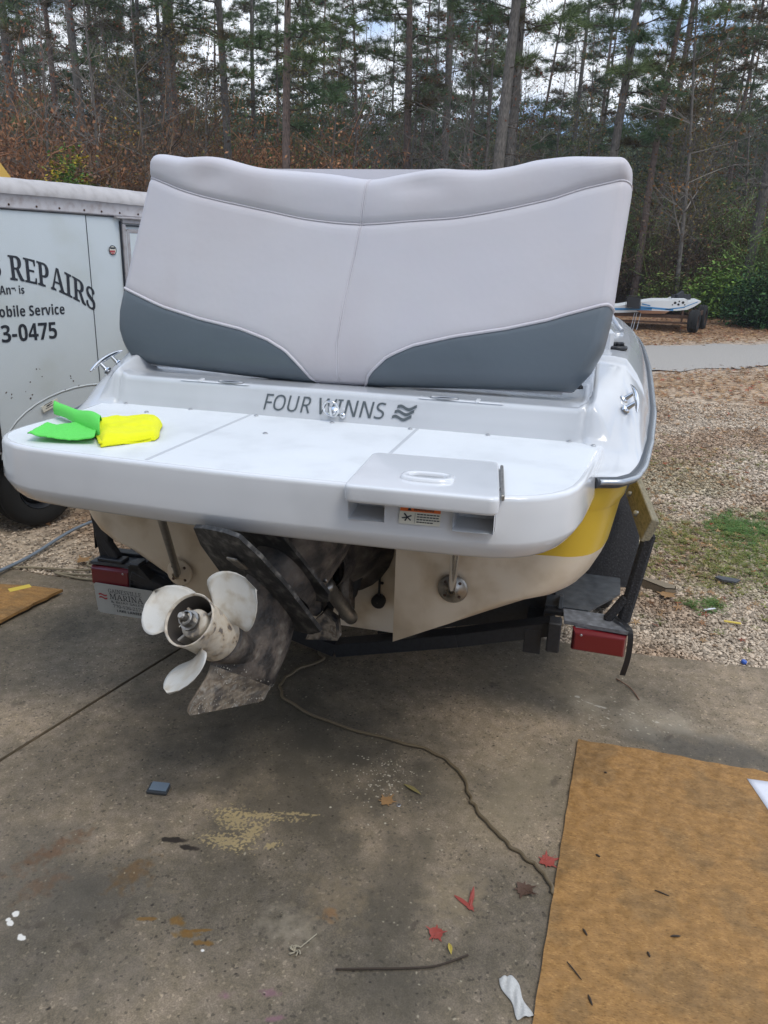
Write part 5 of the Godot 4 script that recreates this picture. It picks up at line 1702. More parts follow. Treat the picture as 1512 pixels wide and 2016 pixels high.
	for e in [[0.20, 0.36, 0.12, 0.55, 0.016], [0.20, 0.36, 0.30, 0.46, 0.014], [0.20, 0.36, 0.15, 0.16, 0.014], [0.20, 0.36, 0.29, 0.2, 0.014], [0.07, 0.3, 0.18, 0.34, 0.012]]:
		var a: Vector3 = tp.call(e[0], e[1])
		var b: Vector3 = tp.call(e[2], e[3])
		var s = (b - a).cross(Vector3.BACK).normalized() * e[4] * 0.16
		quad(st, a - s, b - s, b + s, a + s)
	obj("label_print", st, M.letter_dark, lab)
	# --- name on the riser
	var fx := Vector3.RIGHT
	var fy := (riser(0, 0.70) - riser(0, 0.20)).normalized()
	st = begin(FLAT)
	var slant := func(u: float, v: float) -> Vector2: return Vector2(v * 0.012, 0)
	letters(st, "FOUR", sans, riser(-0.343, 0.16, 0.003), fx, fy, 0.226, 0.074, slant)
	obj("boat_name", st, M.decal_grey, boat)
	st = begin(FLAT)
	letters(st, "WINNS", sans, riser(-0.086, 0.16, 0.003), fx, fy, 0.318, 0.074, slant)
	obj("boat_name", st, M.decal_grey, boat)
	st = begin(FLAT)
	for k in 3:
		for i in 14:
			var wv := func(t: float, e: float) -> Vector3:
				var x := t * 0.088 + (2 - k) * 0.008
				return riser(0.258, 0.16, 0.004) + fx * (x + k * 0.018) + fy * (0.004 + k * 0.0235 + 0.0075 * sin(t * TAU * 1.15 + 0.4) + e * 0.013 + t * 0.004)
			quad(st, wv.call(i / 14.0, 0), wv.call((i + 1) / 14.0, 0), wv.call((i + 1) / 14.0, 1), wv.call(i / 14.0, 1))
	obj("wave_emblem", st, M.decal_grey, boat)
	# --- tow eye
	st = begin()
	var e0 := riser(-0.002, 0.24, 0.0)
	lathe(st, e0, Vector3(0, 0.28, 0.96), [Vector2(0.026, 0.0), Vector2(0.025, 0.004), Vector2(0.018, 0.007), Vector2(0.009, 0.009), Vector2(0.009, 0.04)], 20)
	lathe(st, e0 + Vector3(0.048, -0.012, 0.006), Vector3(0, 0.28, 0.96), [Vector2(0.014, 0.0), Vector2(0.014, 0.008), Vector2(0.010, 0.014), Vector2(0.001, 0.015)], 14)
	tube(st, ring_pts(e0 + Vector3(0, 0.022, 0.035), Vector3.RIGHT, Vector3(0, 0.9, 0.3), 0.036, 20), 0.0055, 8, false, true)
	tube(st, [e0 + Vector3(0, -0.01, 0.03), e0 + Vector3(0, 0.035, 0.05)], 0.007, 8)
	obj("tow_eye", st, M.chrome, boat)
	# --- vents let into the top of the riser
	for v in [[-0.78, -0.43, 0.72], [0.385, 0.758, 0.30]]:
		st = begin(FLAT)
		var a: float = v[0]
		var b: float = v[1]
		for r in [[a, b, 0.86, 0.96], [a, b, 1.75, 1.85], [a, a + 0.012, 0.86, 1.85], [b - 0.012, b, 0.86, 1.85]]:
			quad(st, riser(r[0], r[2], 0.006), riser(r[1], r[2], 0.006), riser(r[1], r[3], 0.006), riser(r[0], r[3], 0.006))
		bar(st, riser(lerpf(a, b, 1.0 - v[2]), 0.9, 0.008), riser(lerpf(a, b, 1.0 - v[2]), 1.8, 0.012), 0.02, 0.012)
		var vo := obj("vent_frame", st, M.gelcoat, boat)
		st = begin()
		var ring := PackedVector3Array()
		var c := lerpf(a, b, v[2])
		for i in 24:
			ring.append(riser(c + cos(TAU * i / 24) * 0.062, 1.36 + sin(TAU * i / 24) * 0.38, 0.012))
		cap(st, ring, Vector3(0, 0.8, 0.6))
		obj("vent_grille", st, mat("vent_dark", Color(0.055, 0.06, 0.07), 0.6), vo)
		st = begin()
		tube(st, Array(ring), 0.0035, 6, false, true)
		obj("vent_ring", st, M.alu, vo)
	# --- cleats on the quarters
	for s in [1.0, -1.0]:
		st = begin()
		var c := Vector3(1.272 * s, 1.545, -0.22)
		var out := Vector3(0.76 * s, 0.65, 0.0).normalized()
		var along := Vector3(-0.10 * s, 0.30, -0.95).normalized()
		var pts := []
		for k in 9:
			var t := k / 8.0 - 0.5
			pts.append(c + along * (t * 0.26) + out * (0.048 - 0.05 * t * t))
		tube(st, pts, [0.004, 0.008, 0.0105, 0.0115, 0.012, 0.0115, 0.0105, 0.008, 0.004], 10)
		for t in [-0.045, 0.045]:
			tube(st, [c + along * t - out * 0.02, c + along * t + out * 0.045], [0.014, 0.008], 10)
			lathe(st, c + along * t - out * 0.012, out, [Vector2(0.022, 0), Vector2(0.02, 0.008), Vector2(0.009, 0.012)], 14)
		obj("cleat", st, M.chrome, boat)
	# --- cup holder and filler on the starboard gunwale
	st = begin()
	lathe(st, Vector3(1.225, 1.702, -0.95), Vector3.UP, [Vector2(0.052, -0.004), Vector2(0.054, 0.006), Vector2(0.050, 0.014), Vector2(0.040, 0.016), Vector2(0.038, 0.004), Vector2(0.001, 0.003)], 24)
	for k in 3: box(st, Vector3(1.225 + (k - 1) * 0.018, 1.722, -0.97 - 0.006 * k), Vector3(0.026, 0.022, 0.035), 0.006, Basis(Vector3.UP, k * 0.7))
	obj("drink_holder", st, M.black_frame, boat)
	st = begin()
	lathe(st, Vector3(1.235, 1.712, -1.75), Vector3.UP, [Vector2(0.045, -0.004), Vector2(0.044, 0.006), Vector2(0.034, 0.008), Vector2(0.032, 0.004), Vector2(0.001, 0.004)], 24)
	box(st, Vector3(1.235, 1.718, -1.75), Vector3(0.05, 0.008, 0.014), 0.002)
	obj("filler_cap", st, M.alu, boat)
	# --- windscreen further forward
	st = begin()
	var panes := []
	for s in [1.0, -1.0]:
		var a := Vector3(1.27 * s, 1.72, -1.9)
		var b := Vector3(1.20 * s, 1.72, -3.2)
		var c := Vector3(0.45 * s, 1.74, -3.75)
		var a2 := Vector3(1.20 * s, 1.80, -2.05)
		var b2 := Vector3(1.06 * s, 2.02, -2.95)
		var c2 := Vector3(0.40 * s, 2.06, -3.35)
		tube(st, bezier([a, a2, b2, c2], 5), 0.014, 8)
		tube(st, bezier([a, b, c], 5), 0.014, 8)
		tube(st, [b, b2], 0.012, 8)
		panes.append([a, b, b2, a2])
		panes.append([b, c, c2, b2])
	var ws := obj("windscreen_frame", st, M.alu, boat)
	var gm := mat("windscreen", Color(0.5, 0.55, 0.58, 0.25), 0.08)
	gm.transparency = BaseMaterial3D.TRANSPARENCY_ALPHA
	for q in panes:
		st = begin()
		quad(st, q[0], q[1], q[2], q[3])
		obj("windscreen_glass", st, gm, ws)
	# the clean side panel just forward of the pad
	for s in [1.0, -1.0]:
		st = begin()
		box(st, Vector3(1.155 * s, 1.74, -1.35), Vector3(0.10, 0.12, 0.9), 0.02)
		obj("side_coaming", st, M.deck_gel, boat)
	build_pad(boat)
	build_drive(boat)

func ring_pts(c: Vector3, x: Vector3, y: Vector3, r: float, n: int) -> Array:
	return Array(ring_at(c, x.normalized(), y.normalized(), r, n))

# ------------------------------------------------------------------ the raised sun pad
func build_pad(boat: Node3D) -> void:
	var B := Vector3(0, 1.5, -0.28)
	var E := Vector3(0, 1.04, -0.30)
	var LEN := E.length()
	var N := Vector3(0, 0.30, 1.04).normalized()
	var XL := [Vector2(0.0, -1.05), Vector2(0.03, -1.13), Vector2(0.055, -1.175), Vector2(0.085, -1.21), Vector2(0.133, -1.243), Vector2(0.20, -1.267), Vector2(0.28, -1.268), Vector2(0.39, -1.25), Vector2(0.64, -1.202), Vector2(0.90, -1.155), Vector2(0.96, -1.15), Vector2(0.99, -1.143), Vector2(1.02, -1.12)]
	var XR := [Vector2(0.0, 0.99), Vector2(0.05, 1.03), Vector2(0.085, 1.06), Vector2(0.143, 1.11), Vector2(0.24, 1.155), Vector2(0.345, 1.171), Vector2(0.41, 1.176), Vector2(0.635, 1.184), Vector2(0.88, 1.197), Vector2(0.962, 1.19), Vector2(1.0, 1.172), Vector2(1.02, 1.15)]
	var VT := [Vector2(-1.2, 0.9889), Vector2(-1.1, 1.0240), Vector2(-0.979, 1.0084), Vector2(-0.782, 1.0084), Vector2(-0.559, 0.9642), Vector2(-0.344, 0.9473), Vector2(-0.187, 0.9369), Vector2(0.018, 0.9161), Vector2(0.166, 0.9369), Vector2(0.335, 0.9603), Vector2(0.526, 0.9525), Vector2(0.664, 0.9694), Vector2(0.776, 0.9954), Vector2(0.932, 1.0110), Vector2(1.086, 1.0084), Vector2(1.15, 1.0084), Vector2(1.2, 0.9824)]
	var VB := [Vector2(-1.2, 0.062), Vector2(-0.995, 0.05), Vector2(-0.65, 0.035), Vector2(-0.35, 0.024), Vector2(-0.136, 0.017), Vector2(0.056, 0.025), Vector2(0.39, 0.038), Vector2(0.655, 0.05), Vector2(0.93, 0.06), Vector2(1.2, 0.07)]
	var VS := [Vector2(-1.15, 0.90), Vector2(-0.933, 0.836), Vector2(-0.732, 0.793), Vector2(-0.537, 0.760), Vector2(-0.266, 0.718), Vector2(-0.002, 0.703), Vector2(0.265, 0.722), Vector2(0.457, 0.738), Vector2(0.664, 0.774), Vector2(0.864, 0.82), Vector2(1.014, 0.868), Vector2(1.1, 0.892), Vector2(1.2, 0.90)]
	var VD := [Vector2(-1.26, 0.402), Vector2(-1.143, 0.356), Vector2(-0.992, 0.307), Vector2(-0.787, 0.262), Vector2(-0.561, 0.226), Vector2(-0.421, 0.188), Vector2(-0.322, 0.143), Vector2(-0.249, 0.085), Vector2(-0.195, 0.035), Vector2(-0.14, -0.02), Vector2(0.05, -0.02), Vector2(0.075, 0.04), Vector2(0.105, 0.078), Vector2(0.182, 0.145), Vector2(0.3, 0.198), Vector2(0.49, 0.245), Vector2(0.721, 0.288), Vector2(0.899, 0.332), Vector2(1.05, 0.383), Vector2(1.146, 0.408), Vector2(1.2, 0.402)]
	var CX := [Vector2(0.0, -0.056), Vector2(0.2, -0.062), Vector2(0.377, -0.046), Vector2(0.558, -0.018), Vector2(0.703, -0.002), Vector2(0.93, 0.02)]
	var pn := noise(1.0, 77, 3)
	var dent := func(x: float, v: float) -> float:
		return 0.016 * exp(-pow((x - 0.25) / 0.12, 2) - pow((v - 0.86) / 0.035, 2)) + 0.014 * exp(-pow((x + 0.78) / 0.12, 2) - pow((v - 0.89) / 0.05, 2)) + 0.010 * exp(-pow((x + 1.0) / 0.05, 2) - pow((v - 0.97) / 0.05, 2))
	var rnd := func(d: float, r: float) -> float: return sqrt(maxf(0.0, 1.0 - pow(1.0 - minf(maxf(d, 0.0) / r, 1.0), 2.0)))
	var face := func(x: float, v: float, lift: float) -> Vector3:
		var vb := smo(VB, x)
		var vt := smo(VT, x)
		var vs := smo(VS, x)
		var vd := lin(VD, x)
		var dv1 := (vt - v) * LEN
		var dv0 := (v - vb) * LEN
		var dx := minf(x - lin(XL, v), lin(XR, v) - x)
		var h: float = 0.135 * rnd.call(dx, 0.055) * rnd.call(dv1, 0.075) * (0.35 * rnd.call(dv0, 0.05) + 0.65 * rnd.call(dv0, 0.30))
		var fade: float = rnd.call(dx, 0.05)
		if v > vs: h += (0.026 * sin(clampf((v - vs) / maxf(vt - vs, 0.02), 0, 1) * PI * 0.75)) * fade
		h -= 0.012 * exp(-pow((v - vs) * LEN / 0.014, 2)) * fade
		h -= 0.006 * exp(-pow((v - vd) * LEN / 0.012, 2)) * fade
		h -= 0.005 * exp(-pow((x - lin(CX, v)) / 0.012, 2)) * fade
		h += 0.008 * sin(clampf((x + 1.2) / 1.2, 0, 1) * PI) * fade + 0.008 * sin(clampf(x / 1.2, 0, 1) * PI) * fade
		h -= dent.call(x, v) * fade
		h += 0.0022 * pn.get_noise_2d(x * 3.0, v * 4.0) * fade
		return B + Vector3(x, 0, 0) + E * v + N * (h + lift - 0.03)
	# columns follow a straight line from bottom to top through u
	var us := []
	for i in 97:
		var u := i / 96.0
		us.append(0.5 - 0.5 * cos(PI * u) if i < 8 or i > 88 else u)
	us.sort()
	for e in [0.001, 0.003, 0.0065, 0.012, 0.0185, 0.026]: us.append(e); us.append(1.0 - e)
	us.sort()
	var X := func(u: float, v: float) -> float: return lerpf(lin(XL, v), lin(XR, v), u)
	var solve := func(u: float, f: Callable, v0: float) -> float:
		var v := v0
		for k in 6: v = f.call(X.call(u, v))
		return v
	var fB := func(x: float) -> float: return smo(VB, x)
	var fT := func(x: float) -> float: return smo(VT, x)
	var fS := func(x: float) -> float: return smo(VS, x)
	var fD := func(x: float) -> float: return clampf(lin(VD, x), smo(VB, x), 1.0)
	var band := func(st: SurfaceTool, f0: Callable, f1: Callable, g0: float, g1: float, n: int, only: int) -> void:
		var prev := PackedVector3Array()
		for u in us:
			if only < 0 and u > 0.475: continue
			if only > 0 and u < 0.528: continue
			var v0: float = solve.call(u, f0, g0)
			var v1: float = solve.call(u, f1, g1)
			var col := PackedVector3Array()
			for k in n + 1:
				var t := 0.5 - 0.5 * cos(PI * k / n)
				var v := lerpf(v0, v1, t)
				col.append(face.call(X.call(u, v), v, 0.0))
			if not prev.is_empty(): loft(st, [prev, col], false, true)
			prev = col
	var st := begin()
	band.call(st, fD, fS, 0.2, 0.8, 22, 0)
	# the back of the cushion
	var back := PackedVector3Array()
	for k in 41:
		var v := lerpf(0.06, 0.985, k / 40.0)
		back.append(B + Vector3(lin(XL, v) + 0.004, 0, 0) + E * v + N * -0.034)
	for k in range(40, -1, -1):
		var v := lerpf(0.06, 0.985, k / 40.0)
		back.append(B + Vector3(lin(XR, v) - 0.004, 0, 0) + E * v + N * -0.034)
	cap(st, back, -N)
	var pad := obj("sun_pad", st, M.vinyl, boat)
	st = begin()
	band.call(st, fS, fT, 0.8, 0.97, 16, 0)
	obj("head_roll", st, M.vinyl, pad)
	for s in [-1, 1]:
		st = begin()
		band.call(st, fB, fD, 0.04, 0.2, 18, s)
		obj("dark_panel", st, M.vinyl_dark, pad)
	# piping
	for s in [-1, 1]:
		var p := []
		for u in us:
			if (s < 0 and u > 0.472) or (s > 0 and u < 0.53): continue
			var v: float = solve.call(u, fD, 0.2)
			p.append(face.call(X.call(u, v), v, 0.003))
		st = begin()
		tube(st, p, 0.0075, 6)
		obj("piping", st, M.piping, pad)
	var p2 := []
	for u in us:
		var v: float = solve.call(u, fS, 0.8)
		p2.append(face.call(X.call(u, v), v, 0.003))
	st = begin()
	tube(st, p2, 0.004, 6)
	obj("piping", st, M.piping, pad)
	for off in [-0.004, 0.005]:
		var p := []
		for k in 61:
			var v := lerpf(0.02, 0.925, k / 60.0)
			p.append(face.call(lin(CX, v) + off, v, 0.001 if off < 0 or v < 0.69 else 0.0008))
		st = begin()
		tube(st, p, 0.0028, 5)
		obj("seam", st, M.piping if off < 0 else M.vinyl, pad)
	# moulded base under the cushion and a gas strut
	st = begin()
	prism(st, PackedVector2Array([Vector2(-1.12, 0.05), Vector2(0.99, 0.05), Vector2(1.12, 0.35), Vector2(1.14, 0.93), Vector2(-1.11, 0.93), Vector2(-1.19, 0.3)]), B, Vector3.RIGHT, E, N, -0.075, -0.036)
	obj("pad_base", st, M.gelcoat, pad)
	st = begin()
	tube(st, [Vector3(1.06, 1.57, -0.40), Vector3(1.055, 1.70, -0.43)], 0.007, 8)
	lathe(st, Vector3(1.06, 1.566, -0.40), Vector3.UP, [Vector2(0.022, 0), Vector2(0.02, 0.012), Vector2(0.01, 0.02), Vector2(0.01, 0.05)], 12)
	obj("gas_strut", st, M.black_frame, pad)

# ------------------------------------------------------------------ the stern drive, tilted up and turned to port
func build_drive(boat: Node3D) -> void:
	var b := Basis(Vector3.UP, deg_to_rad(-16.6)) * Basis(Vector3.RIGHT, deg_to_rad(-42.7)) * Basis(Vector3.BACK, deg_to_rad(2.8))
	var K := 1.06
	var S := b.x
	var O := Vector3(-0.06, 0.775, 1.0)
	var ax := b.z
	var dn := -b.y
	var P := func(p: float, q: float, s: float) -> Vector3: return O + K * (ax * p + dn * q + S * s)
	# gearcase with strut and skeg: sections from the plate down
	var st := begin()
	var lead := [Vector2(-0.27, -0.335), Vector2(-0.106, -0.348), Vector2(0.0, -0.338), Vector2(0.09, -0.345), Vector2(0.20, -0.352), Vector2(0.245, -0.345), Vector2(0.264, -0.33)]
	var trail := [Vector2(-0.27, 0.05), Vector2(-0.06, 0.0), Vector2(0.07, 0.03), Vector2(0.13, 0.028), Vector2(0.20, 0.048), Vector2(0.235, 0.058), Vector2(0.255, 0.05), Vector2(0.264, 0.025)]
	var thick := [Vector2(-0.27, 0.062), Vector2(-0.09, 0.070), Vector2(0.05, 0.072), Vector2(0.09, 0.052), Vector2(0.14, 0.026), Vector2(0.235, 0.009), Vector2(0.264, 0.003)]
	var rise := func(q: float, u: float) -> float:       # the skeg's lower edge and the plate both rise towards the front
		if q > 0.04: return lerpf(0.04 + (q - 0.04) * 0.36, q, u)
		if q < -0.06: return lerpf(-0.06 + (q + 0.06) * 0.5, q, u)
		return q
	var rows := []
	for q in [-0.27, -0.2, -0.15, -0.106, -0.06, 0.0, 0.05, 0.07, 0.09, 0.115, 0.14, 0.17, 0.2, 0.22, 0.24, 0.255, 0.264]:
		var p0 := lin(lead, q)
		var p1 := lin(trail, q)
		var t := lin(thick, q)
		var ring := PackedVector3Array()
		for k in 22:
			var a := TAU * k / 22
			var u := 0.5 - 0.5 * cos(a)
			ring.append(P.call(lerpf(p0, p1, u), rise.call(q, u), t * sin(a) * (1.0 - 0.35 * u)))
		rows.append(ring)
	loft(st, rows.slice(0, 9), true)
	var drive := obj("stern_drive", st, M.drive, boat)
	st = begin()
	loft(st, rows.slice(8), true)
	cap(st, rows[-1], dn)
	obj("skeg", st, M.drive_worn, drive)
	st = begin()
	lathe(st, O, ax, [Vector2(0.001, -0.33), Vector2(0.02, -0.30), Vector2(0.038, -0.22), Vector2(0.054, -0.14), Vector2(0.066, -0.08), Vector2(0.077, -0.02), Vector2(0.084, 0.025), Vector2(0.085, 0.044), Vector2(0.02, 0.045)], 28)
	obj("gearcase", st, M.drive, drive)
	# barnacle crust near the propeller: small flakes standing proud of the casting
	var r := RandomNumberGenerator.new(); r.seed = 9
	st = begin(FLAT)
	for k in 260:
		var q := 0.06 + absf(r.randfn()) * 0.06
		if r.randf() < 0.6: q = r.randf_range(0.20, 0.262)
		var u := r.randf()
		if r.randf() < 0.4: u = 1.0 - absf(r.randfn()) * 0.15
		u = clampf(u, 0.06, 0.97)
		var t := lin(thick, q) * sin(acos(1.0 - 2.0 * u)) * (1.0 - 0.35 * u)
		var c: Vector3 = P.call(lerpf(lin(lead, q), lin(trail, q), u), rise.call(q, u), t + 0.0015)
		var s := r.randf_range(0.0015, 0.0042)
		var e1 := ax.rotated(S, r.randf() * TAU)
		var e2 := e1.rotated(S, r.randf_range(1.3, 1.9)) * r.randf_range(0.4, 1.0)
		tri(st, c - e1 * s, c + e2 * s + S * s * 0.6, c + e1 * s)
		tri(st, c - e1 * s, c + e1 * s, c - e2 * s + S * s * 0.2)
	var bm := mat("barnacle", Color(0.36, 0.34, 0.30), 0.8)
	tag(obj("barnacle_crust", st, bm, drive), "", "", "", "stuff")
	# anti-ventilation plate
	st = begin()
	var pl := PackedVector2Array([Vector2(0.285, -0.10), Vector2(0.298, -0.05), Vector2(0.298, 0.04), Vector2(0.283, 0.09), Vector2(0.18, 0.125), Vector2(0.0, 0.15), Vector2(-0.29, 0.16), Vector2(-0.335, 0.10), Vector2(-0.35, 0.0), Vector2(-0.335, -0.10), Vector2(-0.29, -0.16), Vector2(0.0, -0.15), Vector2(0.18, -0.135)])
	prism(st, pl, P.call(0, -0.232, 0), (ax - dn * 0.19).normalized() * K, S * K, -(dn + ax * 0.19).normalized() * K, 0.0, 0.016)
	obj("cavitation_plate", st, M.drive_plate, drive)
	st = begin()
	box(st, P.call(0.12, -0.248, 0.0), Vector3(0.05, 0.012, 0.09), 0.005, Basis(S, -dn, ax))
	obj("anode", st, M.steel_worn, drive)
	# upper housing and its splash plate
	st = begin()
	rows = []
	for q in [-0.26, -0.32, -0.42, -0.52, -0.60, -0.66, -0.69]:
		var ring := PackedVector3Array()
		var t := lin([Vector2(-0.69, 0.05), Vector2(-0.66, 0.10), Vector2(-0.5, 0.125), Vector2(-0.26, 0.085)], q)
		for k in 24:
			var a := TAU * k / 24
			ring.append(P.call(-0.16 - cos(a) * lin([Vector2(-0.69, 0.10), Vector2(-0.6, 0.19), Vector2(-0.26, 0.19)], q) - (q + 0.26) * 0.25 * -1.0 - 0.0, q, signf(sin(a)) * pow(absf(sin(a)), 0.7) * t))
		rows.append(ring)
	loft(st, rows, true)
	cap(st, rows[-1], -dn)
	obj("upper_housing", st, M.drive, drive)
	st = begin()
	var sp := PackedVector2Array([Vector2(0.16, -0.14), Vector2(0.17, 0.04), Vector2(0.08, 0.09), Vector2(-0.26, 0.13), Vector2(-0.33, 0.10), Vector2(-0.35, 0.0), Vector2(-0.38, -0.2), Vector2(-0.30, -0.25), Vector2(0.08, -0.19)])
	prism(st, sp, P.call(0, -0.365, 0.02), (ax - dn * 0.19).normalized() * K, S * K, -(dn + ax * 0.19).normalized() * K, 0.0, 0.014)
	obj("splash_plate", st, M.drive_plate, drive)
	st = begin()
	for e in [[-0.28, 0.10]]:
		lathe(st, P.call(e[0], -0.375, e[1]), dn, [Vector2(0.012, 0), Vector2(0.012, 0.01), Vector2(0.001, 0.011)], 6)
	obj("bolt", st, M.steel_worn, drive)
	# gimbal housing against the transom
	st = begin()
	lathe(st, Vector3(0.02, 0.80, -0.10), Vector3(0.0, 0.0, 1.0), [Vector2(0.27, 0.0), Vector2(0.27, 0.03), Vector2(0.22, 0.05), Vector2(0.19, 0.14), Vector2(0.15, 0.2), Vector2(0.13, 0.36)], 28)
	box(st, Vector3(0.03, 0.98, 0.18), Vector3(0.26, 0.12, 0.36), 0.03)
	box(st, Vector3(-0.05, 0.62, 0.08), Vector3(0.10, 0.26, 0.18), 0.02)
	box(st, Vector3(0.10, 0.62, 0.06), Vector3(0.05, 0.30, 0.14), 0.02)
	obj("gimbal_housing", st, M.drive, drive)
	# trim rams
	for s in [0.0, -0.30]:
		var a := Vector3(0.138 + s, 0.497, 0.12)
		var m := Vector3(0.072 + s, 0.737, 0.30)
		var t := Vector3(-0.007 + s, 0.918, 0.45)
		if s < 0:
			m = m.lerp(t, 0.1); a += Vector3(0.0, 0.05, -0.05)
		st = begin()
		var d := (m - a).normalized()
		lathe(st, a, d, [Vector2(0.001, -0.02), Vector2(0.030, -0.018), Vector2(0.034, 0.0), Vector2(0.036, 0.02), Vector2(0.036, 0.05), Vector2(0.033, 0.055), Vector2(0.033, a.distance_to(m) - 0.04), Vector2(0.038, a.distance_to(m) - 0.035), Vector2(0.038, a.distance_to(m)), Vector2(0.012, a.distance_to(m) + 0.004)], 18)
		var cy := obj("trim_ram", st, M.steel_worn, drive)
		st = begin()
		tube(st, [m, t], 0.011, 10)
		obj("ram_rod", st, M.chrome, cy)
		st = begin()
		tube(st, [t - Vector3(0.06, 0.0, 0), t + Vector3(0.05, 0, 0.0)], 0.026, 14)
		lathe(st, t + Vector3(0.05, 0, 0), Vector3.RIGHT, [Vector2(0.016, 0), Vector2(0.016, 0.014), Vector2(0.001, 0.016)], 6)
		obj("ram_pivot", st, M.steel_worn, cy)
	st = begin()
	prism(st, PackedVector2Array([Vector2(-0.07, 0.37), Vector2(0.09, 0.39), Vector2(0.08, 0.48), Vector2(0.02, 0.52), Vector2(-0.03, 0.47)]), Vector3(0, 0, 0.1), Vector3.RIGHT, Vector3.UP, Vector3.BACK, 0.0, 0.07)
	obj("lower_bracket", st, M.drive_worn, drive)
	# exhaust and water hoses
	for h in [[Vector3(0.05, 0.98, -0.02), Vector3(0.04, 0.80, 0.02), Vector3(0.045, 0.63, 0.0), Vector3(-0.02, 0.47, 0.03)], [Vector3(0.13, 1.0, -0.03), Vector3(0.125, 0.80, 0.0), Vector3(0.12, 0.64, 0.0), Vector3(0.07, 0.50, 0.05)]]:
		st = begin()
		var pts := bezier(h, 8)
		var rad := []
		for i in pts.size(): rad.append(0.034 + (0.004 if i % 2 else 0.0))
		tube(st, pts, rad, 14)
		obj("rubber_hose", st, M.rubber_hose, drive)
	st = begin()
	tube(st, bezier([Vector3(0.225, 1.03, -0.085), Vector3(0.223, 0.8, -0.085), Vector3(0.222, 0.52, -0.08)], 5), 0.006, 6)
	for y in [0.88, 0.72, 0.6]: box(st, Vector3(0.232, y, -0.085), Vector3(0.02, 0.012, 0.014), 0.003)
	lathe(st, Vector3(0.221, 0.505, -0.075), Vector3.BACK, [Vector2(0.034, -0.02), Vector2(0.036, 0.01), Vector2(0.028, 0.022), Vector2(0.001, 0.024)], 16)
	obj("transducer_cable", st, M.rubber_hose, boat)
	# --- propeller
	st = begin()
	lathe(st, O, ax * 1.0, [Vector2(0.080, 0.05), Vector2(0.086, 0.055), Vector2(0.088, 0.06), Vector2(0.087, 0.12), Vector2(0.088, 0.19), Vector2(0.095, 0.232), Vector2(0.096, 0.243), Vector2(0.092, 0.244), Vector2(0.088, 0.236)], 40)
	var prop := obj("propeller", st, M.prop_hub, boat)
	st = begin()
	lathe(st, O, ax, [Vector2(0.088, 0.236), Vector2(0.084, 0.20), Vector2(0.081, 0.10), Vector2(0.03, 0.095)], 40)
	obj("hub_bore", st, M.bore_dark, prop)
	st = begin()
	lathe(st, O, ax, [Vector2(0.050, 0.10), Vector2(0.052, 0.11), Vector2(0.052, 0.205), Vector2(0.048, 0.212), Vector2(0.024, 0.212)], 32)
	obj("inner_hub", st, M.prop_hub, prop)
	for k in 4:
		st = begin()
		var d := (S * cos(k * PI / 2 + 0.6) + dn * sin(k * PI / 2 + 0.6))
		box(st, O + ax * 0.15 + d * 0.067, Vector3(0.010, 0.034, 0.09), 0.002, Basis(d.cross(ax), d, ax))
		obj("hub_rib", st, M.prop_hub, prop)
	st = begin(FLAT)
	lathe(st, O, ax, [Vector2(0.036, 0.226), Vector2(0.036, 0.238), Vector2(0.027, 0.239), Vector2(0.027, 0.262), Vector2(0.022, 0.264)], 12)
	lathe(st, O, ax, [Vector2(0.014, 0.26), Vector2(0.014, 0.285), Vector2(0.010, 0.29), Vector2(0.001, 0.29)], 10)
	obj("prop_nut", st, M.steel_worn, prop)
	var V := -dn
	for kk in 3:
		var mid: float = [deg_to_rad(50), deg_to_rad(170), deg_to_rad(281)][kk]
		var front := []
		var rear := []
		for i in 15:
			var t := i / 14.0
			var rr := lerpf(0.08, 0.245, t)
			var w := 0.60 * pow(maxf(sin(PI * (0.20 + 0.80 * t)), 0.0), 0.72) * lerpf(0.72, 1.0, smoothstep(0.0, 0.45, t)) + 0.001
			var skew := 0.22 * t * t
			var f := PackedVector3Array()
			var g := PackedVector3Array()
			for j in 13:
				var s := j / 6.0 - 1.0
				var ph := mid - (w * s * 1.15 + skew - 0.10)
				var along := 0.145 - 0.105 * w * s * (1.0 - 0.15 * t) + 0.05 * t + 0.012 * t * s * s
				var n := O + (S * cos(ph) + V * sin(ph)) * rr + ax * along
				var th := 0.0075 * (1.0 - 0.72 * t) * sqrt(maxf(1.0 - s * s, 0.0)) + 0.0008
				f.append(n + ax * th); g.append(n - ax * th)
			front.append(f); rear.append(g)
		st = begin()
		loft(st, front); loft(st, rear, false, true)
		for i in 14:
			quad(st, front[i][0], front[i + 1][0], rear[i + 1][0], rear[i][0])
			quad(st, front[i][12], rear[i][12], rear[i + 1][12], front[i + 1][12])
		for j in 12: quad(st, front[14][j], front[14][j + 1], rear[14][j + 1], rear[14][j])
		obj("blade", st, M.prop_paint, prop)
	# --- stays between transom and platform
	for e in [[Vector3(0.645, 0.80, 0.312), Vector3(0.72, 1.19, 0.80)], [Vector3(-0.636, 0.695, 0.312), Vector3(-0.385, 1.19, 0.86)]]:
		st = begin()
		tube(st, [e[0] + Vector3(0, 0, 0.02), e[1]], 0.0165, 14)
		var rod := obj("platform_stay", st, M.chrome if e[0].x > 0 else M.steel_worn, boat)
		st = begin()
		lathe(st, e[0], Vector3.BACK, [Vector2(0.064, 0), Vector2(0.064, 0.006), Vector2(0.056, 0.010), Vector2(0.03, 0.014), Vector2(0.024, 0.03), Vector2(0.018, 0.04)], 26)
		obj("flange", st, M.hull_cream if e[0].x < 0 else M.steel_worn, rod)
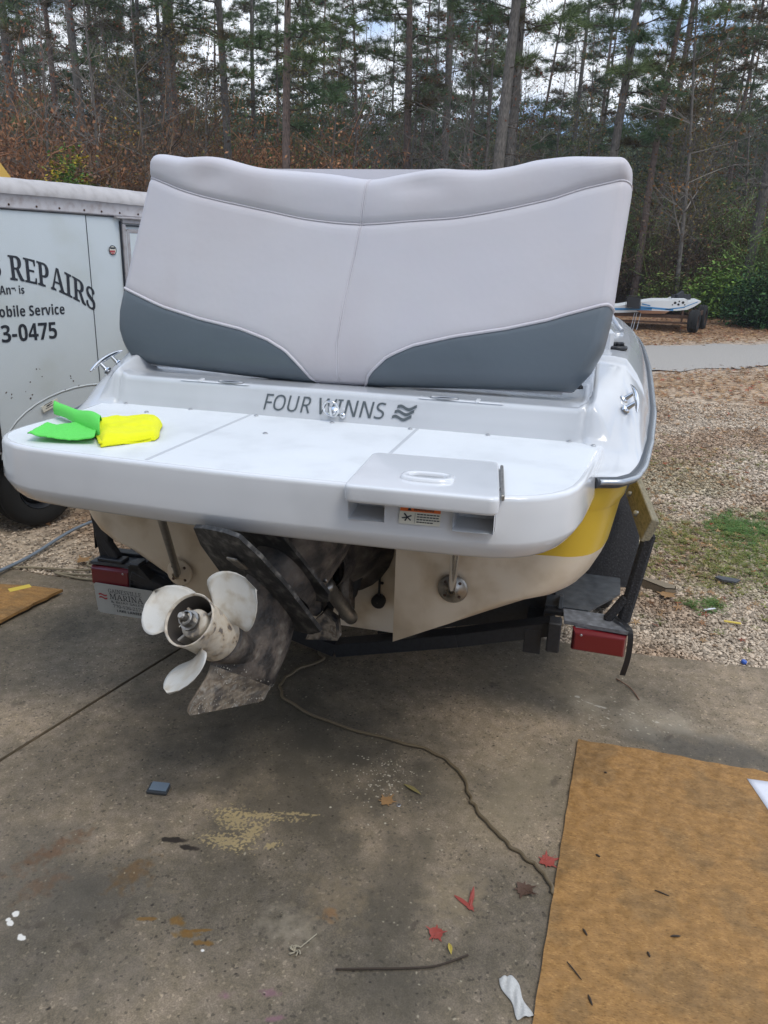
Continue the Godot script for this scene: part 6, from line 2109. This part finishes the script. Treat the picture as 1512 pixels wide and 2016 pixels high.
		for k in 4:
			st = begin()
			var a := PI / 4 + k * PI / 2
			lathe(st, e[0] + Vector3(cos(a), sin(a), 0) * 0.043 + Vector3(0, 0, 0.009), Vector3.BACK, [Vector2(0.008, 0), Vector2(0.007, 0.004), Vector2(0.001, 0.005)], 8)
			obj("screw", st, M.rust, rod)

# ------------------------------------------------------------------ the trailer under the boat
func tyre(st: SurfaceTool, c: Vector3, axis: Vector3, R: float, w: float) -> void:
	lathe(st, c, axis, [Vector2(R * 0.58, -w * 0.42), Vector2(R * 0.66, -w * 0.5), Vector2(R * 0.86, -w * 0.52), Vector2(R * 0.97, -w * 0.42), Vector2(R, -w * 0.3), Vector2(R, -w * 0.12), Vector2(R * 0.975, -w * 0.1), Vector2(R * 0.975, -w * 0.06), Vector2(R, -w * 0.04), Vector2(R, w * 0.04), Vector2(R * 0.975, w * 0.06), Vector2(R * 0.975, w * 0.1), Vector2(R, w * 0.12), Vector2(R, w * 0.3), Vector2(R * 0.97, w * 0.42), Vector2(R * 0.86, w * 0.52), Vector2(R * 0.66, w * 0.5), Vector2(R * 0.58, w * 0.42)], 36)

func rim(st: SurfaceTool, c: Vector3, axis: Vector3, R: float, w: float) -> void:
	lathe(st, c, axis, [Vector2(R, -w * 0.42), Vector2(R * 0.92, -w * 0.3), Vector2(R * 0.85, w * 0.15), Vector2(R * 0.6, w * 0.1), Vector2(R * 0.35, w * 0.25), Vector2(R * 0.3, w * 0.3), Vector2(0.001, w * 0.3)], 28)
	lathe(st, c, axis, [Vector2(R * 0.85, w * 0.15), Vector2(R * 0.92, w * 0.3), Vector2(R, w * 0.42)], 28)

func build_boat_trailer() -> void:
	var t := thing("boat_trailer", "black painted trailer under the white and yellow boat, with red lights and a dealer plate", "trailer")
	var st := begin()
	for s in [1.0, -1.0]:
		bar(st, Vector3(0.98 * s, 0.42, -0.05), Vector3(0.92 * s, 0.42, -3.4), 0.08, 0.12)
		bar(st, Vector3(0.92 * s, 0.42, -3.4), Vector3(0.05 * s, 0.45, -5.9), 0.08, 0.12)
	bar(st, Vector3(0, 0.45, -5.8), Vector3(0, 0.45, -7.2), 0.08, 0.10)
	obj("frame", st, M.black_frame, t)
	for z in [-0.10, -2.6]:
		st = begin()
		for s in [1.0, -1.0]:
			bar(st, Vector3(1.08 * s, 0.50, z), Vector3(0.62 * s, 0.36, z), 0.07, 0.09, Vector3.BACK)
			bar(st, Vector3(0.62 * s, 0.36, z), Vector3(0.0, 0.20, z), 0.07, 0.09, Vector3.BACK)
		obj("crossmember", st, M.black_frame, t)
	for s in [1.0, -1.0]:
		st = begin()
		bar(st, Vector3(0.62 * s, 0.52, -0.3), Vector3(0.60 * s, 0.55, -3.6), 0.09, 0.06)
		obj("bunk", st, M.black_carpet, t)
	for s in [1.0, -1.0]:
		st = begin()
		prism(st, PackedVector2Array([Vector2(0.16 * s, 0.20), Vector2(1.06 * s, 0.44), Vector2(1.06 * s, 0.735), Vector2(0.98 * s, 0.735), Vector2(0.66 * s, 0.60), Vector2(0.16 * s, 0.385)]), Vector3(0, 0, -0.36), Vector3.RIGHT, Vector3.UP, Vector3.BACK, 0.0, 0.05)
		obj("cross_bunk", st, M.black_frame, t)
	st = begin()
	tube(st, [Vector3(-1.2, 0.33, -1.55), Vector3(1.2, 0.33, -1.55)], 0.035, 10)
	obj("axle", st, M.rust, t)
	for s in [1.0, -1.0]:
		st = begin()
		tyre(st, Vector3(1.30 * s, 0.32, -1.55), Vector3(s, 0, 0), 0.32, 0.19)
		var w := obj("wheel", st, M.tyre, t)
		st = begin()
		rim(st, Vector3(1.30 * s, 0.32, -1.55), Vector3(s, 0, 0), 0.185, 0.19)
		obj("rim", st, M.trailer_trim, w)
		# fender
		st = begin()
		var top := []
		for e in [[0.52, -0.62], [0.60, -0.66], [0.80, -0.86], [0.93, -1.06], [0.97, -1.25], [0.98, -1.55], [0.97, -1.9], [0.90, -2.1], [0.76, -2.3], [0.56, -2.42]]:
			top.append(PackedVector3Array([Vector3(1.20 * s, e[0] - 0.01, e[1]), Vector3(1.215 * s, e[0], e[1]), Vector3(1.44 * s, e[0], e[1]), Vector3(1.455 * s, e[0] - 0.012, e[1]), Vector3(1.457 * s, e[0] - 0.06, e[1]), Vector3(1.445 * s, e[0] - 0.06, e[1])]))
		loft(st, top)
		obj("fender", st, M.black_carpet, t)
		# step plate and its bracket
		st = begin()
		prism(st, PackedVector2Array([Vector2(1.02 * s, 0.18), Vector2(1.22 * s, 0.18), Vector2(1.37 * s, 0.44), Vector2(1.375 * s, 0.62), Vector2(1.355 * s, 0.80), Vector2(1.14 * s, 0.80), Vector2(1.02 * s, 0.74)]), Vector3(0, 0.555, 0), Vector3.RIGHT, Vector3.FORWARD, Vector3.UP, -0.006, 0.006)
		bar(st, Vector3(1.09 * s, 0.59, -0.16), Vector3(1.09 * s, 0.555, -0.28), 0.02, 0.06)
		obj("step_plate", st, M.step_plate, t)
		st = begin()
		bar(st, Vector3(1.02 * s, 0.545, -0.165), Vector3(1.34 * s, 0.555, -0.12), 0.06, 0.02, Vector3.UP)
		bar(st, Vector3(1.075 * s, 0.49, -0.06), Vector3(1.075 * s, 0.49, 0.02), 0.06, 0.15, Vector3.UP, 0.006)
		obj("bracket", st, M.black_frame, t)
	# guide posts
	st = begin()
	bar(st, Vector3(1.375, 0.56, -0.11), Vector3(1.440, 0.985, -0.165), 0.055, 0.06, Vector3.BACK, 0.012)
	bar(st, Vector3(1.30, 0.56, -0.10), Vector3(1.375, 0.68, -0.12), 0.035, 0.05, Vector3.BACK, 0.008)
	obj("guide_post", st, M.black_carpet, t)
	st = begin()
	bar(st, Vector3(-1.275, 0.545, -0.06), Vector3(-1.345, 0.98, -0.06), 0.075, 0.05, Vector3.BACK, 0.006)
	bar(st, Vector3(-1.215, 0.55, -0.05), Vector3(-1.30, 0.66, -0.06), 0.05, 0.05, Vector3.BACK, 0.006)
	bar(st, Vector3(-1.31, 0.549, -0.04), Vector3(-1.16, 0.549, -0.04), 0.07, 0.02, Vector3.UP, 0.004)
	obj("guide_post", st, M.black_frame, t)
	st = begin()
	bar(st, Vector3(-1.355, 0.82, -0.08), Vector3(-1.365, 0.58, -0.09), 0.006, 0.03, Vector3.BACK, 0.001)
	obj("hanging_strap", st, M.black, t)
	# wooden guide boards
	for s in [1.0, -1.0]:
		st = begin()
		var d := Vector3(0.045 * s, 0, 0.77).normalized()
		var up := Vector3(0.30 * s, 0.95, 0).normalized()
		box(st, Vector3(1.415 * s, 1.00, -0.51), Vector3(0.038, 0.115, 0.76), 0.004, Basis(up.cross(d), up, d))
		var g := obj("guide_board", st, M.old_wood, t)
		for z in [-0.42, -0.75]:
			st = begin()
			lathe(st, Vector3((1.405 + (z + 0.5) * 0.05) * s, 0.985, z), Vector3(-s, 0.2, 0), [Vector2(0.014, 0.01), Vector2(0.014, 0.026), Vector2(0.008, 0.032), Vector2(0.001, 0.033)], 8)
			obj("bolt", st, M.alu, g)
	# lights
	for s in [1.0, -1.0]:
		var y := 0.49 if s > 0 else 0.462
		var x0 := 1.155 if s > 0 else 1.105
		var x1 := 1.395 if s > 0 else 1.345
		st = begin()
		prism(st, PackedVector2Array([Vector2((x0 - 0.04) * s, 0.02), Vector2(x1 * s, -0.005), Vector2(x1 * s, 0.15), Vector2((x0 - 0.05) * s, 0.15)]), Vector3(0, y + 0.065, 0), Vector3.RIGHT, Vector3.FORWARD, Vector3.UP, -0.004, 0.012)
		box(st, Vector3((x0 + x1) / 2 * s, y, -0.075), Vector3(x1 - x0 - 0.01, 0.12, 0.13), 0.008)
		var h := obj("light_housing", st, M.plate_top if s > 0 else M.step_plate, t)
		st = begin()
		var p := []
		for e in [[-0.02, 0.0], [0.0, 0.004], [0.018, 0.012], [0.020, 0.018]]:
			var w2: float = (x1 - x0) / 2 - e[1]
			var hh: float = 0.056 - e[1]
			var c := Vector3((x0 + x1) / 2 * s, y, e[0])
			p.append(PackedVector3Array([c + Vector3(-w2, -hh * 0.92, 0), c + Vector3(w2, -hh, 0), c + Vector3(w2, hh, 0), c + Vector3(-w2, hh, 0)]))
		st.set_smooth_group(FLAT)
		loft(st, p, true)
		cap(st, p[-1], Vector3.BACK)
		obj("red_light", st, M.red_lens, h)
		st = begin()
		lathe(st, Vector3((x0 + 0.04) * s, y + 0.035, 0.016), Vector3.BACK, [Vector2(0.007, 0), Vector2(0.006, 0.004), Vector2(0.001, 0.005)], 8)
		obj("screw", st, M.alu, h)
	st = begin()
	var pts := bezier([Vector3(1.33, 0.585, -0.10), Vector3(1.38, 0.583, -0.04), Vector3(1.405, 0.56, 0.0), Vector3(1.408, 0.45, 0.012), Vector3(1.395, 0.353, 0.01)], 4)
	var rows := []
	for i in pts.size():
		var q: Vector3 = pts[i]
		rows.append(PackedVector3Array([q + Vector3(-0.012, 0, 0.004), q + Vector3(0.012, 0, 0.004), q + Vector3(0.012, 0, -0.002), q + Vector3(-0.012, 0, -0.002)]))
	st.set_smooth_group(FLAT)
	loft(st, rows, true)
	cap(st, rows[-1], Vector3.DOWN)
	obj("hanging_strap", st, M.black, t)
	# dark arm reaching from the port light to the middle
	st = begin()
	bar(st, Vector3(-1.10, 0.50, -0.02), Vector3(-0.70, 0.36, -0.04), 0.05, 0.09, Vector3.BACK, 0.006)
	prism(st, PackedVector2Array([Vector2(-1.11, 0.55), Vector2(-1.04, 0.545), Vector2(-0.94, 0.44), Vector2(-0.99, 0.405), Vector2(-1.11, 0.42)]), Vector3(0, 0, -0.04), Vector3.RIGHT, Vector3.UP, Vector3.BACK, 0.0, 0.06)
	obj("light_arm", st, M.black_frame, t)
	# dealer plate
	st = begin(FLAT)
	var X := Vector3(0.9993, 0.014, 0.03).normalized()
	var Y := Vector3(-0.02, 1.0, 0.09).normalized()
	var o := Vector3(-1.315, 0.252, 0.015)
	prism(st, PackedVector2Array([Vector2(0.012, 0), Vector2(0.353, 0), Vector2(0.365, 0.012), Vector2(0.365, 0.168), Vector2(0.353, 0.18), Vector2(0.012, 0.18), Vector2(0, 0.168), Vector2(0, 0.012)]), o, X, Y, X.cross(Y), -0.003, 0.0)
	var plate := obj("dealer_plate", st, M.sign_white, t)
	st = begin(FLAT)
	var n := X.cross(Y) * 0.0012
	letters(st, "GAINESVILLE", serif, o + n + X * 0.085 + Y * 0.132, X, Y, 0.20, 0.024)
	letters(st, "MARINA", serif, o + n + X * 0.087 + Y * 0.093, X, Y, 0.205, 0.034)
	letters(st, "& BOAT SALES", sans, o + n + X * 0.092 + Y * 0.072, X, Y, 0.195, 0.0135)
	letters(st, "770-536-2171", serif, o + n + X * 0.10 + Y * 0.043, X, Y, 0.185, 0.020)
	letters(st, "LAKE LANIER", sans_bold, o + n + X * 0.12 + Y * 0.019, X, Y, 0.155, 0.0155)
	obj("plate_lettering", st, M.letter_dark, plate)
	st = begin(FLAT)
	for k in 2:
		for i in 10:
			var wv := func(u: float, e: float) -> Vector3: return o + n + X * (0.022 + 0.05 * u) + Y * (0.108 - k * 0.018 + 0.004 * sin(u * TAU) + e * 0.010)
			quad(st, wv.call(i / 10.0, 0), wv.call((i + 1) / 10.0, 0), wv.call((i + 1) / 10.0, 1), wv.call(i / 10.0, 1))
	obj("plate_waves", st, M.sign_red, plate)

# ------------------------------------------------------------------ the enclosed trailer on the left
func build_work_trailer() -> void:
	var P0 := Vector3(-2.87, 0, -1.65)
	var a := deg_to_rad(16.5)
	var t := thing("enclosed_trailer", "white enclosed work trailer with repair lettering on its side, left of the boat", "trailer", P0)
	t.transform = Transform3D(Basis(Vector3(sin(a), 0, -cos(a)), Vector3.UP, Vector3(cos(a), 0, sin(a))), P0)   # x along the side, z out of it
	var W := 2.0
	var st := begin()
	# side skin in two panels with a visible lap, then the other walls
	box(st, Vector3(-1.24, 1.545, -0.02), Vector3(3.56, 1.67, 0.036), 0.003)
	var body := obj("body", st, M.trailer_white, t)
	st = begin()
	box(st, Vector3(1.67, 1.545, -0.024), Vector3(2.26, 1.67, 0.036), 0.003)
	obj("front_panel", st, M.trailer_white, body)
	st = begin()
	box(st, Vector3(-0.1, 1.545, -W + 0.02), Vector3(5.8, 1.67, 0.036), 0.003)
	box(st, Vector3(-3.0, 1.545, -W / 2), Vector3(0.036, 1.67, W - 0.08), 0.003)
	box(st, Vector3(2.8, 1.545, -W / 2), Vector3(0.036, 1.67, W - 0.08), 0.003)
	box(st, Vector3(-0.1, 0.70, -W / 2), Vector3(5.8, 0.08, W), 0.01)
	obj("other_walls", st, M.trailer_white, body)
	# eave moulding and roof edge
	st = begin()
	var prof := [Vector2(2.352, 0.004), Vector2(2.356, 0.014), Vector2(2.366, 0.016), Vector2(2.370, 0.010), Vector2(2.445, 0.016), Vector2(2.452, 0.022)]
	var rows := []
	for x in [-3.05, -1.0, 0.3, 1.5, 2.85]:
		var p := PackedVector3Array()
		for q in prof: p.append(Vector3(x, q.x + 0.003 * sin(x * 2.0), q.y))
		rows.append(p)
	loft(st, rows)
	obj("eave_trim", st, M.trailer_trim, body)
	st = begin()
	rows = []
	for i in 60:
		var x := -3.05 + 5.9 * i / 59.0
		var p := PackedVector3Array()
		for q in [[2.45, 0.023], [2.468, 0.024], [2.50, 0.012], [2.535, -0.015], [2.556, -0.055], [2.566, -0.11], [2.585, -0.5], [2.60, -1.0], [2.56, -1.9], [2.36, -2.0]]:
			p.append(Vector3(x, q[0] + 0.003 * sin(x * 4.0 + q[1] * 9.0) + 0.0012 * sin(x * 31.0), q[1]))
		rows.append(p)
	loft(st, rows)
	obj("roof", st, M.trailer_roof, body)
	for x in [-0.6, -0.36, -0.095, 0.12, 0.308, 0.524, 0.683, 0.858, 1.043, 1.25]:
		st = begin()
		lathe(st, Vector3(x, 2.381, 0.012), Vector3.BACK, [Vector2(0.008, 0), Vector2(0.007, 0.004), Vector2(0.001, 0.006)], 8)
		obj("rivet", st, M.rust, body)
	st = begin(FLAT)
	box(st, Vector3(0, 2.3485, 0.004), Vector3(6.0, 0.006, 0.006), 0.001)
	box(st, Vector3(0.5415, 1.53, 0.0), Vector3(0.004, 1.64, 0.004), 0.0005)
	obj("panel_joint", st, M.letter_dark, body)
	# side door
	st = begin()
	for e in [[0.87, 2.33, 1.5, 2.33, 0.05], [0.885, 0.8, 0.885, 2.30, 0.035], [1.48, 0.8, 1.48, 2.30, 0.035]]:
		bar(st, Vector3(e[0], e[1], 0.006), Vector3(e[2], e[3], 0.006), e[4] if e[0] == e[2] else 0.03, e[4] if e[0] != e[2] else 0.03, Vector3.BACK if e[0] == e[2] else Vector3.UP, 0.004)
	bar(st, Vector3(0.80, 2.345, 0.02), Vector3(1.55, 2.345, 0.02), 0.05, 0.014, Vector3.UP, 0.003)
	var door := obj("side_door", st, M.trailer_trim, t)
	st = begin(FLAT)
	bar(st, Vector3(0.861, 0.8, 0.003), Vector3(0.861, 2.32, 0.003), 0.012, 0.012, Vector3.BACK, 0.001)
	bar(st, Vector3(0.91, 2.29, 0.006), Vector3(1.46, 2.29, 0.006), 0.012, 0.012, Vector3.UP, 0.001)
	obj("door_seal", st, M.letter_dark, door)
	st = begin()
	bar(st, Vector3(0.93, 0.8, 0.004), Vector3(0.93, 2.26, 0.004), 0.03, 0.016, Vector3.BACK, 0.003)
	bar(st, Vector3(0.93, 2.25, 0.004), Vector3(1.45, 2.25, 0.004), 0.016, 0.03, Vector3.UP, 0.003)
	obj("door_frame", st, M.trailer_trim, door)
	st = begin()
	box(st, Vector3(1.16, 1.53, -0.002), Vector3(0.58, 1.44, 0.02), 0.003)
	obj("door_panel", st, M.trailer_white, door)
	# lettering
	st = begin(FLAT)
	var arch := func(u: float, v: float) -> Vector2:
		return Vector2(0.012 * (v - 0.5) * u, -0.055 * u - 0.195 * u * u)
	letters(st, "REPAIRS", serif_bold, Vector3(-0.142, 1.882, 0.0012), Vector3.RIGHT, Vector3.UP, 0.705, 0.168, arch)
	letters(st, "S", serif_bold, Vector3(-0.305, 1.893, 0.0012), Vector3.RIGHT, Vector3.UP, 0.10, 0.165)
	letters(st, "R", serif_bold, Vector3(-0.43, 1.885, 0.0012), Vector3.RIGHT, Vector3.UP, 0.11, 0.165)
	obj("repairs_lettering", st, M.letter_dark, body)
	st = begin(FLAT)
	letters(st, "An", sans_bold, Vector3(-0.235, 1.784, 0.0012), Vector3.RIGHT, Vector3.UP, 0.085, 0.060)
	letters(st, "is", sans_bold, Vector3(-0.085, 1.786, 0.0012), Vector3.RIGHT, Vector3.UP, 0.042, 0.058)
	box(st, Vector3(-0.128, 1.825, 0.0010), Vector3(0.03, 0.010, 0.001), 0.0002)
	box(st, Vector3(-0.112, 1.812, 0.0010), Vector3(0.006, 0.012, 0.001), 0.0002)
	letters(st, "Mobile Service", sans_bold, Vector3(-0.335, 1.630, 0.0012), Vector3.RIGHT, Vector3.UP, 0.61, 0.078)
	letters(st, "3-0475", sans_bold, Vector3(-0.262, 1.455, 0.0012), Vector3.RIGHT, Vector3.UP, 0.452, 0.122)
	obj("service_lettering", st, M.letter_dark, body)
	st = begin()
	var ring := PackedVector3Array()
	for p in ring_pts(Vector3(0.771, 2.10, 0.0), Vector3.RIGHT, Vector3.UP, 0.036, 24): ring.append(p)
	cap(st, ring, Vector3.BACK)
	var sk := obj("round_sticker", st, M.label_white, body)
	st = begin(FLAT)
	tube(st, ring_pts(Vector3(0.771, 2.10, 0.0008), Vector3.RIGHT, Vector3.UP, 0.034, 24), 0.003, 5, false, true)
	box(st, Vector3(0.771, 2.115, 0.0), Vector3(0.046, 0.014, 0.002), 0.0004)
	obj("sticker_print", st, M.letter_dark, sk)
	st = begin(FLAT)
	box(st, Vector3(0.768, 2.09, 0.0), Vector3(0.05, 0.018, 0.002), 0.0004)
	box(st, Vector3(0.771, 2.074, 0.0), Vector3(0.03, 0.008, 0.002), 0.0004)
	obj("sticker_red", st, M.sign_red, sk)
	# wheel arch with its flare, stains under it, wheel and rubber strip
	st = begin()
	rows = []
	for i in 21:
		var g := lerpf(0.0, PI, i / 20.0)
		var c := Vector3(0.42, 0.62, 0)
		var d := Vector3(-cos(g) * 0.80, sin(g) * 0.46, 0)
		var e := Vector3(-cos(g) * 0.785, sin(g) * 0.446, 0)
		rows.append(PackedVector3Array([c + d, c + d + Vector3(0, 0, 0.0005), c + e + Vector3(0, 0, 0.0015), c + e]))
	loft(st, rows)
	obj("wheel_arch", st, M.trailer_white, body)
	st = begin(FLAT)
	box(st, Vector3(0.055, 0.965, 0.018), Vector3(0.15, 0.05, 0.004), 0.001, Basis(Vector3.BACK, 0.32))
	var dl := obj("arch_label", st, M.label_white, body)
	st = begin(FLAT)
	for k in 4: box(st, Vector3(0.035 + 0.012 * (k % 2), 0.983 - k * 0.009, 0.0205), Vector3(0.075 - 0.02 * (k % 3), 0.0045, 0.001), 0.0002, Basis(Vector3.BACK, 0.32))
	obj("label_print", st, M.letter_dark, dl)
	for x in [-0.05, 0.86]:
		st = begin()
		tyre(st, Vector3(x + 0.02, 0.33, -0.17), Vector3.BACK, 0.33, 0.2)
		var w := obj("wheel", st, M.tyre, t)
		st = begin()
		rim(st, Vector3(x + 0.02, 0.33, -0.17), Vector3.BACK, 0.185, 0.2)
		obj("rim", st, M.black_frame, w)
	st = begin()
	box(st, Vector3(-0.375, 0.86, 0.006), Vector3(0.022, 0.36, 0.02), 0.003)
	obj("rubber_strip", st, M.black, body)
	st = begin()
	bar(st, Vector3(-2.9, 0.60, -0.2), Vector3(2.8, 0.60, -0.2), 0.06, 0.12)
	bar(st, Vector3(-2.9, 0.60, -W + 0.2), Vector3(2.8, 0.60, -W + 0.2), 0.06, 0.12)
	bar(st, Vector3(2.8, 0.6, -0.2), Vector3(4.2, 0.55, -1.0), 0.08, 0.1)
	bar(st, Vector3(2.8, 0.6, -1.8), Vector3(4.2, 0.55, -1.0), 0.08, 0.1)
	tube(st, [Vector3(0.4, 0.36, -0.2), Vector3(0.4, 0.36, -1.8)], 0.04, 8)
	box(st, Vector3(0.5, 0.66, -0.55), Vector3(3.4, 0.05, 0.7), 0.01)
	obj("chassis", st, M.black_frame, t)
	# the scuffs and rusty smears low on the panel
	st = begin(FLAT)
	var r := RandomNumberGenerator.new(); r.seed = 3
	for k in 16:
		var x := r.randf_range(-0.3, 0.35)
		var y := r.randf_range(1.02, 1.25)
		box(st, Vector3(x, y, -0.001), Vector3(r.randf_range(0.003, 0.014), r.randf_range(0.003, 0.010), 0.0035), 0.0005, Basis(Vector3.BACK, r.randf()))
	tag(obj("scuff", st, M.rust, body), "", "", "", "stuff")
